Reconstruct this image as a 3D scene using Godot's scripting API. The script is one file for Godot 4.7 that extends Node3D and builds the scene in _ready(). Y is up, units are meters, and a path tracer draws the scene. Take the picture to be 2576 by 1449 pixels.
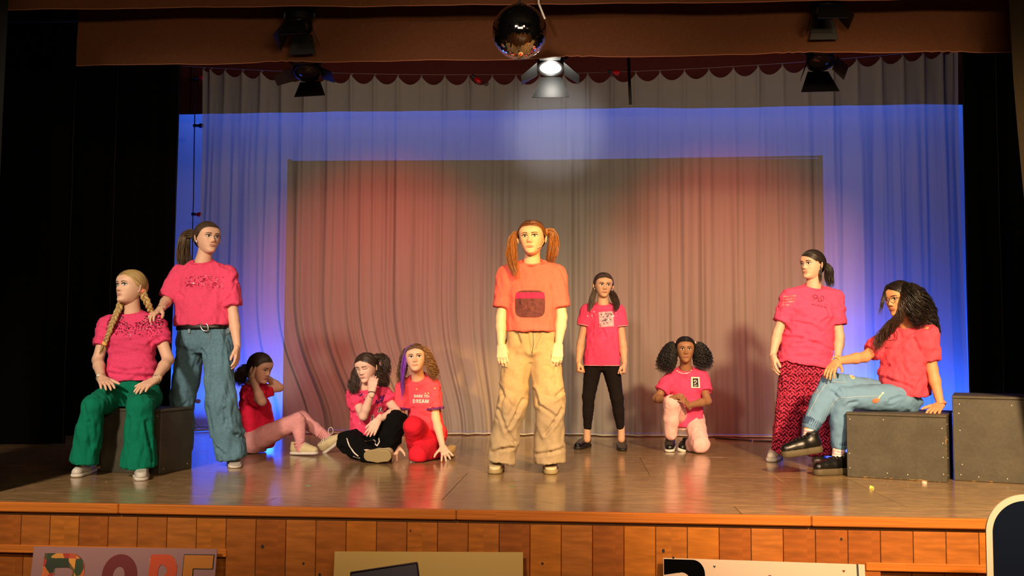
extends Node3D
# A school stage seen from the audience: ten performers, scrim curtain, black wings, borders, stage lamps.

const LENS := 2500.0
const EYE := Vector3(0.43, 0.79, 4.95)
const EDGE := -0.09          # z of the stage's front edge; the stage floor is y = 0
const HALL := -1.02          # y of the hall floor
var eye_basis := Basis.from_euler(Vector3(deg_to_rad(3.73), deg_to_rad(4.06), 0.0063))
var M := {}
var used := {}
var results := []

# ---------------------------------------------------------------- points in the room
func at(x: float, y: float, z: float) -> Vector3:
	# the point of the upright plane z that is seen at that place of the photograph
	var d := eye_basis * Vector3((x - 1288.0) / LENS, (724.5 - y) / LENS, -1.0)
	return EYE + d * ((z - EYE.z) / d.z)

func ground(x: float, y: float, h := 0.0) -> Vector3:
	var d := eye_basis * Vector3((x - 1288.0) / LENS, (724.5 - y) / LENS, -1.0)
	return EYE + d * ((h - EYE.y) / d.y)

# ---------------------------------------------------------------- mesh building
class MB:
	var v := PackedVector3Array()
	var c := PackedColorArray()
	var uv := PackedVector2Array()
	var i := PackedInt32Array()

	func p(q: Vector3, col := Color.WHITE, t := Vector2.ZERO) -> int:
		v.append(q)
		c.append(col)
		uv.append(t)
		return v.size() - 1

	func tri(a: int, b: int, d: int) -> void:
		i.append(a)
		i.append(b)
		i.append(d)

	func quad(a: int, b: int, d: int, e: int) -> void:
		tri(a, b, d)
		tri(a, d, e)

	# a flat face with vertices of its own; corners clockwise seen from outside
	func face(q: Array, col := Color.WHITE) -> void:
		var k := []
		for w in q:
			k.append(p(w, col))
		for j in range(1, k.size() - 1):
			tri(k[0], k[j], k[j + 1])

	# box with chamfered edges in the axes of t
	func box(t: Transform3D, s: Vector3, e := 0.0, col := Color.WHITE) -> void:
		var h := s * 0.5
		var x := h.x - e
		var y := h.y - e
		var z := h.z - e
		var f := func(q: Array):
			var w := []
			for k in q:
				w.append(t * k)
			var n: Vector3 = (w[1] - w[0]).cross(w[2] - w[0])
			var mid: Vector3 = (w[0] + w[1] + w[2]) / 3.0
			if n.dot(mid - t.origin) > 0.0:
				w.reverse()
			face(w, col)
		for g in [-1.0, 1.0]:
			f.call([Vector3(g * h.x, -y, -z), Vector3(g * h.x, y, -z), Vector3(g * h.x, y, z), Vector3(g * h.x, -y, z)])
			f.call([Vector3(-x, g * h.y, -z), Vector3(x, g * h.y, -z), Vector3(x, g * h.y, z), Vector3(-x, g * h.y, z)])
			f.call([Vector3(-x, -y, g * h.z), Vector3(x, -y, g * h.z), Vector3(x, y, g * h.z), Vector3(-x, y, g * h.z)])
		if e > 0.0:
			for g in [-1.0, 1.0]:
				for k in [-1.0, 1.0]:
					f.call([Vector3(g * h.x, k * y, -z), Vector3(g * x, k * h.y, -z), Vector3(g * x, k * h.y, z), Vector3(g * h.x, k * y, z)])
					f.call([Vector3(g * h.x, -y, k * z), Vector3(g * x, -y, k * h.z), Vector3(g * x, y, k * h.z), Vector3(g * h.x, y, k * z)])
					f.call([Vector3(-x, g * h.y, k * z), Vector3(-x, g * y, k * h.z), Vector3(x, g * y, k * h.z), Vector3(x, g * h.y, k * z)])
					for m in [-1.0, 1.0]:
						f.call([Vector3(g * h.x, k * y, m * z), Vector3(g * x, k * h.y, m * z), Vector3(g * x, k * y, m * h.z)])

	# smooth grid: rows of equally many points; turn flips the side that faces out
	func grid(rows: Array, cols: Array, turn := false, closed := false, uvs := []) -> void:
		var n: int = rows[0].size()
		var first := v.size()
		for r in rows.size():
			for k in n:
				p(rows[r][k], cols[r][k] if cols and cols[r] is PackedColorArray else (cols[r] if cols else Color.WHITE), uvs[r][k] if uvs else Vector2.ZERO)
		for r in rows.size() - 1:
			for k in (n if closed else n - 1):
				var a := first + r * n + k
				var b := first + r * n + (k + 1) % n
				if turn:
					quad(a, a + n, b + n, b)
				else:
					quad(a, b, b + n, a + n)

	# tube along points with a radius at each
	func tube(q: PackedVector3Array, rad: PackedFloat32Array, sides := 6, col := Color.WHITE, col2 := Color(-1, 0, 0), cap := true) -> void:
		var n := q.size()
		if n < 2:
			return
		var first := v.size()
		var up := Vector3.UP
		var d0 := (q[1] - q[0]).normalized()
		if absf(d0.dot(up)) > 0.9:
			up = Vector3.RIGHT
		var side := d0.cross(up).normalized()
		for k in n:
			var d := (q[mini(k + 1, n - 1)] - q[maxi(k - 1, 0)]).normalized()
			side = (side - d * side.dot(d)).normalized()
			var o := d.cross(side)
			var cc := col if col2.r < 0.0 else col.lerp(col2, float(k) / (n - 1))
			for s in sides:
				var a := TAU * s / sides
				p(q[k] + (side * cos(a) + o * sin(a)) * rad[k], cc)
		for k in n - 1:
			for s in sides:
				var a := first + k * sides + s
				var b := first + k * sides + (s + 1) % sides
				quad(a, a + sides, b + sides, b)
		if cap:
			var e0 := p(q[0], col)
			var e1 := p(q[n - 1], col if col2.r < 0.0 else col2)
			for s in sides:
				tri(first + s, first + (s + 1) % sides, e0)
				tri(first + (n - 1) * sides + (s + 1) % sides, first + (n - 1) * sides + s, e1)

	# surface of revolution about the y axis of t: profile of (radius, height)
	func lathe(t: Transform3D, prof: Array, sides := 24, col := Color.WHITE) -> void:
		var rows := []
		for w in prof:
			var row := PackedVector3Array()
			for s in sides:
				var a := TAU * s / sides
				row.append(t * Vector3(w.x * cos(a), w.y, w.x * sin(a)))
			rows.append(row)
		var cols := []
		for w in prof:
			cols.append(col)
		grid(rows, cols, false, true)

	func ball(t: Transform3D, r: Vector3, sides := 16, col := Color.WHITE) -> void:
		var prof := []
		var rows := sides / 2
		for k in rows + 1:
			var a := PI * k / rows - PI / 2
			prof.append(Vector2(maxf(cos(a), 0.0001), sin(a)))
		lathe(Transform3D(t.basis.scaled_local(r), t.origin), prof, sides, col)

	func add(o: MB, t := Transform3D.IDENTITY) -> void:
		var first := v.size()
		for q in o.v:
			v.append(t * q)
		c.append_array(o.c)
		uv.append_array(o.uv)
		for k in o.i:
			i.append(first + k)

	func shift(base: Vector3) -> void:
		for k in v.size():
			v[k] -= base

	func normals() -> PackedVector3Array:
		var n := PackedVector3Array()
		n.resize(v.size())
		for k in range(0, i.size(), 3):
			var a := i[k]
			var b := i[k + 1]
			var d := i[k + 2]
			var w := (v[d] - v[a]).cross(v[b] - v[a])
			n[a] += w
			n[b] += w
			n[d] += w
		for k in n.size():
			n[k] = n[k].normalized() if n[k].length_squared() > 1e-20 else Vector3.UP
		return n

	func mesh() -> ArrayMesh:
		var s := []
		s.resize(Mesh.ARRAY_MAX)
		s[Mesh.ARRAY_VERTEX] = v
		s[Mesh.ARRAY_NORMAL] = normals()
		s[Mesh.ARRAY_COLOR] = c
		s[Mesh.ARRAY_TEX_UV] = uv
		s[Mesh.ARRAY_INDEX] = i
		var m := ArrayMesh.new()
		m.add_surface_from_arrays(Mesh.PRIMITIVE_TRIANGLES, s)
		return m

# ---------------------------------------------------------------- distance fields and surface nets
class Field:
	var ty := PackedInt32Array()
	var a := PackedVector3Array()
	var b := PackedVector3Array()
	var il := PackedFloat32Array()
	var ra := PackedFloat32Array()
	var rb := PackedFloat32Array()
	var kk := PackedFloat32Array()
	var fs := PackedFloat32Array()
	var fn := PackedVector3Array()
	var ax := PackedVector3Array()
	var tab := []
	var neg := []          # carved away, flat-ended: [a, b, ra, rb]
	var cuts := []         # kept: the side of the plane that its normal points away from

	func put(t: int, pa: Vector3, pb: Vector3, r0: float, r1: float, k: float, n: Vector3, s: float, x: Vector3, tb) -> void:
		ty.append(t)
		a.append(pa)
		b.append(pb - pa)
		il.append(1.0 / maxf((pb - pa).length_squared(), 1e-9))
		ra.append(r0)
		rb.append(r1)
		kk.append(k)
		fn.append(n)
		fs.append(s)
		ax.append(x)
		tab.append(tb)

	# round-ended cone, flattened by s along n
	func cone(pa: Vector3, pb: Vector3, r0: float, r1: float, k := 0.02, n := Vector3.ZERO, s := 1.0) -> void:
		put(0, pa, pb, r0, r1, k, n, s, Vector3.ZERO, null)

	# flat-ended cone
	func can(pa: Vector3, pb: Vector3, r0: float, r1: float, k := 0.02, n := Vector3.ZERO, s := 1.0) -> void:
		put(1, pa, pb, r0, r1, k, n, s, Vector3.ZERO, null)

	# oval loft from pa up to pb; forward f; rows of [t, half width, half depth forward, half depth back]
	func loft(pa: Vector3, pb: Vector3, f: Vector3, rows: Array, k := 0.02) -> void:
		var d := (pb - pa).normalized()
		var z := (f - d * f.dot(d)).normalized()
		put(2, pa, pb, 0, 0, k, z, 1.0, d.cross(z), rows)

	func one(i: int, p: Vector3) -> float:
		var q := p - a[i]
		var t := q.dot(b[i]) * il[i]
		var y := ty[i]
		if y == 2:
			var tc := clampf(t, 0.0, 1.0)
			var u := q.dot(ax[i])
			var w := q.dot(fn[i])
			var rows: Array = tab[i]
			var j := 0
			while j < rows.size() - 2 and rows[j + 1][0] < tc:
				j += 1
			var r0: Array = rows[j]
			var r1: Array = rows[j + 1]
			var h := clampf((tc - r0[0]) / (r1[0] - r0[0]), 0.0, 1.0)
			h = h * h * (3.0 - 2.0 * h)
			var rx: float = lerpf(r0[1], r1[1], h)
			var rz: float = lerpf(r0[2], r1[2], h) if w > 0.0 else lerpf(r0[3], r1[3], h)
			var e := sqrt(pow(absf(u) / rx, 2.4) + pow(absf(w) / rz, 2.4))
			var dd := (pow(e, 0.8333) - 1.0) * minf(rx, rz)
			return maxf(dd, (absf(t - 0.5) - 0.5) / sqrt(il[i]))
		if y == 1:
			var tc1 := clampf(t, 0.0, 1.0)
			q -= b[i] * t
			if fs[i] != 1.0:
				q += fn[i] * (q.dot(fn[i]) * (fs[i] - 1.0))
			return maxf(q.length() - lerpf(ra[i], rb[i], tc1), (absf(t - 0.5) - 0.5) / sqrt(il[i]))
		t = clampf(t, 0.0, 1.0)
		q -= b[i] * t
		if fs[i] != 1.0:
			q += fn[i] * (q.dot(fn[i]) * (fs[i] - 1.0))
		return q.length() - lerpf(ra[i], rb[i], t)

	func ev(p: Vector3, l: PackedInt32Array) -> float:
		var d := 9.0
		for i in l:
			var e := 0.0
			if ty[i] == 0 and fs[i] == 1.0:
				var q := p - a[i]
				var t := clampf(q.dot(b[i]) * il[i], 0.0, 1.0)
				e = (q - b[i] * t).length() - lerpf(ra[i], rb[i], t)
			else:
				e = one(i, p)
			var k := kk[i]
			var h := maxf(k - absf(d - e), 0.0)
			d = minf(d, e) - h * h * 0.25 / k
		for g in neg:
			var q: Vector3 = p - g[0]
			var w: Vector3 = g[1] - g[0]
			var t := q.dot(w) / w.length_squared()
			d = maxf(d, -maxf((q - w * t).length() - lerpf(g[2], g[3], clampf(t, 0.0, 1.0)), (absf(t - 0.5) - 0.5) * w.length()))
		for g in cuts:
			d = maxf(d, (p - g[0]).dot(g[1]))
		return d

	func all() -> PackedInt32Array:
		return PackedInt32Array(range(ty.size()))

	func bounds() -> AABB:
		var o := AABB(a[0], Vector3.ZERO)
		for i in ty.size():
			var r := maxf(ra[i], rb[i])
			if ty[i] == 2:
				for w in tab[i]:
					r = maxf(r, maxf(w[1], maxf(w[2], w[3])))
			o = o.merge(AABB(a[i] - Vector3.ONE * r, Vector3.ONE * 2 * r)).merge(AABB(a[i] + b[i] - Vector3.ONE * r, Vector3.ONE * 2 * r))
		return o

	# the surface as a smooth mesh: one vertex in each cell that it crosses
	func net(cell: float, col := Color.WHITE) -> MB:
		var o := MB.new()
		var bb := bounds().grow(cell * 2.5)
		var lo := bb.position
		var nx := int(bb.size.x / cell) + 2
		var ny := int(bb.size.y / cell) + 2
		var nz := int(bb.size.z / cell) + 2
		var B := 6
		nx = (nx / B + 1) * B
		ny = (ny / B + 1) * B
		nz = (nz / B + 1) * B
		var f := PackedFloat32Array()
		f.resize(nx * ny * nz)
		f.fill(1.0)
		var half := B * cell * 0.5
		var diag := half * 1.7321
		var every := all()
		var live := []
		for bz in nz / B:
			for by in ny / B:
				for bx in nx / B:
					var ctr := lo + Vector3(bx * B, by * B, bz * B) * cell + Vector3.ONE * (half - cell * 0.5)
					var dist := PackedFloat32Array()
					var best := 9.0
					for i in every:
						var e := one(i, ctr)
						dist.append(e)
						best = minf(best, e - kk[i] * 0.3)
					if best > diag * 1.35:
						continue
					var near := PackedInt32Array()
					for i in every:
						if dist[i] < best + diag * 2.3 + kk[i]:
							near.append(i)
					var d0 := ev(ctr, near)
					var far := absf(d0) > diag * 1.8 + 0.02
					if far:
						if d0 < 0.0:
							for z in B:
								for y in B:
									var at0 := ((bz * B + z) * ny + by * B + y) * nx + bx * B
									for x in B:
										f[at0 + x] = -1.0
						continue
					live.append(Vector3i(bx, by, bz))
					for z in B:
						for y in B:
							var at1 := ((bz * B + z) * ny + by * B + y) * nx + bx * B
							var q := lo + Vector3(bx * B, by * B + y, bz * B + z) * cell
							for x in B:
								f[at1 + x] = ev(q, near)
								q.x += cell
		var id := PackedInt32Array()
		id.resize(nx * ny * nz)
		id.fill(-1)
		var sy := nx
		var sz := nx * ny
		var cells := PackedInt32Array()
		for w in live:
			for z in B:
				var gz: int = w.z * B + z
				if gz >= nz - 1:
					continue
				for y in B:
					var gy: int = w.y * B + y
					if gy >= ny - 1:
						continue
					var at2: int = (gz * ny + gy) * nx + w.x * B
					for x in B:
						var gx: int = w.x * B + x
						if gx >= nx - 1:
							continue
						var k := at2 + x
						var f0 := f[k]
						var f1 := f[k + 1]
						var f2 := f[k + sy]
						var f3 := f[k + sy + 1]
						var f4 := f[k + sz]
						var f5 := f[k + sz + 1]
						var f6 := f[k + sz + sy]
						var f7 := f[k + sz + sy + 1]
						var s := int(f0 < 0) + int(f1 < 0) + int(f2 < 0) + int(f3 < 0) + int(f4 < 0) + int(f5 < 0) + int(f6 < 0) + int(f7 < 0)
						if s == 0 or s == 8:
							continue
						var sum := Vector3.ZERO
						var n := 0
						if (f0 < 0) != (f1 < 0):
							sum += Vector3(f0 / (f0 - f1), 0, 0)
							n += 1
						if (f2 < 0) != (f3 < 0):
							sum += Vector3(f2 / (f2 - f3), 1, 0)
							n += 1
						if (f4 < 0) != (f5 < 0):
							sum += Vector3(f4 / (f4 - f5), 0, 1)
							n += 1
						if (f6 < 0) != (f7 < 0):
							sum += Vector3(f6 / (f6 - f7), 1, 1)
							n += 1
						if (f0 < 0) != (f2 < 0):
							sum += Vector3(0, f0 / (f0 - f2), 0)
							n += 1
						if (f1 < 0) != (f3 < 0):
							sum += Vector3(1, f1 / (f1 - f3), 0)
							n += 1
						if (f4 < 0) != (f6 < 0):
							sum += Vector3(0, f4 / (f4 - f6), 1)
							n += 1
						if (f5 < 0) != (f7 < 0):
							sum += Vector3(1, f5 / (f5 - f7), 1)
							n += 1
						if (f0 < 0) != (f4 < 0):
							sum += Vector3(0, 0, f0 / (f0 - f4))
							n += 1
						if (f1 < 0) != (f5 < 0):
							sum += Vector3(1, 0, f1 / (f1 - f5))
							n += 1
						if (f2 < 0) != (f6 < 0):
							sum += Vector3(0, 1, f2 / (f2 - f6))
							n += 1
						if (f3 < 0) != (f7 < 0):
							sum += Vector3(1, 1, f3 / (f3 - f7))
							n += 1
						id[k] = o.p(lo + (Vector3(gx, gy, gz) + sum / n) * cell, col)
						cells.append(k)
		for k in cells:
			var inside := f[k] < 0
			if inside != (f[k + 1] < 0):
				rim(o, id, k, k - sy, k - sy - sz, k - sz, inside)
			if inside != (f[k + sy] < 0):
				rim(o, id, k, k - sz, k - sz - 1, k - 1, inside)
			if inside != (f[k + sz] < 0):
				rim(o, id, k, k - 1, k - 1 - sy, k - sy, inside)
		return o

	func rim(o: MB, id: PackedInt32Array, p: int, q: int, r: int, s: int, inside: bool) -> void:
		if mini(q, mini(r, s)) < 0 or mini(mini(id[p], id[q]), mini(id[r], id[s])) < 0:
			return
		if inside:
			o.quad(id[p], id[s], id[r], id[q])
		else:
			o.quad(id[p], id[q], id[r], id[s])

# push vertices along their normals by f(position, normal)
func push(o: MB, f: Callable) -> void:
	var n := o.normals()
	for k in o.v.size():
		o.v[k] += n[k] * f.call(o.v[k], n[k])

# ---------------------------------------------------------------- nodes
func numbered(called: String) -> String:
	var k: int = used.get(called, 0)
	used[called] = k + 1
	return called if k == 0 else "%s_%03d" % [called, k]

func thing(called: String, label: String, category: String, where := Vector3.ZERO, group := "") -> Node3D:
	var o := Node3D.new()
	o.name = numbered(called)
	add_child(o)
	o.position = where
	o.set_meta("label", label)
	o.set_meta("category", category)
	if group:
		o.set_meta("group", group)
	return o

func structure(called: String, where := Vector3.ZERO) -> Node3D:
	var o := Node3D.new()
	o.name = called
	add_child(o)
	o.position = where
	o.set_meta("kind", "structure")
	return o

# one mesh under a thing; its points are given in the room and moved to the thing's base
func part(called: String, mb: MB, mat: Material, parent: Node3D, label := "", stuff := false) -> MeshInstance3D:
	var o := MeshInstance3D.new()
	var base := parent.position
	if parent.get_parent() != self:
		base += parent.get_parent().position
		if parent.get_parent().get_parent() != self and parent.get_parent().get_parent() is Node3D:
			base += parent.get_parent().get_parent().position
	mb.shift(base)
	o.mesh = mb.mesh()
	o.material_override = mat
	o.name = called
	parent.add_child(o, true)
	if label:
		o.set_meta("label", label)
	if stuff:
		o.set_meta("kind", "stuff")
	return o

# ---------------------------------------------------------------- materials
func noise(freq: float, oct := 4, seed_ := 1, kind := FastNoiseLite.TYPE_SIMPLEX_SMOOTH) -> FastNoiseLite:
	var n := FastNoiseLite.new()
	n.seed = seed_
	n.frequency = freq
	n.noise_type = kind
	n.fractal_octaves = oct
	return n

func picture(w: int, h: int, f: Callable) -> ImageTexture:
	var im := Image.create(w, h, false, Image.FORMAT_RGB8)
	for y in h:
		for x in w:
			im.set_pixel(x, y, f.call(x, y))
	return ImageTexture.create_from_image(im)

func plain(col: Color, rough := 0.8, metal := 0.0) -> StandardMaterial3D:
	var m := StandardMaterial3D.new()
	m.albedo_color = col
	m.roughness = rough
	m.metallic = metal
	return m

func cloth(col: Color, scale := 5.0, bump := 0.6, rim := 0.15) -> StandardMaterial3D:
	var m := plain(col, 0.92)
	m.vertex_color_use_as_albedo = true
	m.metallic_specular = 0.25
	m.albedo_texture = M.weave
	m.uv1_triplanar = true
	m.uv1_scale = Vector3.ONE * scale
	m.normal_enabled = true
	m.normal_texture = M.weave_normal
	m.normal_scale = bump
	if rim > 0.0:
		m.rim_enabled = true
		m.rim = rim
		m.rim_tint = 0.8
	return m

func make_textures() -> void:
	var a := noise(0.02, 5, 3)
	var b := noise(0.35, 2, 9)
	var im := Image.create(256, 256, false, Image.FORMAT_RGB8)
	var hi := Image.create(256, 256, false, Image.FORMAT_RGB8)
	var sa := a.get_seamless_image(256, 256)
	var sb := b.get_seamless_image(256, 256)
	for y in 256:
		for x in 256:
			var s := sa.get_pixel(x, y).r
			var t := sb.get_pixel(x, y).r
			var g := 0.90 + 0.10 * s - 0.07 * t
			im.set_pixel(x, y, Color(g, g, g))
			var q := 0.5 * t + 0.5 * s
			hi.set_pixel(x, y, Color(q, q, q))
	M.weave = ImageTexture.create_from_image(im)
	hi.bump_map_to_normal_map(4.0)
	M.weave_normal = ImageTexture.create_from_image(hi)
	# denim: streaky twill
	var d1 := noise(0.03, 4, 21)
	M.denim = picture(256, 256, func(x, y):
		var s := d1.get_noise_2d(x * 6.0, y * 0.7) * 0.5 + d1.get_noise_2d(x * 1.2 + 300.0, y * 1.2) * 0.5
		var g := clampf(0.86 + 0.22 * s, 0.0, 1.0)
		return Color(g, g, g))
	# pine: grain along y of the picture
	var w1 := noise(0.012, 4, 31)
	M.pine = picture(512, 512, func(x, y):
		var s := w1.get_noise_2d(x * 5.0, y * 0.35)
		var r := sin((x * 0.22 + w1.get_noise_2d(x * 0.6, y * 0.1) * 10.0)) * 0.5 + 0.5
		var g := clampf(0.86 + 0.12 * s + 0.05 * r, 0.0, 1.0)
		return Color(g, g * 0.97, g * 0.92))
	# worn hardboard: fine streaks along x, scuffs
	var h1 := noise(0.006, 5, 41)
	var h2 := noise(0.05, 3, 43)
	M.board = picture(1024, 1024, func(x, y):
		var s := h1.get_noise_2d(x * 0.7, y * 7.0) * 0.55 + h1.get_noise_2d(x * 2.0 + 99.0, y * 2.0) * 0.45
		var e := h2.get_noise_2d(x * 0.06, y * 1.4)
		var g := 0.74 + 0.24 * s
		if e > 0.42:
			g += (e - 0.42) * 0.9
		g = clampf(g, 0.0, 1.0)
		return Color(g, g * 0.985, g * 0.96))
	M.board_rough = picture(512, 512, func(x, y):
		var s := h1.get_noise_2d(x * 1.0, y * 9.0) * 0.5 + h2.get_noise_2d(x * 0.4, y * 0.4) * 0.3
		var g := clampf(0.62 + 0.35 * s, 0.0, 1.0)
		return Color(g, g, g))

func wood(col: Color, scale: Vector3, rough := 0.45) -> StandardMaterial3D:
	var m := plain(col, rough)
	m.albedo_texture = M.pine
	m.uv1_triplanar = true
	m.uv1_scale = scale
	m.metallic_specular = 0.35
	return m

# ---------------------------------------------------------------- camera, light
func make_camera_and_light() -> void:
	var cam := Camera3D.new()
	cam.name = "camera"
	cam.transform = Transform3D(eye_basis, EYE)
	cam.fov = rad_to_deg(2.0 * atan(724.5 / LENS))
	cam.near = 0.05
	cam.current = true
	add_child(cam)
	var e := Environment.new()
	e.background_mode = Environment.BG_COLOR
	e.background_color = Color(0.004, 0.004, 0.005)
	e.tonemap_mode = Environment.TONE_MAPPER_LINEAR
	e.tonemap_exposure = 1.0
	e.sdfgi_enabled = true
	e.ssao_enabled = true
	e.ssil_enabled = true
	var w := WorldEnvironment.new()
	w.name = "surroundings"
	w.environment = e
	add_child(w)
	# front-of-house lamps on a bar in the hall, above and behind the viewer
	spot("house_lamp_white_left", Vector3(-2.7, 3.15, 3.9), Vector3(-2.1, 0.5, -1.8), 22.0, Color(1.0, 0.90, 0.79), 38.0, 0.22, 0.7)
	spot("house_lamp_rose_middle", Vector3(-0.9, 3.2, 3.9), Vector3(0.2, 0.5, -2.2), 24.0, Color(1.0, 0.86, 0.74), 27.0, 0.22, 0.7)
	spot("house_lamp_amber_middle", Vector3(1.9, 3.2, 3.9), Vector3(0.16, 1.08, -1.6), 6.2, Color(1.0, 0.70, 0.24), 82.0, 0.05, 0.5)
	spot("house_lamp_warm_right", Vector3(2.75, 3.15, 3.9), Vector3(2.15, 0.3, -1.7), 24.0, Color(1.0, 0.83, 0.62), 102.0, 0.22, 0.7)
	strip("hall_lamp_panel", Vector3(2.4, 2.6, 6.5), Vector3(0.8, 0.4, -1.0), Vector2(5.0, 0.6), Color(1.0, 0.84, 0.64), 20.0)
	# the lit lamp of the middle bar and the coloured lamps above the stage
	glow("bar_lamp_white", at(1385, 181, -2.13), Color(1.0, 0.97, 0.92), 0.13, 0.05)
	spot("bar_lamp_spill", at(1388, 150, -2.45), at(1395, 325, -4.75), 15.0, Color(0.95, 0.97, 1.0), 4.0, 0.06, 1.0)
	spot("bar_lamp_flood_left", Vector3(-1.5, 3.25, -2.4), Vector3(-1.5, 2.3, -4.75), 80.0, Color(1.0, 0.90, 0.77), 2.3, 0.1, 1.0)
	spot("bar_lamp_flood_right", Vector3(1.9, 3.25, -2.4), Vector3(1.9, 2.3, -4.75), 80.0, Color(1.0, 0.90, 0.77), 2.3, 0.1, 1.0)
	spot("bar_lamp_red_left", Vector3(-1.2, 3.25, -2.0), Vector3(-1.6, 1.1, -5.05), 28.0, Color(1.0, 0.10, 0.11), 15.0, 0.08, 1.0)
	spot("bar_lamp_red_right", Vector3(1.5, 3.25, -2.0), Vector3(1.85, 1.2, -5.05), 28.0, Color(1.0, 0.11, 0.10), 12.5, 0.08, 1.0)
	# blue strips that light the back wall, above and at the foot, and two blue floor lamps
	strip("cyclorama_lamp_top", Vector3(0.2, 4.15, -5.42), Vector3(0.2, 1.4, -5.75), Vector2(8.6, 0.1), Color(0.26, 0.46, 1.0), 20.0)
	strip("cyclorama_lamp_foot", Vector3(0.2, 0.1, -5.42), Vector3(0.2, 1.8, -5.75), Vector2(8.6, 0.1), Color(0.14, 0.38, 1.0), 42.0)
	blue("floor_lamp_blue_left", Vector3(-2.9, 0.2, -5.3), 1.0)
	blue("floor_lamp_blue_right", Vector3(3.2, 0.3, -5.3), 4.2)

func strip(called: String, where: Vector3, to: Vector3, size: Vector2, col: Color, energy: float) -> void:
	var l := AreaLight3D.new()
	l.name = called
	l.light_color = col
	l.light_energy = energy
	l.area_size = size
	l.area_range = 30.0
	l.area_attenuation = 2.0
	l.shadow_enabled = true
	add_child(l)
	l.look_at_from_position(where, to, Vector3.UP)

func spot(called: String, where: Vector3, to: Vector3, angle: float, col: Color, energy: float, size := 0.05, soft := 0.4) -> void:
	var l := SpotLight3D.new()
	l.name = called
	l.light_color = col
	l.light_energy = energy
	l.light_size = size
	l.spot_angle = angle
	l.spot_angle_attenuation = soft
	l.spot_range = 30.0
	l.spot_attenuation = 2.0
	l.shadow_enabled = true
	add_child(l)
	l.look_at_from_position(where, to, Vector3.UP)

func blue(called: String, where: Vector3, energy: float) -> void:
	glow(called, where, Color(0.06, 0.32, 1.0), energy, 0.12)

func glow(called: String, where: Vector3, col: Color, energy: float, size: float) -> void:
	var l := OmniLight3D.new()
	l.name = called
	l.light_color = col
	l.light_energy = energy
	l.light_size = size
	l.omni_range = 20.0
	l.omni_attenuation = 2.0
	l.shadow_enabled = true
	l.position = where
	add_child(l)

# ---------------------------------------------------------------- the stage
func slab(called: String, lo: Vector3, hi: Vector3, mat: Material, parent: Node3D, e := 0.0) -> MeshInstance3D:
	var mb := MB.new()
	mb.box(Transform3D(Basis.IDENTITY, (lo + hi) * 0.5), hi - lo, e)
	return part(called, mb, mat, parent)

# hanging cloth between two ends: folds follow noise, growing downwards
func drape(x0: float, x1: float, z: float, top: float, bottom: float, nx: int, ny: int, fold: float, freq: float, seed_: int, even := 0.4, taper0 := 0.0, taper1 := 0.0) -> MB:
	var mb := MB.new()
	var n := noise(1.0, 3, seed_)
	var rows := []
	for r in ny + 1:
		var v := float(r) / ny
		var row := PackedVector3Array()
		for k in nx + 1:
			var u := float(k) / nx
			var x := lerpf(x0 + taper0 * v * v, x1 + taper1 * v * v, u)
			var w := lerpf(even, 1.0, v)
			var f := n.get_noise_2d(x * freq, v * 0.25) * 1.4 + n.get_noise_2d(x * freq * 2.7 + 50.0, v * 0.5) * 0.5
			row.append(Vector3(x, lerpf(top, bottom, v), z + f * fold * w))
		rows.append(row)
	mb.grid(rows, [])
	return mb

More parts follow.
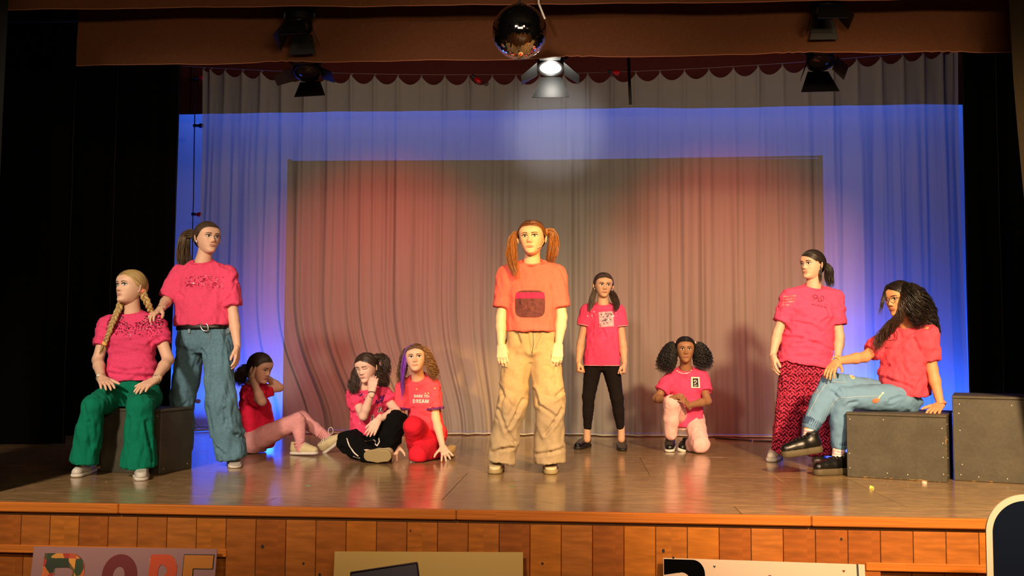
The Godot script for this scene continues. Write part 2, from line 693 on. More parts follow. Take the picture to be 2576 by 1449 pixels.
func make_stage() -> void:
	var floor_mats := []
	for k in 4:
		var m := plain(Color.from_hsv(0.094, 0.40, [0.75, 0.78, 0.73, 0.76][k]), 0.27)
		m.albedo_texture = M.board
		m.roughness_texture = M.board_rough
		m.uv1_triplanar = true
		m.uv1_scale = Vector3(0.55, 0.55, 0.8)
		m.uv1_offset = Vector3(k * 0.37, 0, k * 0.61)
		m.metallic_specular = 0.6
		floor_mats.append(m)
	var fl := structure("floor")
	slab("subfloor", Vector3(-6.2, -0.16, -5.9), Vector3(6.2, -0.012, EDGE - 0.01), plain(Color(0.42, 0.30, 0.19), 0.9), fl)
	var zs := [EDGE - 0.005, -0.40, -1.62, -2.84, -4.06, -5.28, -5.85]
	var sheet := {}
	for r in zs.size() - 1:
		var x: float = -6.1 + [0.0, 0.9, -0.35, 0.55, 0.1, 0.4][r]
		var k: int = r
		while x < 6.1:
			var w := minf(2.44, 6.1 - x)
			if x < -6.1:
				w -= -6.1 - x
				x = -6.1
			var d: float = zs[r] - zs[r + 1]
			var key := "%.3f %.3f" % [w, d]
			if not sheet.has(key):
				var mb := MB.new()
				mb.box(Transform3D.IDENTITY, Vector3(w - 0.003, 0.012, d - 0.003), 0.0012)
				sheet[key] = mb.mesh()
			var o := MeshInstance3D.new()
			o.name = "hardboard_sheet"
			o.mesh = sheet[key]
			o.material_override = floor_mats[(k * 3 + r) % 4]
			o.position = Vector3(x + w * 0.5, -0.006, (zs[r] + zs[r + 1]) * 0.5)
			fl.add_child(o, true)
			x += w
			k += 1
	make_scratches(fl)

	# front of the stage: pine nosing and upright boards
	var fw := structure("wall_front")
	var nose := wood(Color(0.72, 0.43, 0.17), Vector3(0.5, 3.0, 3.0), 0.4)
	nose.albedo_texture = M.pine_x
	nose.clearcoat_enabled = true
	nose.clearcoat = 0.3
	nose.clearcoat_roughness = 0.3
	var joints := [-3.6, -1.95, -0.2, 1.55, 3.6]
	for k in 4:
		var mb := MB.new()
		mb.box(Transform3D(Basis.IDENTITY, Vector3((joints[k] + joints[k + 1]) * 0.5, -0.0245, EDGE + 0.006)), Vector3(joints[k + 1] - joints[k] - 0.002, 0.051, 0.032), 0.006)
		part("nosing_board", mb, nose, fw)
	slab("shadow_gap", Vector3(-3.6, -0.075, EDGE - 0.06), Vector3(3.6, -0.048, EDGE - 0.02), nose, fw)
	slab("backing", Vector3(-3.6, HALL, EDGE - 0.12), Vector3(3.6, -0.07, EDGE - 0.062), nose, fw)
	var tones := []
	for k in 5:
		var m := wood(Color.from_hsv([0.083, 0.078, 0.086, 0.080, 0.075][k], [0.78, 0.76, 0.80, 0.74, 0.78][k], [0.65, 0.60, 0.68, 0.63, 0.57][k]), Vector3(2.2, 0.9, 2.2), 0.42)
		m.uv1_offset = Vector3(k * 0.23, k * 0.41, 0)
		m.clearcoat_enabled = true
		m.clearcoat = 0.25
		m.clearcoat_roughness = 0.35
		tones.append(m)
	var zf := EDGE - 0.012
	var pitch := 0.1557
	var x0 := at(1334, 1340, zf).x
	var rng := RandomNumberGenerator.new()
	rng.seed = 5
	var tall := MB.new()
	tall.box(Transform3D(Basis.IDENTITY, Vector3(0, -0.5 * (HALL + 0.068) * -1.0 - 0.068, 0)), Vector3(pitch - 0.0025, -HALL - 0.068, 0.03), 0.002)
	var tall_mesh := tall.mesh()
	var rail_y := -0.232
	var short := MB.new()
	short.box(Transform3D(Basis.IDENTITY, Vector3(0, (rail_y - 0.068) * 0.5, 0)), Vector3(pitch - 0.0025, -rail_y - 0.068, 0.03), 0.002)
	var short_mesh := short.mesh()
	var low := MB.new()
	low.box(Transform3D(Basis.IDENTITY, Vector3(0, (HALL + rail_y) * 0.5, -0.03)), Vector3(pitch - 0.0025, rail_y - HALL - 0.02, 0.03), 0.002)
	var low_mesh := low.mesh()
	var hatch_l := at(573, 1400, zf).x
	var hatch_r := at(2175, 1400, zf).x
	var knot_mb := {}
	var kn := -22
	var knots := MB.new()
	while x0 + kn * pitch < 3.5:
		var x := x0 + (kn + 0.5) * pitch
		var mat: Material = tones[rng.randi() % 5]
		for w in ([tall_mesh] if x > hatch_l and x < hatch_r else [short_mesh, low_mesh]):
			var o := MeshInstance3D.new()
			o.name = "pine_board"
			o.mesh = w
			o.material_override = mat
			o.position = Vector3(x, 0, zf - 0.0)
			fw.add_child(o, true)
		if rng.randf() < 0.75:
			var ky := -0.09 - rng.randf() * 0.27
			if x > hatch_l and x < hatch_r or ky > rail_y + 0.02:
				knot(knots, Vector3(x + rng.randf_range(-0.06, 0.06), ky, zf + 0.0152), rng.randf_range(0.003, 0.009), rng)
		kn += 1
	part("knots", knots, plain(Color(0.10, 0.045, 0.02), 0.6), fw, "dark round knots in the boards", true)
	for s in [[-3.5, hatch_l], [hatch_r, 3.5]]:
		slab("hatch_rail", Vector3(s[0], rail_y - 0.028, zf - 0.02), Vector3(s[1], rail_y + 0.012, zf + 0.022), nose, fw, 0.003)

	# the building round the stage and the hall
	var dark := plain(Color(0.025, 0.023, 0.022), 0.95)
	var st := structure("wall_back")
	slab("plaster", Vector3(-6.2, -0.16, -6.0), Vector3(6.2, 5.2, -5.75), plain(Color(0.62, 0.64, 0.68), 0.9), st)
	for s in [["wall_left", -1.0], ["wall_right", 1.0]]:
		var o := structure(s[0])
		slab("stage_side", Vector3(minf(s[1] * 6.2, s[1] * 6.4), HALL, -6.0), Vector3(maxf(s[1] * 6.2, s[1] * 6.4), 5.2, 8.2), dark, o)
	var ce := structure("ceiling")
	slab("stage_ceiling", Vector3(-6.4, 5.2, -6.0), Vector3(6.4, 5.4, 8.2), dark, ce)
	var hf := structure("floor_hall")
	slab("hall_boards", Vector3(-6.4, HALL - 0.15, EDGE - 0.12), Vector3(6.4, HALL, 8.2), plain(Color(0.55, 0.36, 0.19), 0.4), hf)
	var hb := structure("wall_hall")
	slab("hall_back", Vector3(-6.4, HALL, 8.2), Vector3(6.4, 5.4, 8.4), dark, hb)

func knot(mb: MB, q: Vector3, r: float, rng: RandomNumberGenerator) -> void:
	var c := mb.p(q + Vector3(0, 0, 0.0006))
	var ring := []
	for k in 9:
		var a := -TAU * k / 9
		ring.append(mb.p(q + Vector3(cos(a) * r * rng.randf_range(0.8, 1.1), sin(a) * r * rng.randf_range(1.1, 1.5), 0.0003)))
	for k in 9:
		mb.tri(c, ring[k], ring[(k + 1) % 9])

# pale scratches and bits of old tape on the hardboard, raised a hair
func make_scratches(fl: Node3D) -> void:
	var mb := MB.new()
	var rng := RandomNumberGenerator.new()
	rng.seed = 77
	var lines := []
	for q in [[1415, 1157, 1447, 1152], [1424, 1163, 1437, 1148], [1517, 1161, 1620, 1165], [1640, 1138, 1650, 1132], [1635, 1116, 1640, 1108], [1662, 1190, 1668, 1196],
			[1921, 1182, 1980, 1218], [1700, 1198, 1930, 1197], [2008, 1222, 2576, 1231], [2220, 1208, 2300, 1228], [2010, 1190, 2120, 1196], [1690, 1178, 1900, 1183], [1415, 1174, 1690, 1177],
			[1148, 1206, 1175, 1188], [1262, 1212, 1330, 1210], [1150, 1186, 1420, 1190], [980, 1132, 1220, 1133], [2395, 1222, 2450, 1217], [2330, 1252, 2440, 1262], [2480, 1250, 2540, 1275],
			[1060, 1168, 1090, 1160], [60, 1196, 130, 1198], [0, 1190, 40, 1197], [430, 1187, 600, 1189], [120, 1156, 132, 1157], [640, 1186, 900, 1187], [1560, 1212, 1680, 1220], [1780, 1215, 1860, 1212]]:
		lines.append([ground(q[0], q[1]), ground(q[2], q[3]), rng.randf_range(0.0015, 0.0035)])
	for k in 170:
		var p := Vector3(rng.randf_range(-3.0, 3.4), 0, rng.randf_range(-3.4, -0.2))
		var a := rng.randf_range(-0.22, 0.22) if rng.randf() < 0.8 else rng.randf_range(-1.4, 1.4)
		lines.append([p, p + Vector3(cos(a), 0, sin(a)) * rng.randf_range(0.02, 0.30), rng.randf_range(0.0006, 0.0018)])
	for w in lines:
		var d: Vector3 = w[1] - w[0]
		var n := int(d.length() / 0.05) + 2
		var s := Vector3(-d.z, 0, d.x).normalized()
		var rows := [PackedVector3Array(), PackedVector3Array()]
		var cols := [PackedColorArray(), PackedColorArray()]
		for k in n + 1:
			var t := float(k) / n
			var q: Vector3 = w[0].lerp(w[1], t) + s * rng.randf_range(-0.002, 0.002)
			var hw: float = w[2] * sqrt(maxf(0.02, sin(PI * clampf(t, 0.03, 0.97)))) * rng.randf_range(0.5, 1.1) * (1.0 + 1.2 * absf(d.normalized().z))
			rows[0].append(q - s * hw + Vector3(0, 0.0006, 0))
			rows[1].append(q + s * hw + Vector3(0, 0.0006, 0))
		mb.grid(rows, [], true)
	var m := plain(Color(0.62, 0.48, 0.32), 0.6)
	part("scratches", mb, m, fl, "pale scratches and scuffs in the hardboard", true)

# ---------------------------------------------------------------- curtains and borders
func hem(q: PackedVector3Array, r := 0.004) -> MB:
	var mb := MB.new()
	var rad := PackedFloat32Array()
	for k in q:
		rad.append(r)
	mb.tube(q, rad, 5)
	return mb

func border(called: String, label: String, x0: float, x1: float, z: float, top: float, l: float, r: float, mat: Material, hem_mat: Material, seed_: int, tucks: Array) -> void:
	var t := thing(called, label, "curtain", Vector3((x0 + x1) * 0.5, 0, z))
	var mb := MB.new()
	var n := noise(1.0, 3, seed_)
	var nx := 260
	var ny := 22
	var rows := []
	var edge := PackedVector3Array()
	for k in ny + 1:
		var v := float(k) / ny
		var row := PackedVector3Array()
		for j in nx + 1:
			var u := float(j) / nx
			var x := lerpf(x0, x1, u)
			var low := lerpf(l, r, u) + n.get_noise_1d(x * 0.9) * 0.012
			var y := lerpf(top, low, v)
			var f := n.get_noise_2d(x * 0.55, y * 0.8) * 0.035 + n.get_noise_2d(x * 2.2 + 40.0, y * 2.5) * 0.006
			for w in tucks:        # gathered seams: small creases that fan out from a point of the hem
				var dx: float = x - w
				var dy := y - low
				var near := exp(-dx * dx / 0.05) * exp(-dy * dy / 0.03)
				f += near * 0.012 * sin(atan2(dy + 0.12, absf(dx) + 0.01) * 16.0 + absf(dx) * 18.0)
				y += near * 0.01
			row.append(Vector3(x, y, z + f))
		rows.append(row)
		if k == ny:
			edge = row
	mb.grid(rows, [])
	part("cloth", mb, mat, t)
	part("hem", hem(edge, 0.0035), hem_mat, t, "pale hem cord along the lower edge")

func make_curtains() -> void:
	var brown := cloth(Color(0.42, 0.27, 0.185), 6.0, 0.35, 0.0)
	var hem_mat := plain(Color(0.62, 0.40, 0.29), 0.8)
	border("stage_border", "dark brown cloth border along the top edge of the photograph", -3.6, 3.6, -1.19, 3.7, at(100, 22, -1.19).y, at(2500, 0, -1.19).y, brown, hem_mat, 3, [])
	border("stage_border", "wide brown cloth border behind the mirror ball, with pale hem", at(190, 165, -1.45).x, 3.5, -1.45, 3.7, at(190, 165, -1.45).y, at(2545, 130, -1.45).y, brown, hem_mat, 4, [-1.55, 0.36, 1.78, 2.72])
	var back := cloth(Color(0.33, 0.13, 0.11), 6.0, 0.35, 0.0)
	border("stage_border", "dark maroon cloth border above the blue wall behind the scrim", -4.4, 4.75, -5.32, 5.0, 3.335, 3.345, back, plain(Color(0.16, 0.07, 0.06), 0.9), 6, [])

	# black wings
	var black := cloth(Color(0.016, 0.015, 0.016), 6.0, 0.3, 0.0)
	var seam := plain(Color(0.20, 0.17, 0.15), 0.9)
	var wing := func(label: String, x0: float, x1: float, z: float, inner: float, seed_: int):
		var t := thing("wing_curtain", label, "curtain", Vector3(inner, 0, z), "black wing curtains")
		part("cloth", drape(x0, x1, z, 4.6, 0.01, 90, 12, 0.05, 2.2, seed_), black, t)
		var q := PackedVector3Array()
		var n := noise(0.8, 2, seed_ + 3)
		for k in 30:
			q.append(Vector3(inner + n.get_noise_1d(k * 0.2) * 0.008, lerpf(4.6, 0.01, k / 29.0), z + 0.02))
		part("edge_cord", hem(q, 0.0022), seam, t, "thin pale selvedge")
	wing.call("black wing curtain at the far left behind the seated blonde girl", -5.4, -3.87, -3.1, -3.87, 11)
	wing.call("black wing curtain second from the left, behind the front one", -5.4, -3.92, -3.98, -3.93, 12)
	wing.call("black wing curtain beside the blue wall on the left", -5.4, -3.595, -4.6, -3.60, 13)
	wing.call("black wing curtain beside the right end of the scrim", 3.975, 6.0, -4.5, 3.98, 14)
	wing.call("black wing curtain at the far right behind the large black box", 3.83, 6.0, -3.4, 3.83, 15)

	# olive front curtain, drawn open
	var olive := cloth(Color(0.15, 0.12, 0.075), 5.0, 0.35, 0.0)
	var t1 := thing("front_curtain", "olive brown front curtain drawn open at the right edge", "curtain", Vector3(3.2, 0, -1.0))
	part("cloth", drape(at(2532, 0, -1.0).x, 4.0, -1.0, 3.6, 0.01, 120, 12, 0.06, 3.4, 25, 0.7, 0.26, 0.0), olive, t1)
	var t2 := thing("front_curtain", "nearly black front curtain drawn open at the left edge", "curtain", Vector3(-3.0, 0, -0.32))
	part("cloth", drape(-3.6, -2.80, -0.32, 3.6, 0.01, 120, 12, 0.06, 3.4, 26, 0.7), black, t2)

	make_scrim()

	# free-standing backing cloth behind the scrim, between two poles
	var bf := thing("backing_cloth", "wide grey brown cloth stretched between poles behind the scrim", "backdrop", Vector3(0.1, 0, -5.05))
	part("cloth", drape(-2.58, 2.79, -5.05, 2.745, 0.002, 200, 14, 0.022, 1.6, 31, 0.6), cloth(Color(0.36, 0.28, 0.25), 5.0, 0.3, 0.0), bf)
	var pole := plain(Color(0.05, 0.04, 0.04), 0.5)
	for x in [-2.60, 2.80]:
		var mb := MB.new()
		mb.tube(PackedVector3Array([Vector3(x, 0.0, -5.06), Vector3(x, 2.775, -5.06)]), PackedFloat32Array([0.022, 0.022]), 10)
		part("pole", mb, pole, bf)
	var cross := MB.new()
	cross.tube(PackedVector3Array([Vector3(-2.61, 2.752, -5.07), Vector3(0.1, 2.742, -5.07), Vector3(2.81, 2.765, -5.07)]), PackedFloat32Array([0.012, 0.012, 0.012]), 8)
	part("cross_bar", cross, pole, bf)

func make_scrim() -> void:
	var t := thing("scrim_curtain", "pale grey translucent scrim with scalloped top across the back of the stage", "curtain", Vector3(0.3, 0, -4.75))
	# points where it is hooked to the wire, closer together near the ends
	var xs := [-3.41, -3.335, -3.185, -3.005, -2.81, -2.595]
	while xs[-1] < 3.0:
		xs.append(xs[-1] + 0.2365)
	for d in [0.225, 0.21, 0.19, 0.175, 0.1, 0.07, 0.045]:
		if xs[-1] + d < 4.03:
			xs.append(xs[-1] + d)
	var z := -4.75
	var wire := func(x: float) -> float:
		var s: float = (x - 0.25) / 3.7
		return 3.525 + 0.155 * s * s + 0.01 * x
	var rng := RandomNumberGenerator.new()
	rng.seed = 8
	var depth := []
	for k in xs:
		depth.append(rng.randf_range(0.6, 1.3))
	var n := noise(1.0, 3, 17)
	var n2 := noise(1.0, 2, 18)
	var cols := PackedFloat32Array()
	var seg := PackedInt32Array()
	for k in xs.size() - 1:
		var m := maxi(6, int((xs[k + 1] - xs[k]) / 0.0135))
		for j in m:
			cols.append(lerpf(xs[k], xs[k + 1], float(j) / m))
			seg.append(k)
	cols.append(xs[-1])
	seg.append(xs.size() - 2)
	var ny := 64
	var rows := []
	var uvs := []
	for r in ny + 1:
		var v := pow(float(r) / ny, 0.9)
		var row := PackedVector3Array()
		var uvr := PackedVector2Array()
		for k in cols.size():
			var x := cols[k]
			var s := seg[k]
			var u: float = (x - xs[s]) / (xs[s + 1] - xs[s])
			var gap: float = xs[s + 1] - xs[s]
			var sag: float = 4.0 * u * (1.0 - u) * gap * 0.33
			var top: float = wire.call(x) - sag
			var bottom := 0.012
			var y := lerpf(top, bottom, v)
			# the pinch at each hook fades, broad soft folds grow
			var pinch: float = exp(-minf(u, 1.0 - u) * gap / 0.022) * (0.035 * exp(-v * 5.0) + 0.016 * exp(-v * 1.4)) * lerpf(depth[s], depth[s + 1], u)
			var end := smoothstep(-2.2, -3.4, x) + smoothstep(2.4, 4.0, x)
			var f := n.get_noise_2d(x * 2.4, v * 0.30) * 0.09 + n.get_noise_2d(x * 6.5 + 30.0, v * 0.35) * 0.055 + n2.get_noise_2d(x * 15.0, v * 0.4) * 0.030
			f *= smoothstep(0.0, 0.30, v) * (0.8 + 0.45 * end) * (0.6 + 0.5 * v)
			# the lower left part is pulled to the right and forward over the floor
			var low := smoothstep(0.55, 1.0, v)
			var left := smoothstep(0.3, -2.0, x) * smoothstep(-3.3, -2.6, x)
			var sx := low * low * left * 0.42
			var sz := low * low * (0.07 + 0.22 * left + 0.06 * n2.get_noise_1d(x * 1.5))
			var flare: float = v * v * 0.05 * smoothstep(3.7, 4.03, x)
			row.append(Vector3(x + sx + flare, y, z + f + pinch + sz))
			uvr.append(Vector2(x, y))
		rows.append(row)
		uvs.append(uvr)
	var mb := MB.new()
	mb.grid(rows, [], false, false, uvs)
	var m := plain(Color(0.58, 0.565, 0.54, 0.60), 1.0)
	m.transparency = BaseMaterial3D.TRANSPARENCY_ALPHA
	m.backlight_enabled = true
	m.backlight = Color(0.22, 0.22, 0.22)
	m.metallic_specular = 0.0
	m.cull_mode = BaseMaterial3D.CULL_DISABLED
	part("cloth", mb, m, t)
	# hem resting on the floor, in loose waves
	var hq := PackedVector3Array()
	for k in cols.size():
		if k % 3 == 0:
			var w: Vector3 = rows[ny][k]
			hq.append(w + Vector3(0, 0.004 + 0.003 * n2.get_noise_1d(w.x * 9.0), 0.02 + 0.02 * n2.get_noise_1d(w.x * 5.0)))
	part("hem", hem(hq, 0.008), plain(Color(0.62, 0.61, 0.57), 0.9), t, "pale rolled hem lying on the floor")
	var hooks := plain(Color(0.55, 0.5, 0.45), 0.4, 0.6)
	for k in xs:
		var h := MB.new()
		var y: float = wire.call(k)
		h.tube(PackedVector3Array([Vector3(k, y - 0.006, z + 0.012), Vector3(k - 0.006, y + 0.012, z + 0.008), Vector3(k, y + 0.026, z), Vector3(k + 0.006, y + 0.014, z - 0.006)]), PackedFloat32Array([0.0035, 0.0035, 0.0035, 0.0035]), 5)
		part("hook", h, hooks, t)
	var w := thing("curtain_wire", "thin wire that carries the scalloped scrim", "wire", Vector3(0.3, 3.5, z))
	var q := PackedVector3Array()
	for k in 60:
		var x := lerpf(-4.2, 4.6, k / 59.0)
		q.append(Vector3(x, wire.call(x) + 0.027, z))
	var wm := MB.new()
	var rad := PackedFloat32Array()
	for k in q:
		rad.append(0.003)
	wm.tube(q, rad, 5)
	part("strand", wm, plain(Color(0.45, 0.38, 0.32), 0.5, 0.5), w)

# ---------------------------------------------------------------- lamps, mirror ball, bulbs
# a stage lamp: can, rear cap, lens ring, lens, yoke and four hinged barn doors; it points along aim
func stage_lamp(label: String, where: Vector3, aim: Vector3, r: float, doors: Array, lit: bool, bar_y: float, grey: float) -> void:
	var t := thing("stage_lamp", label, "lamp", where, "hanging stage lamps")
	var y := -aim.normalized()
	var x := y.cross(Vector3.FORWARD if absf(y.z) < 0.9 else Vector3.UP).normalized()
	if absf(y.z) < 0.97:
		x = Vector3.RIGHT
		x = (x - y * x.dot(y)).normalized()
	var z := x.cross(y)
	var f := Transform3D(Basis(x, y, z), where)     # opening towards -y
	var black := plain(Color(grey, grey, grey * 0.95), 0.5)
	var L := r * 1.9
	var mb := MB.new()
	mb.lathe(f, [Vector2(r * 0.86, 0.0), Vector2(r * 0.9, 0.0), Vector2(r * 0.97, 0.004), Vector2(r * 0.97, L * 0.45), Vector2(r * 0.9, L * 0.5), Vector2(r * 0.9, L * 0.85), Vector2(r * 0.6, L), Vector2(0.001, L)], 28)
	part("housing", mb, black, t)
	var ring := MB.new()
	ring.lathe(f, [Vector2(r * 0.80, 0.0), Vector2(r * 0.80, -0.012), Vector2(r, -0.012), Vector2(r, 0.014), Vector2(r * 0.9, 0.014)], 28)
	part("lens_ring", ring, plain(Color(0.35, 0.34, 0.33) if lit else Color(0.14, 0.14, 0.14), 0.3, 0.8), t)
	var lens := MB.new()
	lens.lathe(f, [Vector2(r * 0.82, 0.004), Vector2(r * 0.6, -0.006), Vector2(r * 0.3, -0.012), Vector2(0.001, -0.014)], 28)
	var lm := plain(Color(0.2, 0.2, 0.22), 0.1)
	if lit:
		lm.emission_enabled = true
		lm.emission = Color(0.92, 0.97, 1.0)
		lm.emission_energy_multiplier = 1.6
	part("lamp_lens", lens, lm, t)
	var yoke := MB.new()
	var top := where + Vector3(0, bar_y - where.y - 0.045, 0)
	var mid := where + y * L * 0.4
	for s in [-1.0, 1.0]:
		yoke.tube(PackedVector3Array([mid + x * s * r * 1.02, mid + x * s * r * 1.14, top + x * s * r * 0.9 - Vector3(0, 0.05, 0), top + Vector3(0, 0.0, 0)]), PackedFloat32Array([0.012, 0.012, 0.012, 0.012]), 6)
	part("yoke", yoke, black, t)
	for k in 4:
		var a := PI / 2 * k
		var out := x * cos(a) + z * sin(a)
		var along := x * -sin(a) + z * cos(a)
		var ang := deg_to_rad(doors[k][0])
		var len_: float = doors[k][1]
		var d := (-y * cos(ang) + out * sin(ang)).normalized()
		var n := d.cross(along).normalized()
		var o := where + out * r * 0.98 - y * 0.012
		var w0 := r * 0.72
		var w1: float = r * doors[k][2]
		var leaf := MB.new()
		for s in [-1.0, 1.0]:
			var q := [o - along * w0, o + along * w0, o + d * len_ + along * w1, o + d * len_ - along * w1]
			for j in 4:
				q[j] += n * 0.0012 * s
			if s < 0:
				q.reverse()
			leaf.face(q)
		var rim := [o - along * w0, o + along * w0, o + d * len_ + along * w1, o + d * len_ - along * w1]
		for j in 4:
			leaf.tube(PackedVector3Array([rim[j], rim[(j + 1) % 4]]), PackedFloat32Array([0.002, 0.002]), 4)
		part("barn_door", leaf, black, t)

func make_rig() -> void:
	var bar := thing("lamp_bar", "dark pipe that carries the front stage lamps, hidden by the border", "pipe", Vector3(0, 3.35, -1.325))
	var mb := MB.new()
	mb.tube(PackedVector3Array([Vector3(-5.0, 3.2, -1.325), Vector3(5.0, 3.35, -1.325)]), PackedFloat32Array([0.024, 0.024]), 10)
	part("pipe", mb, plain(Color(0.06, 0.06, 0.06), 0.5), bar)
	var bar2 := thing("lamp_bar", "dark pipe behind the wide brown border with three lamps", "pipe", Vector3(0, 3.3, -2.2))
	var mb2 := MB.new()
	mb2.tube(PackedVector3Array([Vector3(-5.0, 3.3, -2.2), Vector3(5.0, 3.3, -2.2)]), PackedFloat32Array([0.024, 0.024]), 10)
	part("pipe", mb2, plain(Color(0.06, 0.06, 0.06), 0.5), bar2)
	stage_lamp("black stage lamp with barn doors hanging left of the mirror ball", at(752, 66, -1.325), Vector3(0.04, -1.0, 0.28), 0.088, [[22.0, 0.10, 0.9], [16.0, 0.135, 1.0], [26.0, 0.12, 1.0], [12.0, 0.13, 1.0]], false, 3.35, 0.018)
	stage_lamp("black stage lamp with barn doors hanging near the top right corner", at(2078, 26, -1.325), Vector3(0.0, -1.0, 0.28), 0.088, [[38.0, 0.10, 0.9], [16.0, 0.135, 1.0], [14.0, 0.11, 1.0], [12.0, 0.13, 1.0]], false, 3.35, 0.018)
	stage_lamp("black stage lamp with open barn doors below the border on the left", at(772, 181, -2.2), Vector3(0.06, -1.0, 0.42), 0.105, [[62.0, 0.11, 0.6], [105.0, 0.09, 0.9], [66.0, 0.14, 0.5], [8.0, 0.12, 1.1]], false, 3.3, 0.02)
	stage_lamp("lit stage lamp with spread barn doors in the middle below the border", at(1385, 170, -2.2), Vector3(0.0, -1.0, 0.42), 0.10, [[48.0, 0.15, 0.5], [105.0, 0.08, 0.9], [48.0, 0.15, 0.5], [6.0, 0.17, 1.35]], true, 3.3, 0.06)
	stage_lamp("black stage lamp with barn doors below the border on the right", at(2064, 155, -2.2), Vector3(0.02, -1.0, 0.42), 0.10, [[34.0, 0.12, 0.7], [105.0, 0.08, 0.9], [24.0, 0.10, 0.8], [4.0, 0.17, 1.35]], false, 3.3, 0.02)

	# mirror ball
	var c := at(1307, 80, -0.76)
	var r := 69.5 / (LENS / 5.77)
	var b := thing("mirror_ball", "mirror ball hanging in front of the wide brown border", "ball", c)
	var core := MB.new()
	core.ball(Transform3D(Basis.IDENTITY, c), Vector3.ONE * (r * 0.985), 32)
	part("core", core, plain(Color(0.02, 0.02, 0.02), 0.6), b)
	var tiles := MB.new()
	var rng := RandomNumberGenerator.new()
	rng.seed = 4
	var step := 0.0095 / r
	var nrow := int(PI / step)
	for k in nrow:
		var a0 := -PI / 2 + PI * k / nrow
		var a1 := -PI / 2 + PI * (k + 1) / nrow
		var am := (a0 + a1) * 0.5
		var nt := maxi(6, int(TAU * cos(am) / step))
		for j in nt:
			if rng.randf() < 0.012:
				continue
			var b0 := TAU * (j + 0.07) / nt
			var b1 := TAU * (j + 0.93) / nt
			var bm := (b0 + b1) * 0.5
			var nn := Vector3(cos(am) * cos(bm), sin(am), cos(am) * sin(bm))
			var tilt := Vector3(rng.randf_range(-1, 1), rng.randf_range(-1, 1), rng.randf_range(-1, 1)) * 0.045
			nn = (nn + tilt).normalized()
			var ctr := c + Vector3(cos(am) * cos(bm), sin(am), cos(am) * sin(bm)) * r
			var q := []
			for w in [[a0 + step * 0.05, b0], [a1 - step * 0.05, b0], [a1 - step * 0.05, b1], [a0 + step * 0.05, b1]]:
				var p := c + Vector3(cos(w[0]) * cos(w[1]), sin(w[0]), cos(w[0]) * sin(w[1])) * r
				q.append(p - nn * (p - ctr).dot(nn))
			tiles.face(q)
	part("mirror_tiles", tiles, plain(Color(0.82, 0.80, 0.78), 0.04, 1.0), b, "hundreds of small square mirror tiles", true)
	var cap := MB.new()
	cap.lathe(Transform3D(Basis.IDENTITY, c + Vector3(0, r, 0)), [Vector2(0.0001, -0.004), Vector2(0.026, -0.004), Vector2(0.026, 0.006), Vector2(0.006, 0.01), Vector2(0.006, 0.55), Vector2(0.0001, 0.55)], 16)
	part("hanger", cap, plain(Color(0.2, 0.2, 0.2), 0.4, 0.7), b)
	var nub := MB.new()
	nub.lathe(Transform3D(Basis.IDENTITY, c + Vector3(0, -r, 0)), [Vector2(0.0001, -0.010), Vector2(0.004, -0.008), Vector2(0.005, -0.004), Vector2(0.012, -0.002), Vector2(0.012, 0.004)], 12)
	part("bottom_nut", nub, plain(Color(0.6, 0.5, 0.35), 0.3, 0.9), b)
	# pale strip of metal beside the ball
	var s0 := at(1355, 8, -1.15)
	var s1 := at(1371, 48, -1.15)
	var strip := thing("metal_strip", "white metal strip behind the top right of the mirror ball", "strip", s0)
	var sm := MB.new()
	var sd := (s1 - s0).normalized()
	var sb := Basis(sd.cross(Vector3.FORWARD).normalized(), sd, Vector3.BACK)
	sm.box(Transform3D(sb, (s0 + s1) * 0.5), Vector3(0.012, (s1 - s0).length(), 0.003), 0.0008)
	sm.box(Transform3D(Basis.IDENTITY, s0 + Vector3(0, 0.25, 0)), Vector3(0.012, 0.5, 0.003), 0.0008)
	part("plate", sm, plain(Color(0.9, 0.9, 0.9), 0.4), strip)
	# black strap
	var k0 := Vector3(at(1583, 160, -2.2).x, 3.277, -2.2)
	var k1 := at(1579, 263, -2.2)
	var strap := thing("hanging_strap", "short black strap hanging below the border right of the lit lamp", "strap", k0)
	var km := MB.new()
	km.box(Transform3D(Basis(Vector3.BACK, 0.04), (k0 + k1) * 0.5), Vector3(0.022, (k0 - k1).length(), 0.006), 0.002)
	part("webbing", km, plain(Color(0.006, 0.006, 0.006), 0.8), strap)

	# fairy-light cable hanging on the left, with bulbs
	var z := -5.18
	var cable := thing("festoon_cable", "black festoon cable hanging down against the blue wall", "cable", at(490, 180, z))
	var q := PackedVector3Array()
	for w in [[492, 165], [491, 230], [490, 285], [489, 340], [488, 420], [487, 500], [485, 560], [484, 640], [484, 760], [485, 900], [482, 1000], [486, 1040]]:
		q.append(at(w[0], w[1], z))
	q.append(Vector3(-3.55, 0.05, -5.1))
	q.append(Vector3(-3.45, 0.015, -5.0))
	var cm := hem(q, 0.006)
	part("wire", cm, plain(Color(0.02, 0.02, 0.025), 0.6), cable)
	var holder := plain(Color(0.02, 0.02, 0.02), 0.6)
	var n := 0
	for w in [[492, 195, 1, 0, "red bulb at the top of the festoon cable, on the maroon border"], [490, 316, 1, 1, "blue bulb on the festoon cable against the blue wall"], [486, 539, 1, 0, "red bulb on the festoon cable beside the ponytail"], [482, 1008, 1, 0, "red bulb low on the festoon cable behind the jeans"]]:
		bulb(at(w[0], w[1], z + 0.02), Vector3(1, -0.08, 0.2), w[3] == 1, w[4], holder)
	bulb(at(1190, 192, -4.62), Vector3(0.9, -0.8, 0.2), false, "red bulb above the scrim left of the lit lamp", holder)
	bulb(at(1533, 180, -4.62), Vector3(1.0, -0.25, 0.2), false, "red bulb above the scrim right of the lit lamp", holder)
	# coiled cable on the floor at the foot of the blue wall
	var fc := thing("floor_cable", "dark cable lying along the foot of the blue wall", "cable", Vector3(-3.6, 0, -5.0))
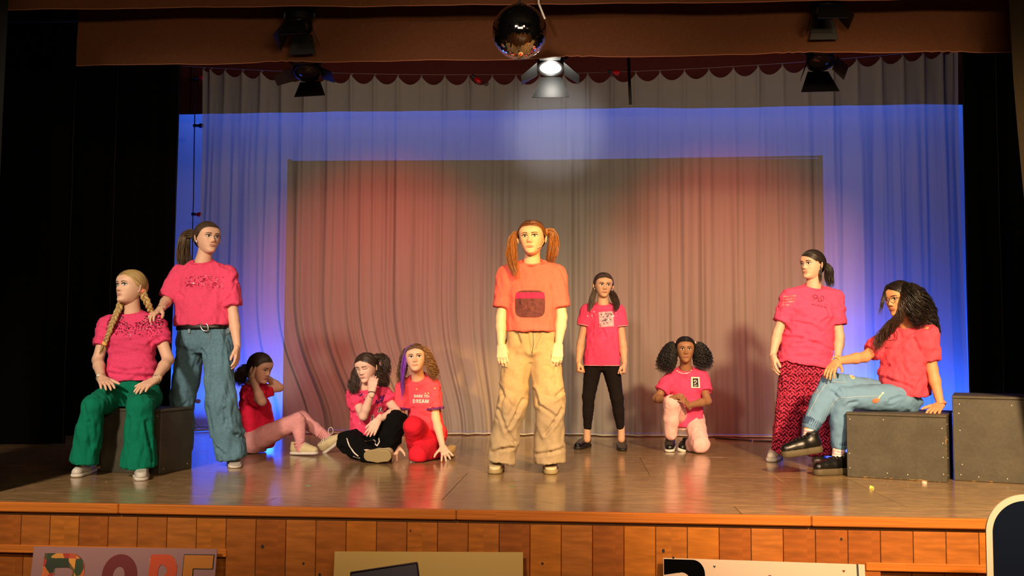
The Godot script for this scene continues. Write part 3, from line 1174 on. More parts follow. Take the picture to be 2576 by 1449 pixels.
	var fq := PackedVector3Array()
	var nn := noise(1.0, 2, 51)
	for k in 60:
		var x := -3.95 + k * 0.012
		fq.append(Vector3(x + 0.06 * nn.get_noise_1d(k * 0.22), 0.008 + 0.012 * absf(nn.get_noise_1d(k * 0.3 + 9.0)), -5.0 + 0.1 * nn.get_noise_1d(k * 0.17 + 40.0)))
	part("loop", hem(fq, 0.008), plain(Color(0.03, 0.05, 0.06), 0.6), fc)

func bulb(where: Vector3, dir: Vector3, is_blue: bool, label: String, holder: Material) -> void:
	var t := thing("festoon_bulb", label, "bulb", where, "festoon bulbs")
	var y := dir.normalized()
	var x := y.cross(Vector3.FORWARD).normalized()
	var f := Transform3D(Basis(x, y, x.cross(y)), where)
	var s := MB.new()
	s.lathe(f, [Vector2(0.0001, -0.012), Vector2(0.017, -0.012), Vector2(0.018, 0.0), Vector2(0.015, 0.028), Vector2(0.013, 0.03), Vector2(0.0001, 0.031)], 12)
	part("socket", s, holder, t)
	var g := MB.new()
	g.lathe(f, [Vector2(0.011, 0.028), Vector2(0.013, 0.04), Vector2(0.022, 0.058), Vector2(0.026, 0.075), Vector2(0.023, 0.092), Vector2(0.013, 0.103), Vector2(0.0001, 0.106)], 14)
	var m := plain(Color(0.02, 0.05, 0.25) if is_blue else Color(0.62, 0.03, 0.04), 0.25)
	part("glass", g, m, t)

# ---------------------------------------------------------------- black boxes, boards, small things on the floor
func stage_box(label: String, corner: Vector3, turn: float, size: Vector3, screws: Array, chips: int, seed_: int) -> void:
	# corner: front left corner on the floor; x along the front, z out of the front
	var x := Vector3(cos(turn), 0, sin(turn))
	var z := Vector3(-sin(turn), 0, cos(turn))
	var f := Basis(x, Vector3.UP, z)
	var c := corner + x * size.x * 0.5 - z * size.z * 0.5 + Vector3(0, size.y * 0.5, 0)
	var t := thing("stage_box", label, "box", corner + x * size.x * 0.5 - z * size.z * 0.5)
	var mb := MB.new()
	mb.box(Transform3D(f, c + Vector3(0, -0.009, 0)), size - Vector3(0.004, 0.018, 0.004), 0.004)
	part("body", mb, M.box_paint, t)
	var lid := MB.new()
	lid.box(Transform3D(f, c + Vector3(0, size.y * 0.5 - 0.008, 0)), Vector3(size.x, 0.018, size.z), 0.004)
	part("lid", lid, M.box_paint, t)
	var steel := plain(Color(0.75, 0.73, 0.70), 0.35, 0.7)
	for w in screws:
		var s := MB.new()
		var q: Vector3 = corner + x * w[0] * size.x + Vector3(0, w[1] * size.y, 0) + z * -0.0015
		if w.size() > 2:
			q = corner + x * (size.x - 0.0015) - z * w[0] * size.z + Vector3(0, w[1] * size.y, 0)
		s.lathe(Transform3D(Basis(x, z, -Vector3.UP) if w.size() < 3 else Basis(-z, x, -Vector3.UP), q), [Vector2(0.0045, -0.001), Vector2(0.0045, 0.001), Vector2(0.003, 0.002), Vector2(0.0001, 0.002)], 8)
		part("screw", s, steel, t)
	if chips:
		var rng := RandomNumberGenerator.new()
		rng.seed = seed_
		var m := MB.new()
		for k in chips:
			var low := rng.randf() < 0.72
			var p: Vector3
			var w := rng.randf_range(0.006, 0.05)
			var h := rng.randf_range(0.0015, 0.005)
			if low:
				p = corner + x * rng.randf_range(0.02, size.x - 0.06) + Vector3(0, rng.randf_range(0.001, 0.007), 0)
			else:
				p = corner + x * (size.x - rng.randf_range(0.004, 0.012)) + Vector3(0, rng.randf_range(0.05, size.y - 0.08), 0)
				var sw := w
				w = h
				h = sw
			var q := []
			for j in 7:
				var a := -TAU * j / 7
				q.append(p + z * -0.0012 + x * (w * 0.5 + cos(a) * w * 0.5 * rng.randf_range(0.6, 1.0)) + Vector3(0, h * 0.5 + sin(a) * h * 0.5 * rng.randf_range(0.6, 1.0), 0))
			m.face(q)
		part("paint_chips", m, plain(Color(0.62, 0.47, 0.27), 0.8), t, "bare wood where the black paint is worn off", true)

func extrude(mb: MB, poly: PackedVector2Array, t: Transform3D, depth: float, col := Color.WHITE) -> void:
	if Geometry2D.is_polygon_clockwise(poly):
		poly.reverse()
	var ix := Geometry2D.triangulate_polygon(poly)
	var a := mb.v.size()
	for q in poly:
		mb.p(t * Vector3(q.x, q.y, depth), col)
	for k in range(0, ix.size(), 3):
		var u := poly[ix[k + 1]] - poly[ix[k]]
		var w := poly[ix[k + 2]] - poly[ix[k]]
		if u.cross(w) > 0.0:
			mb.tri(a + ix[k], a + ix[k + 2], a + ix[k + 1])
		else:
			mb.tri(a + ix[k], a + ix[k + 1], a + ix[k + 2])
	for k in poly.size():
		var p := poly[k]
		var q := poly[(k + 1) % poly.size()]
		mb.face([t * Vector3(p.x, p.y, 0), t * Vector3(p.x, p.y, depth), t * Vector3(q.x, q.y, depth), t * Vector3(q.x, q.y, 0)], col)

# a band between two outlines of equally many points
func band(mb: MB, outer: Array, inner: Array, t: Transform3D, depth: float, col := Color.WHITE) -> void:
	for k in outer.size() - 1:
		extrude(mb, PackedVector2Array([outer[k], outer[k + 1], inner[k + 1], inner[k]]), t, depth, col)

func make_props() -> void:
	var bn := noise(0.02, 4, 61)
	M.box_tex = picture(256, 256, func(x, y):
		var g := clampf(0.86 + 0.14 * bn.get_noise_2d(x, y) + 0.10 * bn.get_noise_2d(x * 6.0, y * 6.0), 0.0, 1.0)
		return Color(g, g, g))
	var bp := plain(Color(0.30, 0.28, 0.225), 0.55)
	bp.albedo_texture = M.box_tex
	bp.uv1_triplanar = true
	bp.uv1_scale = Vector3.ONE * 1.3
	M.box_paint = bp
	var b1 := Vector3(2.144, 0, -1.706)
	stage_box("black wooden box that the dark haired girl in jeans sits on", b1, 0.40, Vector3(0.605, 0.418, 0.6), [[0.04, 0.89], [0.38, 0.9], [0.95, 0.8], [0.955, 0.58], [0.955, 0.37], [0.955, 0.12], [0.41, 0.09], [0.61, 0.085], [0.03, 0.36], [0.035, 0.14], [0.06, 0.86, 1], [0.06, 0.63, 1], [0.06, 0.36, 1], [0.06, 0.1, 1]], 26, 3)
	stage_box("larger black wooden box at the right edge, beside the girl in jeans", Vector3(2.78, 0, -1.60), 0.37, Vector3(0.85, 0.535, 0.6), [[0.05, 0.9], [0.4, 0.9], [0.045, 0.79], [0.05, 0.59], [0.06, 0.19], [0.17, 0.055], [0.36, 0.05], [0.05, 0.07]], 14, 4)
	stage_box("black wooden box under the blonde girl in green trousers", Vector3(-2.70, 0, -1.37), 0.2, Vector3(0.45, 0.412, 0.36), [[0.93, 0.9], [0.12, 0.08, 1], [0.85, 0.09, 1]], 0, 5)

	# boards leaning on the front of the stage
	var card := plain(Color(0.50, 0.36, 0.36), 0.7)
	var zf := EDGE + 0.05
	var dare := board("lettered_board", "pale pink board with painted letters leaning on the stage, left", at(86, 1375, zf), at(547, 1381, zf), card)
	var o: Transform3D = dare[1]
	var s: float = dare[2]          # metres in one pixel of the photograph on that board
	var px := func(x: float, y: float) -> Vector2: return Vector2((x - 86.0) * s, (1375.0 - y) * s - (x - 86.0) * s * 0.0)
	var arc := func(pf: Callable, cx: float, cy: float, rx: float, ry: float, a0: float, a1: float, n: int) -> Array:
		var l := []
		for k in n + 1:
			var g := deg_to_rad(lerpf(a0, a1, float(k) / n))
			l.append(pf.call(cx + rx * cos(g), cy - ry * sin(g)))
		return l
	var mb := MB.new()
	band(mb, [px.call(114, 1560), px.call(116, 1390)] + arc.call(px, 185, 1428, 36, 38, 90, 0, 8) + [px.call(222, 1530), px.call(200, 1560), px.call(114, 1561)], [px.call(144, 1530), px.call(146, 1424)] + arc.call(px, 176, 1434, 15, 11, 90, 0, 8) + [px.call(191, 1520), px.call(186, 1530), px.call(144, 1531)], o, 0.003)
	part("letter_d", mb, M.flower, dare[0], "letter D painted with leaves and flowers")
	mb = MB.new()
	band(mb, [px.call(262, 1560)] + arc.call(px, 310, 1440, 44, 50, 180, 0, 16) + [px.call(358, 1560)], [px.call(292, 1560)] + arc.call(px, 308, 1440, 15, 21, 180, 0, 16) + [px.call(328, 1560)], o, 0.003)
	extrude(mb, PackedVector2Array([px.call(290, 1490), px.call(330, 1490), px.call(330, 1512), px.call(290, 1512)]), o, 0.0029)
	part("letter_a", mb, plain(Color(0.36, 0.035, 0.06), 0.7), dare[0], "dark red letter A with a round top")
	mb = MB.new()
	band(mb, [px.call(376, 1560), px.call(384, 1390)] + arc.call(px, 425, 1426, 27, 37, 90, -60, 12) + [px.call(462, 1560)], [px.call(401, 1560), px.call(405, 1424)] + arc.call(px, 411, 1428, 16, 15, 90, -60, 12) + [px.call(432, 1560)], o, 0.003)
	part("letter_r", mb, plain(Color(0.66, 0.22, 0.03), 0.7), dare[0], "orange letter R edged with glitter")
	for w in [[0.0042, 0.0, plain(Color(0.03, 0.02, 0.02), 0.6), "letter_outline"], [0.0, 0.003, plain(Color(0.62, 0.37, 0.03), 0.7), "letter_e"]]:
		mb = MB.new()
		var g: float = w[0] / s
		extrude(mb, PackedVector2Array([px.call(468 - g, 1390 - g), px.call(540 + g, 1390 - g), px.call(539 + g, 1421 + g), px.call(491 + g, 1421 + g), px.call(490 + g, 1560), px.call(466 - g, 1560)]), o, 0.002 + w[1])
		part(w[3], mb, w[2], dare[0])
	var glit := MB.new()
	var rng := RandomNumberGenerator.new()
	rng.seed = 12
	for w in [[arc.call(px, 185, 1428, 36, 38, 90, 0, 18)], [[px.call(116, 1392), px.call(115, 1449)]], [arc.call(px, 425, 1426, 27, 37, 90, 0, 14)], [[px.call(384, 1392), px.call(381, 1449)]], [arc.call(px, 411, 1428, 16, 15, 150, 0, 10)], [[px.call(146, 1426), px.call(146, 1449)]]]:
		var l: Array = w[0]
		for k in 22:
			var u := rng.randf() * (l.size() - 1)
			var p2: Vector2 = l[int(u)].lerp(l[mini(int(u) + 1, l.size() - 1)], u - int(u))
			var q := o * Vector3(p2.x + rng.randf_range(-1, 1) * 0.002, p2.y + rng.randf_range(-1, 1) * 0.002, 0.004)
			glit.ball(Transform3D(Basis.IDENTITY, q), Vector3.ONE * rng.randf_range(0.0008, 0.002), 6)
	part("glitter", glit, plain(Color(0.9, 0.9, 0.9), 0.15, 0.9), dare[0], "silver glitter along the letters", true)

	var mid := board("blank_board", "cream board with a tilted purple square, leaning on the stage, middle", at(842, 1387, zf), at(1316, 1389, zf), plain(Color(0.62, 0.52, 0.27), 0.7))
	var mo: Transform3D = mid[1]
	s = mid[2]
	var sq := PackedVector2Array()
	for w in [[886, 1438], [1052, 1413], [1078, 1580], [912, 1605]]:
		sq.append(Vector2((w[0] - 842) * s, (1387 - w[1]) * s))
	mb = MB.new()
	extrude(mb, sq, mo, 0.003)
	part("square", mb, plain(Color(0.12, 0.11, 0.16), 0.45), mid[0], "slate grey square of card")
	for k in 4:
		mb = MB.new()
		var p3 := mo * Vector3(sq[k].x, sq[k].y, 0.005)
		var q3 := mo * Vector3(sq[(k + 1) % 4].x, sq[(k + 1) % 4].y, 0.005)
		mb.tube(PackedVector3Array([p3, q3]), PackedFloat32Array([0.0045, 0.0045]), 6)
		part("border_strip", mb, plain(Color(0.10, 0.015, 0.09), 0.3, 0.3), mid[0], "dark purple shiny strip")

	var rt := board("white_board", "white board with a glossy black curve and small hearts, leaning on the stage, right", at(1668, 1403, zf), at(2175, 1420, zf), plain(Color(0.66, 0.58, 0.52), 0.5))
	var ro: Transform3D = rt[1]
	s = rt[2]
	px = func(x: float, y: float) -> Vector2: return Vector2((x - 1668.0) * s, (1403.0 - y) * s + (x - 1668.0) * s * 0.0335)
	mb = MB.new()
	band(mb, [px.call(1670, 1406), px.call(1740, 1408)] + arc.call(px, 1742, 1445, 32, 37, 80, 0, 8) + [px.call(1774, 1560)], [px.call(1670, 1445), px.call(1705, 1440)] + arc.call(px, 1715, 1460, 21, 21, 110, 0, 8) + [px.call(1736, 1560)], ro, 0.002)
	part("letter_curve", mb, plain(Color(0.03, 0.03, 0.035), 0.08, 0.4), rt[0], "glossy black foil curve")
	var line := MB.new()
	extrude(line, PackedVector2Array([px.call(2154, 1419), px.call(2159, 1419), px.call(2160, 1600), px.call(2155, 1600)]), ro, 0.001)
	part("edge_line", line, plain(Color(0.03, 0.05, 0.045), 0.4), rt[0], "thin black line near the right edge")
	for w in [[1798, 1425, 3.4, 0], [2122, 1436, 3.6, 1], [1937, 1448, 3.4, 1]]:
		var h := MB.new()
		var hp := PackedVector2Array()
		for k in 20:
			var g := TAU * k / 20
			hp.append(px.call(w[0] + w[2] * pow(sin(g), 3) * 1.0, w[1] - w[2] * (0.82 * cos(g) - 0.32 * cos(2 * g) - 0.13 * cos(3 * g))))
		extrude(h, hp, ro, 0.001)
		part("heart", h, plain(Color(0.35, 0.03, 0.05) if w[3] else Color(0.06, 0.06, 0.07), 0.4), rt[0])
	var clip := MB.new()
	var cp := ro * Vector3((1694 - 1668) * s, 0.003, 0.002)
	clip.box(Transform3D(Basis.IDENTITY, cp), Vector3(0.009, 0.007, 0.008), 0.001)
	part("clip", clip, plain(Color(0.02, 0.02, 0.02), 0.4), rt[0])

	# cut-out board standing at the right: plain navy with a white edge
	var zc := 0.45
	var cut := thing("cutout_board", "navy cut-out board with rounded white edge at the lower right corner", "board", Vector3(at(2600, 1400, zc).x, HALL, zc))
	var c0 := at(2580, 1340, zc)
	var k0 := 1.0 / (LENS / 4.55)
	for w in [[1.0, 0.0, 0.010, plain(Color(0.66, 0.60, 0.54), 0.5), "white_edge"], [0.84, 0.010, 0.003, plain(Color(0.018, 0.05, 0.11), 0.25), "navy_face"]]:
		var poly := PackedVector2Array()
		for k in 41:
			var g := deg_to_rad(180.0 * k / 40)
			poly.append(Vector2(cos(g) * 93.0 * k0 * w[0], sin(g) * 90.0 * k0 * w[0]))
		poly.append(Vector2(-93.0 * k0 * w[0], HALL - c0.y + (1.0 - w[0]) * 0.3))
		poly.append(Vector2(93.0 * k0 * w[0], HALL - c0.y + (1.0 - w[0]) * 0.3))
		var cm := MB.new()
		extrude(cm, poly, Transform3D(Basis.IDENTITY, c0 + Vector3(0, 0, w[1])), w[2])
		part(w[4], cm, w[3], cut)

	# bits on the floor
	var sc := ground(2192, 1229)
	var t := thing("paper_scrap", "crumpled yellow paper scrap on the floor in front of the box", "paper", sc)
	mb = MB.new()
	for w in [[Vector3(-0.013, 0.001, 0.0), Vector3(-0.008, 0.020, 0.004), Vector3(0.006, 0.006, 0.008)], [Vector3(-0.008, 0.020, 0.004), Vector3(0.017, 0.009, 0.0), Vector3(0.006, 0.002, 0.008)], [Vector3(-0.013, 0.001, 0.0), Vector3(0.006, 0.006, 0.008), Vector3(0.016, 0.001, 0.012)], [Vector3(-0.008, 0.020, 0.004), Vector3(0.0, 0.002, -0.012), Vector3(0.017, 0.009, 0.0)]]:
		mb.face([sc + w[0], sc + w[1], sc + w[2]])
	part("paper", mb, plain(Color(0.80, 0.75, 0.32), 0.8), t)
	sc = ground(2325, 1217)
	t = thing("bottle_cap", "round white bottle cap on the floor before the black box", "cap", sc)
	mb = MB.new()
	mb.lathe(Transform3D(Basis.IDENTITY, sc), [Vector2(0.017, 0.0), Vector2(0.0175, 0.004), Vector2(0.0165, 0.013), Vector2(0.012, 0.0165), Vector2(0.0001, 0.0175)], 20)
	part("shell", mb, plain(Color(0.72, 0.66, 0.60), 0.5), t)
	var green := plain(Color(0.35, 0.62, 0.40), 0.7)
	for w in [[775, 1222, "pale green tape scrap on the floor, left of the middle"], [1288, 1223, "pale green tape scrap on the floor before the middle girl"]]:
		sc = ground(w[0], w[1])
		t = thing("tape_scrap", w[2], "tape", sc)
		mb = MB.new()
		mb.box(Transform3D(Basis(Vector3.UP, 0.12), sc + Vector3(0, 0.0012, 0)), Vector3(0.03, 0.0016, 0.014), 0.0005)
		part("strip", mb, green, t)
	# dark battens lying at the foot of the scrim
	for w in [[1800, 1104, 1890, 1110, "thin brown batten on the floor near the scrim"], [1895, 1111, 1945, 1112, "short dark batten on the floor beside the patterned trousers"]]:
		var p0 := ground(w[0], w[1])
		var p1 := ground(w[2], w[3])
		t = thing("wood_batten", w[4], "batten", (p0 + p1) * 0.5)
		mb = MB.new()
		var d := (p1 - p0).normalized()
		mb.box(Transform3D(Basis(d, Vector3.UP, d.cross(Vector3.UP)), (p0 + p1) * 0.5 + Vector3(0, 0.0065, 0)), Vector3((p1 - p0).length(), 0.013, 0.03), 0.002)
		part("strip", mb, plain(Color(0.16, 0.075, 0.05), 0.7), t)

func board(called: String, label: String, tl: Vector3, tr: Vector3, mat: Material) -> Array:
	var t := thing(called, label, "board", Vector3((tl.x + tr.x) * 0.5, HALL, tl.z))
	var x := tr - tl
	var w := x.length()
	x = x.normalized()
	var bottom := Vector3(tl.x, HALL, tl.z + 0.14)
	var y := (tl - bottom).normalized()
	y = (y - x * x.dot(y)).normalized()
	var z := x.cross(y).normalized()
	var h := (tl - bottom).length() - 0.004
	var f := Basis(x, y, z)
	var mb := MB.new()
	mb.box(Transform3D(f, tl + x * w * 0.5 - y * h * 0.5), Vector3(w, h, 0.006), 0.001)
	part("panel", mb, mat, t)
	return [t, Transform3D(f, tl + z * 0.003), w / (461.0 if called == "lettered_board" else 474.0 if called == "blank_board" else 507.0)]

# ---------------------------------------------------------------- heads
# all in head heights: chin at y -0.5, crown at +0.5, face towards +z
var T_WIDTH := [[-0.5, 0.04], [-0.485, 0.095], [-0.45, 0.14], [-0.38, 0.19], [-0.28, 0.24], [-0.13, 0.292], [0.03, 0.325], [0.15, 0.34], [0.26, 0.332], [0.36, 0.285], [0.43, 0.22], [0.475, 0.135], [0.5, 0.0]]
var T_FRONT := [[-0.5, 0.24], [-0.47, 0.335], [-0.42, 0.358], [-0.34, 0.338], [-0.26, 0.345], [-0.15, 0.345], [-0.03, 0.35], [0.06, 0.362], [0.15, 0.385], [0.25, 0.372], [0.35, 0.30], [0.43, 0.205], [0.475, 0.12], [0.5, 0.0]]
var T_BACK := [[-0.5, 0.0], [-0.42, 0.05], [-0.32, 0.16], [-0.2, 0.30], [-0.05, 0.41], [0.1, 0.465], [0.22, 0.46], [0.33, 0.385], [0.42, 0.27], [0.475, 0.15], [0.5, 0.0]]
var T_NOSE := [[-0.5, 0.0], [-0.2, 0.0], [-0.178, 0.012], [-0.155, 0.062], [-0.125, 0.098], [-0.09, 0.09], [-0.04, 0.058], [0.01, 0.032], [0.06, 0.012], [0.11, 0.0], [0.5, 0.0]]

func cv(t: Array, x: float) -> float:
	var n := t.size()
	var k := 0
	while k < n - 2 and t[k + 1][0] < x:
		k += 1
	var x0: float = t[k][0]
	var x1: float = t[k + 1][0]
	var y0: float = t[k][1]
	var y1: float = t[k + 1][1]
	var d := x1 - x0
	var m0: float = (y1 - y0) / d if k == 0 else (y1 - t[k - 1][1]) / (x1 - t[k - 1][0])
	var m1: float = (y1 - y0) / d if k == n - 2 else (t[k + 2][1] - y0) / (t[k + 2][0] - x0)
	var s := clampf((x - x0) / d, 0.0, 1.0)
	var s2 := s * s
	var s3 := s2 * s
	return (2 * s3 - 3 * s2 + 1) * y0 + (s3 - 2 * s2 + s) * d * m0 + (-2 * s3 + 3 * s2) * y1 + (s3 - s2) * d * m1

func gs(x: float, s: float) -> float:
	return exp(-x * x / (2.0 * s * s))

func relief(x: float, y: float) -> float:
	var ax := absf(x)
	var d := cv(T_NOSE, y) * gs(x, lerpf(0.026, 0.042, smoothstep(0.05, -0.13, y)))
	d += 0.028 * gs(ax - 0.052, 0.022) * gs(y + 0.143, 0.024)               # wings of the nose
	d += 0.014 * gs(y - 0.09, 0.03) * gs(ax - 0.12, 0.08)                   # brow
	d -= 0.030 * gs(ax - 0.125, 0.062) * gs(y - 0.022, 0.036)               # eye sockets
	d += 0.012 * gs(ax - 0.19, 0.06) * gs(y + 0.10, 0.06)                   # cheeks
	d += 0.022 * gs(x, 0.075) * gs(y + 0.248, 0.017) + 0.026 * gs(x, 0.062) * gs(y + 0.288, 0.018)
	d -= 0.012 * gs(x, 0.07) * gs(y + 0.267, 0.007)
	d -= 0.012 * gs(x, 0.06) * gs(y + 0.328, 0.018)
	d -= 0.006 * gs(x, 0.012) * gs(y + 0.205, 0.02)
	d += 0.020 * gs(x, 0.07) * gs(y + 0.415, 0.045)
	return d

func face_z(x: float, y: float) -> float:
	var s := clampf(absf(x) / maxf(cv(T_WIDTH, y), 0.001), 0.0, 1.0)
	return cv(T_FRONT, y) * pow(maxf(1.0 - pow(s, 2.35), 0.0), 1.0 / 2.35) + relief(x, y)

var head_v := PackedVector3Array()
var head_rows := 64
var head_cols := 80

func make_head_template() -> void:
	for r in head_rows + 1:
		var y := -0.5 * cos(PI * r / head_rows)
		var w := cv(T_WIDTH, y)
		var f := cv(T_FRONT, y)
		var b := cv(T_BACK, y)
		for k in head_cols:
			var a := TAU * k / head_cols - PI
			a -= 0.42 * sin(a)
			var s := sin(a)
			var c := cos(a)
			var e := 2.0 / 2.35 if c > 0.0 else 0.94
			var q := Vector3(w * signf(s) * pow(absf(s), e), y, (f if c > 0.0 else b) * signf(c) * pow(absf(c), e))
			if c > 0.0:
				q.z += relief(q.x, y) * smoothstep(0.0, 0.3, c)
			head_v.append(q)

# height of the hairline at a direction round the head (0 = forehead, PI = nape)
func hairline(a: float) -> float:
	return cv([[0.0, 0.315], [0.5, 0.295], [0.85, 0.22], [1.15, 0.10], [1.4, 0.02], [1.65, -0.01], [1.9, -0.12], [2.4, -0.24], [3.15, -0.28]], a)

# adds a head to a body mesh; the skin, lips, brows and eyes are colours of its vertices
func add_head(mb: MB, T: Transform3D, o: Dictionary) -> void:
	var skin: Color = o.skin
	var hair: Color = o.hair
	var first := mb.v.size()
	for k in head_v.size():
		var q := head_v[k]
		var a := absf(atan2(q.x, q.z))
		var h := smoothstep(-0.012, 0.022, q.y - hairline(a)) if not o.get("bald", false) else 0.0
		mb.p(T * (q * o.shape), skin.lerp(hair, h))
	for r in head_rows:
		for k in head_cols:
			var a := first + r * head_cols + k
			var b := first + r * head_cols + (k + 1) % head_cols
			mb.quad(a, a + head_cols, b + head_cols, b)
	var chin := mb.p(T * (Vector3(0, -0.505, 0.12) * o.shape), skin)
	for k in head_cols:
		mb.tri(first + (k + 1) % head_cols, chin, first + k)
	var pt := func(x: float, y: float, d: float) -> Vector3:
		return T * (Vector3(x, y, face_z(x, y) + d) * o.shape)
	var gaze: Vector2 = o.get("gaze", Vector2.ZERO)
	for g in [-1.0, 1.0]:
		var cx: float = 0.128 * g
		var cy := 0.022
		var hw := 0.074
		var open: float = o.get("open", 1.0)
		var hh := 0.033 * open
		if open > 0.1:
			var rows := []
			var cols := []
			for r in 11:
				var t := r / 5.0 - 1.0
				var row := PackedVector3Array()
				var cc := PackedColorArray()
				for k in 25:
					var s := k / 12.0 - 1.0
					var x := cx + s * hw
					var yy: float = t * hh * pow(maxf(1.0 - s * s, 0.0), 0.6) + s * g * 0.005
					row.append(pt.call(x, cy + yy, 0.006 + 0.012 * (1.0 - s * s) * (1.0 - 0.4 * t * t)))
					var dist := Vector2(s * hw - gaze.x, (yy - gaze.y)).length()
					var col := Color(0.62, 0.58, 0.55)
					if dist < 0.0135:
						col = Color(0.01, 0.01, 0.01)
					elif dist < 0.030:
						col = o.iris
					cc.append(col)
				rows.append(row)
				cols.append(cc)
			mb.grid(rows, cols, true)
		# lashes and lid
		var lash := []
		var lc := []
		var up := PackedVector3Array()
		var dn := PackedVector3Array()
		var lid := PackedVector3Array()
		for k in 17:
			var s := (k / 8.0 - 1.0) * 1.08
			var ye: float = cy + s * g * 0.005
			var yt := (hh if open > 0.1 else -0.012) * pow(maxf(1.0 - s * s * 0.86, 0.0), 0.6)
			dn.append(pt.call(cx + s * hw, ye + yt - 0.004, 0.012 + 0.008 * (1.0 - s * s * 0.8)))
			up.append(pt.call(cx + s * hw * 1.03, ye + yt + (0.019 if open > 0.1 else 0.008), 0.012 + 0.006 * (1.0 - s * s * 0.8)))
			lid.append(pt.call(cx + s * hw, ye + yt + 0.034 * (1.0 - 0.5 * s * s), 0.003))
		mb.grid([dn, up], [o.lash, o.lash], true)
		mb.grid([up, lid], [skin.lerp(o.lash, 0.25), skin], true)
		if open > 0.1:
			var l0 := PackedVector3Array()
			var l1 := PackedVector3Array()
			for k in 13:
				var s := (k / 6.0 - 1.0)
				var yb: float = -hh * pow(maxf(1.0 - s * s, 0.0), 0.6) + s * g * 0.005
				l0.append(pt.call(cx + s * hw, cy + yb + 0.001, 0.009))
				l1.append(pt.call(cx + s * hw, cy + yb - 0.006, 0.004))
			mb.grid([l1, l0], [skin.lerp(o.lash, 0.35), skin.lerp(o.lash, 0.6)], true)
		# brow
		var b0 := PackedVector3Array()
		var b1 := PackedVector3Array()
		for k in 13:
			var s := k / 12.0
			var x: float = g * lerpf(0.052, 0.215, s)
			var y: float = 0.098 + 0.028 * sin(s * 2.3) - 0.016 * s + o.get("brow", 0.0) * (1.0 - s)
			var th := 0.017 * (1.0 - 0.55 * s) * (0.7 if k == 0 else 1.0)
			b0.append(pt.call(x, y - th, 0.004))
			b1.append(pt.call(x, y + th, 0.004))
		mb.grid([b0, b1], [o.brow_col, o.brow_col], g > 0.0)
	# lips
	var gap: float = o.get("gap", 0.0)
	var ut := PackedVector3Array()
	var ul := PackedVector3Array()
	var um := PackedVector3Array()
	var dm := PackedVector3Array()
	var dl := PackedVector3Array()
	var db := PackedVector3Array()
	for k in 21:
		var s := k / 10.0 - 1.0
		var x := s * 0.104
		var e := 1.0 - s * s
		var ym: float = -0.267 + 0.006 * s * s * o.get("smile", 0.0) * 2.0
		ut.append(pt.call(x, ym + 0.036 * pow(e, 0.8) * (1.0 - 0.22 * gs(s, 0.16)), 0.001))
		ul.append(pt.call(x, ym + 0.014 * e, 0.006 * e))
		um.append(pt.call(x, ym + 0.002 + gap * e, 0.002))
		dm.append(pt.call(x, ym - 0.002 - gap * e, 0.002))
		dl.append(pt.call(x, ym - 0.018 * e - gap, 0.007 * e))
		db.append(pt.call(x, ym - 0.043 * pow(e, 0.7) - gap, 0.001))
	var dark: Color = o.lip.lerp(Color(0.05, 0.01, 0.01), 0.7)
	mb.grid([um, ul, ut], [dark, o.lip, o.lip], true)
	mb.grid([db, dl, dm], [o.lip, o.lip, dark], true)
	mb.grid([dm, um], [dark, dark], true)
	# nostrils
	for g in [-1.0, 1.0]:
		var q: Vector3 = pt.call(0.026 * g, -0.163, 0.002)
		mb.ball(Transform3D(T.basis.orthonormalized(), q), Vector3(0.011, 0.007, 0.006) * o.h, 8, skin.lerp(Color(0.06, 0.02, 0.015), 0.75))
	# ears
	for g in [-1.0, 1.0]:
		if o.get("ears", 3) & (1 if g < 0 else 2):
			var eb := T.basis.orthonormalized() * Basis.from_euler(Vector3(0.12, g * 0.42, g * -0.12))
			var q: Vector3 = T * (Vector3(0.362 * g, -0.035, -0.03) * o.shape)
			mb.ball(Transform3D(eb, q), Vector3(0.027, 0.108, 0.062) * o.h, 14, skin)
			mb.ball(Transform3D(eb, T * (Vector3(0.384 * g, -0.022, -0.010) * o.shape)), Vector3(0.012, 0.052, 0.026) * o.h, 12, skin.lerp(Color(0.25, 0.06, 0.04), 0.35))
			mb.ball(Transform3D(eb, T * (Vector3(0.355 * g, -0.11, -0.01) * o.shape)), Vector3(0.018, 0.024, 0.022) * o.h, 10, skin)

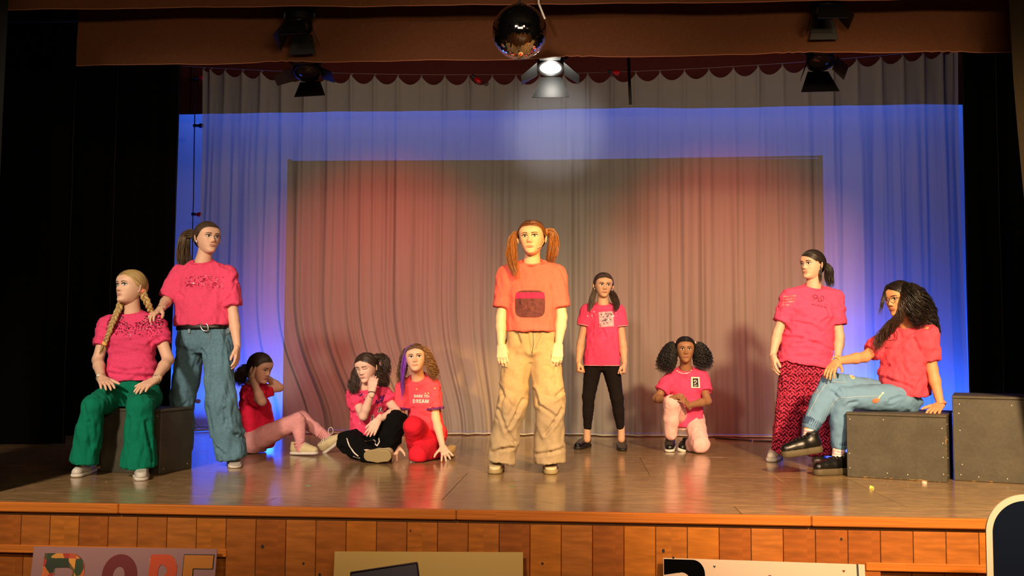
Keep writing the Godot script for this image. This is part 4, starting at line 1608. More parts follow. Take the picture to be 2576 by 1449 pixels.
# ---------------------------------------------------------------- hands
# wrist, direction of the fingers, direction the palm faces, side of the thumb; curl: three bends for the fingers; spread
func add_hand(mb: MB, w: Vector3, dir: Vector3, palm: Vector3, thumb: float, S: float, o: Dictionary, skin: Color) -> void:
	var d := dir.normalized()
	var n := (palm - d * palm.dot(d)).normalized()
	var s := d.cross(n).normalized() * thumb
	var f := Field.new()
	var cup: float = o.get("cup", 0.0)
	var curls: Array = o.curl
	var spread: float = o.get("spread", 0.06)
	f.cone(w - d * 0.03 * S, w + d * 0.015 * S, 0.0255 * S, 0.0235 * S, 0.012, n, 1.25)
	var len_ := [0.074, 0.082, 0.076, 0.060]
	for k in 4:
		var off := (0.030 - 0.0195 * k) * S
		var kn: Vector3 = w + d * ([0.083, 0.087, 0.083, 0.075][k] * S) + s * off + n * (cup * (0.01 if k in [0, 3] else 0.0)) * S
		f.cone(w + d * 0.012 * S + s * off * 0.55, kn, 0.0155 * S, 0.0115 * S, 0.014, n, 1.12)
		var cl: Array = curls[k] if curls[0] is Array else curls
		var yaw := spread * (1.5 - k)
		var fd := (d * cos(yaw) + s * sin(yaw)).normalized()
		var a := 0.0
		var p := kn
		for j in 3:
			a += cl[j]
			var dd := fd * cos(a) + n * sin(a)
			var q: Vector3 = p + dd * len_[k] * [0.46, 0.30, 0.24][j] * S
			f.cone(p, q, [0.0098, 0.0088, 0.008][j] * S, [0.0088, 0.008, 0.0066][j] * S, 0.005)
			p = q
	var ta: Array = o.get("thumb", [0.75, 0.35, 0.3])      # out from the hand, towards the palm, bend
	var td := (d * cos(ta[0]) + s * sin(ta[0])).normalized()
	td = (td * cos(ta[1]) + n * sin(ta[1])).normalized()
	var p0 := w + d * 0.018 * S + s * 0.022 * S
	var p1 := p0 + td * 0.042 * S
	var t2 := (td * cos(ta[2]) + (d * 0.7 - s * 0.5 + n * 0.2).normalized() * sin(ta[2])).normalized()
	var p2 := p1 + t2 * 0.032 * S
	var p3 := p2 + (t2 * 0.8 + d * 0.3).normalized() * 0.025 * S
	f.cone(p0, p1, 0.0155 * S, 0.0115 * S, 0.012)
	f.cone(p1, p2, 0.0112 * S, 0.0098 * S, 0.006)
	f.cone(p2, p3, 0.0096 * S, 0.0078 * S, 0.005)
	mb.add(f.net(0.0042 * maxf(S, 0.85), skin))

# ---------------------------------------------------------------- hair
func strand(mb: MB, q: PackedVector3Array, r: float, col: Color, tip := 0.35, sides := 5) -> void:
	var rad := PackedFloat32Array()
	var n := q.size()
	for k in n:
		var t := float(k) / (n - 1)
		rad.append(r * (lerpf(1.0, tip, smoothstep(0.6, 1.0, t))) * (0.6 if k == 0 else 1.0))
	mb.tube(q, rad, sides, col)

func tint(c: Color, rng: RandomNumberGenerator, amount := 0.3) -> Color:
	var g := 1.0 + rng.randf_range(-amount, amount)
	return Color(c.r * g, c.g * g, c.b * g)

const CAP_C := Vector3(0, 0.075, -0.035)
const CAP_R := Vector3(0.372, 0.45, 0.452)

# locks combed over the skull from one place to another; places are directions from the cap's middle
func comb(mb: MB, T: Transform3D, from: Vector3, to: Vector3, r: float, lift: float, col: Color, n := 9) -> void:
	var q := PackedVector3Array()
	var a := from.normalized()
	var b := to.normalized()
	for k in n:
		var t := float(k) / (n - 1)
		var d := a.slerp(b, t) if a.dot(b) > -0.99 else a.lerp(b, t).normalized()
		var e := 1.0 + lift * sin(PI * t)
		q.append(T * (CAP_C + d * CAP_R * e))
	strand(mb, q, r, col, 0.8, 4)

func cap_dir(T: Transform3D, p: Vector3) -> Vector3:
	return ((p - CAP_C) / CAP_R).normalized()

# a hank of hair along a path: n locks spread over radius R(t); curl gives ringlets
func hank(mb: MB, path: Array, R: Array, n: int, r: float, col: Color, rng: RandomNumberGenerator, curl := 0.0, turns := 0.0, uneven := 0.25, vary := 0.3) -> void:
	var c := Curve3D.new()
	for k in path.size():
		var a: Vector3 = path[maxi(k - 1, 0)]
		var b: Vector3 = path[mini(k + 1, path.size() - 1)]
		c.add_point(path[k], (a - b) / 6.0, (b - a) / 6.0)
	c.bake_interval = 0.02
	var L := c.get_baked_length()
	for j in int(n * 2.4):
		var ang := rng.randf() * TAU
		var rho := sqrt(rng.randf())
		var end := 1.0 - rng.randf() * uneven
		var ph := rng.randf() * TAU
		var tw := turns * rng.randf_range(0.8, 1.25)
		var amp := curl * rng.randf_range(0.6, 1.2)
		var steps := 10 if curl == 0.0 else int(maxf(10.0, tw * 7.0))
		var q := PackedVector3Array()
		for k in steps + 1:
			var t := end * k / steps
			var p := c.sample_baked(t * L, true)
			var d := (c.sample_baked(minf(t * L + 0.01, L), true) - c.sample_baked(maxf(t * L - 0.01, 0.0), true)).normalized()
			var x := d.cross(Vector3(0.02, 0.1, 1)).normalized()
			var y := x.cross(d)
			var g := t * (R.size() - 1)
			var rr: float = lerpf(R[int(g)], R[mini(int(g) + 1, R.size() - 1)], g - int(g)) * rho
			var w := x * cos(ang) * rr + y * sin(ang) * rr
			if amp > 0.0:
				var u := ph + TAU * tw * t
				w += (x * cos(u) + y * sin(u)) * amp * smoothstep(0.0, 0.15, t)
			else:
				w += (x * sin(ph + t * 5.0) + y * cos(ph * 1.7 + t * 4.0)) * 0.006
			q.append(p + w)
		strand(mb, q, r * 0.58, tint(col, rng, vary), 0.25, 4)

func braid(mb: MB, path: Array, R: float, turns: float, col: Color, rng: RandomNumberGenerator) -> void:
	var c := Curve3D.new()
	for k in path.size():
		var a: Vector3 = path[maxi(k - 1, 0)]
		var b: Vector3 = path[mini(k + 1, path.size() - 1)]
		c.add_point(path[k], (a - b) / 6.0, (b - a) / 6.0)
	var L := c.get_baked_length()
	for j in 3:
		for m in 5:
			var q := PackedVector3Array()
			var ox := rng.randf_range(-1, 1) * R * 0.28
			var oy := rng.randf_range(-1, 1) * R * 0.28
			for k in int(turns * 9) + 1:
				var t := float(k) / int(turns * 9)
				var p := c.sample_baked(t * L, true)
				var d := (c.sample_baked(minf(t * L + 0.01, L), true) - c.sample_baked(maxf(t * L - 0.01, 0.0), true)).normalized()
				var x := d.cross(Vector3(0, 0.1, 1)).normalized()
				var y := x.cross(d)
				var u := TAU * (turns * t + j / 3.0)
				var tp := 1.0 - 0.45 * t
				q.append(p + (x * sin(u) * R * 0.85 + y * sin(2.0 * u) * R * 0.42) * tp + (x * ox + y * oy) * tp)
			strand(mb, q, R * 0.36, tint(col, rng, 0.25), 0.7)

func ring(mb: MB, c: Vector3, axis: Vector3, R: float, r: float, col := Color.WHITE, squash := 1.0, n := 18, beads := false) -> void:
	var a := axis.normalized()
	var x := a.cross(Vector3(0.3, 0.2, 1)).normalized()
	var y := a.cross(x)
	var q := PackedVector3Array()
	var rad := PackedFloat32Array()
	for k in n + 1:
		var u := TAU * k / n
		var w := c + x * cos(u) * R + y * sin(u) * R * squash
		if beads:
			if k < n:
				mb.ball(Transform3D(Basis.IDENTITY, w), Vector3.ONE * r * (1.0 if k % 3 else 1.35), 8, col)
		q.append(w)
		rad.append(r if not beads else r * 0.4)
	mb.tube(q, rad, 6, col, Color(-1, 0, 0), false)

# ---------------------------------------------------------------- clothes
func wrinkle(seed_: int, amp: float, fx: float, fy: float, fz: float, sharp := 1.0, z := 0.0, lines := []) -> Callable:
	# soft folds drawn out along the slow axis, a few narrow creases, and the folds listed as lines on the front
	var n := noise(1.0, 2, seed_)
	var ga := PackedVector2Array()
	var gb := PackedVector2Array()
	for l in lines:
		for k in l.size() - 1:
			var u := at(l[k][0], l[k][1], z)
			var v := at(l[k + 1][0], l[k + 1][1], z)
			ga.append(Vector2(u.x, u.y))
			gb.append(Vector2(v.x, v.y))
	return func(p: Vector3, nn: Vector3) -> float:
		var q := Vector3(p.x * fx, p.y * fy + p.x * 1.5, p.z * fz) * 1.5
		var b := n.get_noise_3d(q.x, q.y, q.z)
		var a := n.get_noise_3d(q.x * 0.75 + 31.0, q.y * 0.75 + 7.0, q.z * 0.75)
		var m := n.get_noise_3d(p.x * 2.5 - 9.0, p.y * 2.5, p.z * 2.5)
		var d := amp * (b * 1.0 - sharp * 0.6 * exp(-a * a / 0.016) * smoothstep(-0.15, 0.3, m))
		if absf(nn.z) > 0.15:
			var c := Vector2(p.x, p.y)
			for k in ga.size():
				var w := Geometry2D.get_closest_point_to_segment(c, ga[k], gb[k])
				var e := c.distance_to(w)
				if e < 0.06:
					var side := signf((gb[k] - ga[k]).cross(c - ga[k]))
					d += -0.012 * exp(-e * e / 0.00009) + 0.007 * exp(-(e - 0.02) * (e - 0.02) / 0.00022) * (1.0 if side > 0.0 else 0.45)
		return d

# a tee shirt: from the middle of the hem up to the neck; sleeves run along the upper arms
func tee(J: Dictionary, o: Dictionary) -> Array:
	var f := Field.new()
	var neck: Vector3 = J.neck
	var hem: Vector3 = o.hem
	var fw: Vector3 = o.get("fwd", Vector3(0, 0, 1))
	var rows: Array = o.rows
	rows[-1] = [1.0, 0.082, 0.07, 0.07]
	rows[-2] = [0.93, maxf(rows[-2][1], 0.115), maxf(rows[-2][2], 0.076), maxf(rows[-2][3], 0.076)]
	f.loft(hem, neck + (neck - hem).normalized() * 0.014, fw, rows, 0.035)
	for g in 2:
		var s: Vector3 = J.sh[g]
		var e: Vector3 = J.el[g]
		var d := (e - s).normalized()
		var sl: Array = o.sleeve[g] if o.sleeve[0] is Array else o.sleeve      # [length, radius at shoulder, radius at hem]
		var inn: Vector3 = neck.lerp(s, 0.45) + Vector3(0, -0.012, 0)
		f.cone(inn, s, sl[1] * 0.86, sl[1] * 0.98, 0.03)
		f.cone(s, s + d * sl[0] * 0.5, sl[1], lerpf(sl[1], sl[2], 0.5), 0.03)
		f.can(s + d * 0.02, s + d * sl[0], sl[1], sl[2], 0.025)
	var up: Vector3 = o.get("neck_dir", (neck - hem).normalized())
	var fr: Vector3 = (fw - up * fw.dot(up)).normalized()
	var nr: float = o.get("neck_r", 0.062)
	var tilt := (up + fr * 0.40).normalized()
	var mid := neck + up * 0.010 + fr * 0.010
	f.neg.append([mid - tilt * 0.014, mid + tilt * 0.15, nr, nr])
	f.cuts.append([mid, tilt])
	for c in o.get("cuts", []):
		f.cuts.append(c)
	for c in o.get("extra", []):
		f.cone(c[0], c[1], c[2], c[3], 0.04)
	var mb := f.net(o.get("cell", 0.0095))
	var w: Callable = o.wr
	push(mb, w)
	# ribbed collar
	var collar := MB.new()
	var x := up.cross(fr).normalized()
	var q := PackedVector3Array()
	var rad := PackedFloat32Array()
	var fo := tilt.cross(x).normalized() * -1.0
	for k in 33:
		var u := TAU * k / 32
		q.append(mid - tilt * 0.003 + x * cos(u) * (nr + 0.005) + fo * sin(u) * (nr + 0.004))
		rad.append(0.0082)
	collar.tube(q, rad, 7, Color.WHITE, Color(-1, 0, 0), false)
	return [f, mb, w, collar]

# lays flat shapes on the front of a garment: [points of triangles in metres, colour]
func lay(f: Field, w: Callable, o: Vector3, right: Vector3, up: Vector3, tris: PackedVector2Array, col: Color, mb: MB, lift := 0.0035, step := 0.018) -> void:
	var d := up.cross(right).normalized()      # into the garment
	var every := f.all()
	var stack := []
	for k in range(0, tris.size(), 3):
		stack.append([tris[k], tris[k + 1], tris[k + 2], 0])
	while stack:
		var t: Array = stack.pop_back()
		var l := [t[0].distance_to(t[1]), t[1].distance_to(t[2]), t[2].distance_to(t[0])]
		var m := 0
		if l[1] > l[m]:
			m = 1
		if l[2] > l[m]:
			m = 2
		if l[m] > step and t[3] < 9:
			var a: Vector2 = t[m]
			var b: Vector2 = t[(m + 1) % 3]
			var c: Vector2 = t[(m + 2) % 3]
			var h := (a + b) * 0.5
			stack.append([a, h, c, t[3] + 1])
			stack.append([h, b, c, t[3] + 1])
			continue
		var id := []
		for k in 3:
			var q: Vector2 = t[k]
			var p := o + right * q.x + up * q.y - d * 0.25
			var far := 0.0
			var e := 1.0
			for it in 70:
				e = f.ev(p, every) - w.call(p, d)
				if e < 0.0012 or far > 0.6:
					break
				e = maxf(e * 0.7, 0.0012)
				far += e
				p += d * e
			if far > 0.6 or e > 0.02:
				break
			id.append(mb.p(p - d * lift, col))
		if id.size() < 3:
			continue
		var n := (mb.v[id[2]] - mb.v[id[0]]).cross(mb.v[id[1]] - mb.v[id[0]])
		if n.dot(d) > 0.0:
			mb.tri(id[0], id[2], id[1])
		else:
			mb.tri(id[0], id[1], id[2])

func tris_of(poly: PackedVector2Array) -> PackedVector2Array:
	var o := PackedVector2Array()
	for k in Geometry2D.triangulate_polygon(poly):
		o.append(poly[k])
	return o

func disc(c: Vector2, rx: float, ry: float, n := 14) -> PackedVector2Array:
	var o := PackedVector2Array()
	for k in n:
		o.append(c + Vector2(cos(TAU * k / n) * rx, sin(TAU * k / n) * ry))
	return tris_of(o)

func star(c: Vector2, r: float) -> PackedVector2Array:
	var o := PackedVector2Array()
	for k in 10:
		var a := PI / 2 + TAU * k / 10
		o.append(c + Vector2(cos(a), sin(a)) * (r if k % 2 == 0 else r * 0.45))
	return tris_of(o)

func rect(x0: float, y0: float, x1: float, y1: float) -> PackedVector2Array:
	return tris_of(PackedVector2Array([Vector2(x0, y0), Vector2(x1, y0), Vector2(x1, y1), Vector2(x0, y1)]))

func stroke(pts: Array, w: float) -> PackedVector2Array:
	var o := PackedVector2Array()
	for k in pts.size() - 1:
		var a: Vector2 = pts[k]
		var b: Vector2 = pts[k + 1]
		var s := (b - a).orthogonal().normalized() * w * 0.5
		var e := (b - a).normalized() * w * 0.4
		o.append_array(tris_of(PackedVector2Array([a - e - s, b + e - s, b + e + s, a - e + s])))
	return o

# letters as triangles, in metres, the middle of the text at the origin
var letters := {}
func text_tris(text: String, height: float, bold := false) -> PackedVector2Array:
	var key := text + ("!" if bold else "")
	if not letters.has(key):
		var t := TextMesh.new()
		var f := SystemFont.new()
		f.font_names = PackedStringArray(["Droid Sans"])
		if bold:
			f.font_weight = 700
		t.font = f
		t.font_size = 64
		t.pixel_size = 0.01
		t.depth = 0.0
		t.text = text
		var a := t.get_mesh_arrays()
		var o := PackedVector2Array()
		if a.size() > Mesh.ARRAY_INDEX and a[Mesh.ARRAY_VERTEX] != null:
			var v: PackedVector3Array = a[Mesh.ARRAY_VERTEX]
			if a[Mesh.ARRAY_INDEX] != null:
				for k in a[Mesh.ARRAY_INDEX]:
					o.append(Vector2(v[k].x, v[k].y))
			else:
				for q in v:
					o.append(Vector2(q.x, q.y))
		letters[key] = o
	var out := PackedVector2Array()
	var src: PackedVector2Array = letters[key]
	var lo := 1e9
	var hi := -1e9
	for q in src:
		lo = minf(lo, q.y)
		hi = maxf(hi, q.y)
	for q in src:
		out.append((q - Vector2(0, (lo + hi) * 0.5)) * (height / maxf(hi - lo, 1e-6)))
	return out

# a shoe with sole and laces: heel and toe on what carries it, up, size; returns [upper, sole, laces]
func shoe(heel: Vector3, toe: Vector3, up: Vector3, width: float, o: Dictionary) -> Array:
	var f := toe - heel
	var L := f.length()
	f = f.normalized()
	var y := (up - f * up.dot(f)).normalized()
	var x := y.cross(f)
	var q := func(a: float, b: float, c: float) -> Vector3: return heel + x * a + y * b + f * c * L
	var h: float = o.get("sole", 0.022)
	var u := Field.new()
	u.cone(q.call(0, h + 0.022, 0.13), q.call(0, h + 0.020, 0.45), width * 0.82, width * 0.9, 0.02)
	u.cone(q.call(0, h + 0.014, 0.5), q.call(0, h + 0.008, 0.86), width * 0.96, width * 0.74, 0.02)
	u.cone(q.call(0, h + 0.045, 0.2), q.call(0, h + o.get("high", 0.062), 0.17), width * 0.82, width * 0.84, 0.02)
	u.cone(q.call(0, h + 0.045, 0.3), q.call(0, h + 0.02, 0.68), width * 0.62, width * 0.66, 0.02)
	u.cuts.append([q.call(0, h * 0.8, 0), -y])
	u.cuts.append([q.call(0, h + o.get("high", 0.062) + 0.012, 0.15), (y + f * 0.1).normalized()])
	var up_mb := u.net(0.0065)
	var s := Field.new()
	s.cone(q.call(0, h * 0.5, 0.15), q.call(0, h * 0.5, 0.5), width * 0.98, width * 1.0, 0.01)
	s.cone(q.call(0, h * 0.5, 0.5), q.call(0, h * 0.5 + o.get("toe_up", 0.004), 0.84), width * 1.08, width * 0.9, 0.01)
	s.cuts.append([q.call(0, 0.0008, 0), -y])
	s.cuts.append([q.call(0, h, 0), y])
	var sole := s.net(0.0055)
	var lace := MB.new()
	for k in 4:
		var c := 0.36 + 0.085 * k
		var a := PackedVector3Array()
		var rad := PackedFloat32Array()
		var every := u.all()
		for j in 7:
			var w := (j / 3.0 - 1.0) * width * 0.5
			var p: Vector3 = q.call(w, 0.16, c + (0.02 if j % 2 else 0.0))
			for it in 30:
				var e: float = u.ev(p, every)
				if e < 0.001:
					break
				p -= y * maxf(e * 0.8, 0.001)
			a.append(p + y * 0.002)
			rad.append(0.0032)
		lace.tube(a, rad, 5)
	var bow := PackedVector3Array()
	for k in 13:
		var a := TAU * k / 12
		bow.append(q.call(sin(a) * 0.028, h + 0.068 + cos(a * 2.0) * 0.008, 0.34) + f * 0.012 * cos(a))
	var br := PackedFloat32Array()
	br.resize(13)
	br.fill(0.0028)
	lace.tube(bow, br, 5)
	return [up_mb, sole, lace]

# ---------------------------------------------------------------- the ten performers
func a3(q: Array) -> Vector3:
	return at(q[0], q[1], q[2])

func joints(d: Dictionary) -> Dictionary:
	var J := {}
	for k in ["sh", "el", "wr", "ft", "hip", "kn", "an"]:
		if d.has(k):
			J[k] = [a3(d[k][0]), a3(d[k][1])]
	J.neck = a3(d.neck)
	var h: Array = d.head
	J.hc = at(h[0], h[1], h[2])
	J.T = Transform3D(Basis.from_euler(Vector3(deg_to_rad(h[4]), deg_to_rad(h[3]), deg_to_rad(h[5]))) * h[6], J.hc)
	J.T.basis = Basis.from_euler(Vector3(deg_to_rad(h[4]), deg_to_rad(h[3]), deg_to_rad(h[5]))).scaled_local(Vector3.ONE * h[6])
	J.h = h[6]
	J.cap = J.T
	J.cap.basis = J.T.basis.scaled_local(Vector3(1.06, 0.985, 1.03))
	return J

# skin: head, neck, arms, hands; torso and legs under the clothes
func body(J: Dictionary, o: Dictionary) -> MB:
	var S: float = o.S
	var mb := MB.new()
	var f := Field.new()
	var nt: Vector3 = J.T * Vector3(0, -0.26, -0.07)
	f.cone(J.neck + Vector3(0, -0.05, 0), J.neck, 0.045 * S, 0.05 * S, 0.02)
	f.cone(J.neck, nt, 0.052 * S, 0.05 * S, 0.03)
	for g in 2:
		var s: Vector3 = J.sh[g]
		var e: Vector3 = J.el[g]
		var w: Vector3 = J.wr[g]
		var m := e.lerp(w, 0.32)
		f.cone(J.neck + Vector3(0, -0.045, 0), s + Vector3(0, -0.015, 0), 0.026 * S, 0.036 * S, 0.02)
		f.cone(s, e, 0.043 * S, 0.036 * S, 0.02)
		f.cone(e, m, 0.036 * S, 0.0365 * S, 0.015)
		f.cone(m, w, 0.0365 * S, 0.0245 * S, 0.015)
	mb.add(f.net(0.0088, o.skin))
	var g2 := Field.new()
	var hips: Vector3 = (J.hip[0] + J.hip[1]) * 0.5
	g2.loft(hips, J.neck, o.get("fwd", Vector3(0, 0, 1)), [[0.0, 0.11 * S, 0.07 * S, 0.07 * S], [0.6, 0.11 * S, 0.07 * S, 0.07 * S], [0.88, 0.10 * S, 0.05 * S, 0.05 * S], [1.0, 0.05 * S, 0.04 * S, 0.04 * S]], 0.04)
	for g in 2:
		g2.cone(J.hip[g], J.kn[g], 0.055 * S, 0.042 * S, 0.03)
		g2.cone(J.kn[g], J.an[g], 0.042 * S, 0.031 * S, 0.03)
	mb.add(g2.net(0.02, o.skin))
	o.h = J.h
	if not o.has("shape"):
		o.shape = Vector3(1.07, 0.975, 1.03)
	o.lash = o.get("lash", Color(0.03, 0.018, 0.012))
	add_head(mb, J.T, o)
	for g in 2:
		var hd: Dictionary = o.hand[g]
		add_hand(mb, J.wr[g], J.ft[g] - J.wr[g], hd.palm, (1.0 if g == 0 else -1.0) * hd.get("flip", 1.0), S * hd.get("size", 0.98), hd, o.skin)
	return mb

func legs(J: Dictionary, o: Dictionary) -> Array:
	var f := Field.new()
	var waist: Vector3 = o.waist
	var hips: Vector3 = (J.hip[0] + J.hip[1]) * 0.5
	if o.has("rows"):
		f.loft(hips + (hips - waist).normalized() * o.get("drop", 0.06), waist, o.get("fwd", Vector3(0, 0, 1)), o.rows, 0.04)
	for g in 2:
		var r: Array = o.r[g]      # hip, above knee, knee, mid shin, hem
		var k: Vector3 = J.kn[g]
		var h: Vector3 = J.hip[g]
		var e: Vector3 = o.end[g]
		f.cone(h, k, r[0], r[1], 0.016)
		var m := k.lerp(e, 0.5)
		f.cone(k, m, r[1], r[2], 0.016)
		if o.get("flat", true):
			f.can(m.lerp(k, 0.3), e, lerpf(r[1], r[2], 0.6), r[3], 0.014)
		else:
			f.cone(m, e, r[2], r[3], 0.016)
	for c in o.get("extra", []):
		f.cone(c[0], c[1], c[2], c[3], 0.04)
	for c in o.get("cuts", []):
		f.cuts.append(c)
	var mb := f.net(o.get("cell", 0.011))
	push(mb, o.wr)
	return [f, mb, o.wr]

func put_shoes(P: Dictionary, specs: Array, mats: Array) -> void:
	for s in specs:
		var r := shoe(s[0], s[1], s[2], s[3], s[4])
		P.parts.append(["shoe", r[0], mats[0], "", -1])
		var k: int = P.parts.size() - 1
		P.parts.append(["sole", r[1], mats[1], "", k])
		if s[4].get("lace", true):
			P.parts.append(["laces", r[2], mats[2], "", k])

func line_dir(a: float, y: float) -> Vector3:
	var s := clampf((y - CAP_C.y) / CAP_R.y, -0.98, 0.98)
	var c := sqrt(1.0 - s * s)
	return Vector3(sin(a) * c, s, cos(a) * c)

# hair combed back to one tie
func cap_pony(mb: MB, T: Transform3D, tie: Vector3, col: Color, rng: RandomNumberGenerator, r: float) -> void:
	var t := cap_dir(T, tie)
	for layer in 2:
		for k in 190:
			var a := -PI + TAU * (k + rng.randf() * 0.8) / 190.0
			var y := hairline(absf(a)) + layer * 0.07 + rng.randf() * 0.03
			comb(mb, T, line_dir(a, y), t, r * 0.62 * (1.0 - 0.2 * layer), 0.012 + 0.02 * rng.randf() + 0.012 * layer, tint(col, rng, 0.28))

# hair parted in the middle and combed to a tie on each side
func cap_parted(mb: MB, T: Transform3D, tie: Vector3, col: Color, rng: RandomNumberGenerator, r: float, part_x := 0.0, back := 3.6) -> void:
	for g in [-1.0, 1.0]:
		var t := cap_dir(T, Vector3(tie.x * g, tie.y, tie.z))
		for k in 110:
			var a: float = g * (PI * (k + rng.randf() * 0.8) / 110.0)
			if absf(a) > 0.1:
				comb(mb, T, line_dir(a, hairline(absf(a)) + rng.randf() * 0.03), t, r * 0.6, 0.012 + 0.02 * rng.randf(), tint(col, rng, 0.28))
		for k in 100:
			var th := lerpf(0.72, back, (k + rng.randf() * 0.8) / 100.0)
			var s := Vector3(part_x * sin(th) + 0.018 * g, sin(th), cos(th))
			comb(mb, T, s, t, r * 0.6, 0.016 + 0.02 * rng.randf(), tint(col, rng, 0.28))

func person_0() -> Dictionary:      # blonde girl in green flares, seated
	var d := {"head": [328, 723, -1.46, -24, -7, 1, 0.232], "neck": [333, 790, -1.5], "sh": [[272, 819, -1.5], [393, 817, -1.5]], "el": [[246, 906, -1.45], [423, 905, -1.45]],
		"wr": [[256, 953, -1.25], [390, 956, -1.24]], "ft": [[284, 985, -1.06], [338, 986, -1.08]], "hip": [[290, 998, -1.47], [366, 998, -1.47]], "kn": [[233, 1022, -1.13], [351, 1024, -1.12]], "an": [[208, 1165, -1.16], [350, 1168, -1.14]]}
	var J := joints(d)
	var P := {"label": "blonde girl with two braids in green flared trousers, seated on a black box", "parts": []}
	var skin := Color(0.66, 0.42, 0.30)
	var hc := Color(0.42, 0.285, 0.11)
	var o := {"S": 1.0, "skin": skin, "hair": hc, "iris": Color(0.10, 0.12, 0.13), "lip": Color(0.45, 0.17, 0.14), "brow_col": Color(0.13, 0.08, 0.04), "gaze": Vector2(0.008, 0.004),
		"hand": [{"palm": Vector3(0.1, -1, -0.1), "curl": [0.10, 0.35, 0.2], "spread": 0.11, "thumb": [0.9, 0.2, 0.2]}, {"palm": Vector3(-0.1, -1, -0.1), "curl": [0.10, 0.3, 0.2], "spread": 0.08, "thumb": [0.9, 0.2, 0.2]}]}
	P.parts.append(["body", body(J, o), "skin", "", -1])
	var t := tee(J, {"hem": at(332, 962, -1.46), "rows": [[0.0, 0.168, 0.12, 0.12], [0.18, 0.166, 0.118, 0.11], [0.36, 0.152, 0.105, 0.1], [0.62, 0.162, 0.125, 0.1], [0.82, 0.155, 0.09, 0.09], [0.93, 0.11, 0.065, 0.07], [1.0, 0.065, 0.055, 0.055]], "sleeve": [0.145, 0.060, 0.062], "wr": wrinkle(11, 0.0105, 5.0, 13.0, 5.0, 1.0, -1.36, [[[284, 927], [316, 933], [353, 929]], [[276, 938], [327, 944], [383, 946]], [[340, 950], [372, 949]], [[368, 862], [392, 848]]])})
	P.parts.append(["shirt", t[1], "pink_a", "pink tee shirt with dark red sequins round the neck", -1])
	var k: int = P.parts.size() - 1
	P.parts.append(["collar", t[3], "pink_a", "", k])
	# sequins scattered over the yoke
	var rng := RandomNumberGenerator.new()
	rng.seed = 100
	var sq := MB.new()
	var c := at(333, 800, -1.4)
	for j in 760:
		var x := rng.randf_range(-0.185, 0.185)
		var y := -absf(rng.randfn(0.0, 0.06)) + 0.02 - 0.3 * x * x
		if Vector2(x, (y - 0.012) * 1.4).length() < 0.066 or y < -0.14:
			continue
		var bright := rng.randf() < 0.10
		lay(t[0], t[2], c, Vector3.RIGHT, Vector3.UP, disc(Vector2(x, y), 0.0032 if not bright else 0.0034, 0.0028, 5), Color(0.9, 0.75, 0.75) if bright else Color(0.16, 0.006, 0.02), sq, 0.004)
	P.parts.append(["sequins", sq, "sequin", "dark red and silver sequins", k, true])
	var e := [at(211, 1164, -1.16), at(349, 1175, -1.15)]
	var l := legs(J, {"waist": at(331, 948, -1.47), "rows": [[0.0, 0.155, 0.12, 0.13], [0.6, 0.17, 0.12, 0.12], [1.0, 0.158, 0.11, 0.11]], "r": [[0.10, 0.068, 0.074, 0.088], [0.105, 0.078, 0.088, 0.112]], "end": e, "wr": wrinkle(12, 0.0100, 14.0, 3.2, 14.0, 1.0, -1.1, [[[218, 1015], [228, 1060], [232, 1120]], [[334, 1050], [330, 1100]], [[372, 1060], [380, 1120], [383, 1160]], [[300, 985], [318, 1000]]])})
	P.parts.append(["trousers", l[1], "green", "green flared trousers", -1])
	put_shoes(P, [[ground(228, 1186) + Vector3(0.0, 0, -0.03), ground(186, 1203), Vector3.UP, 0.043, {}], [ground(353, 1185), ground(356, 1213), Vector3.UP, 0.047, {}]], ["white_leather", "white_sole", "white_lace"])
	var hair := MB.new()
	var r := 0.0052
	cap_parted(hair, J.cap, Vector3(0.32, -0.08, -0.16), hc, rng, r, 0.0)
	braid(hair, [J.T * Vector3(-0.33, -0.07, -0.12), at(299, 775, -1.42), at(283, 812, -1.37), at(270, 848, -1.36), at(263, 868, -1.37)], 0.021, 5.0, hc, rng)
	hank(hair, [at(264, 862, -1.37), at(258, 878, -1.38), at(250, 892, -1.39)], [0.010, 0.013, 0.004], 16, 0.003, hc, rng)
	braid(hair, [J.T * Vector3(0.33, -0.09, -0.14), at(372, 765, -1.47), at(383, 790, -1.52), at(388, 815, -1.60)], 0.021, 3.0, hc, rng)
	P.parts.append(["hair", hair, "hair", "golden blonde hair in two braids", -1])
	for w in [[at(263, 864, -1.37), Vector3(0.3, 1, 0), Color(0.85, 0.45, 0.12)], [J.T * Vector3(0.34, -0.10, -0.14), Vector3(-0.3, 1, 0), Color(0.8, 0.2, 0.15)]]:
		var b := MB.new()
		for j in 3:
			ring(b, w[0] + Vector3(0, (j - 1) * 0.006, 0), w[1], 0.012 if w[2].g > 0.3 else 0.016, 0.005, w[2])
		P.parts.append(["hair_tie", b, "matte", "", -1])
	for w in [[J.wr[0], J.ft[0], 3], [J.wr[1], J.ft[1], 2]]:
		for j in w[2]:
			var b := MB.new()
			ring(b, w[0] - (w[1] - w[0]).normalized() * (0.012 * j + 0.004), (w[1] - w[0]) + Vector3(0.03 * j, 0.02, 0), 0.030, 0.0026, Color(0.85, 0.78, 0.65), 0.95, 20, j == 1)
			P.parts.append(["bracelet", b, "metal", "", -1])
	var ear := MB.new()
	ear.ball(Transform3D(Basis.IDENTITY, J.T * Vector3(0.352, -0.135, 0.0)), Vector3(0.005, 0.009, 0.005), 8, Color(0.8, 0.75, 0.7))
	P.parts.append(["earring", ear, "metal", "", -1])
	return P

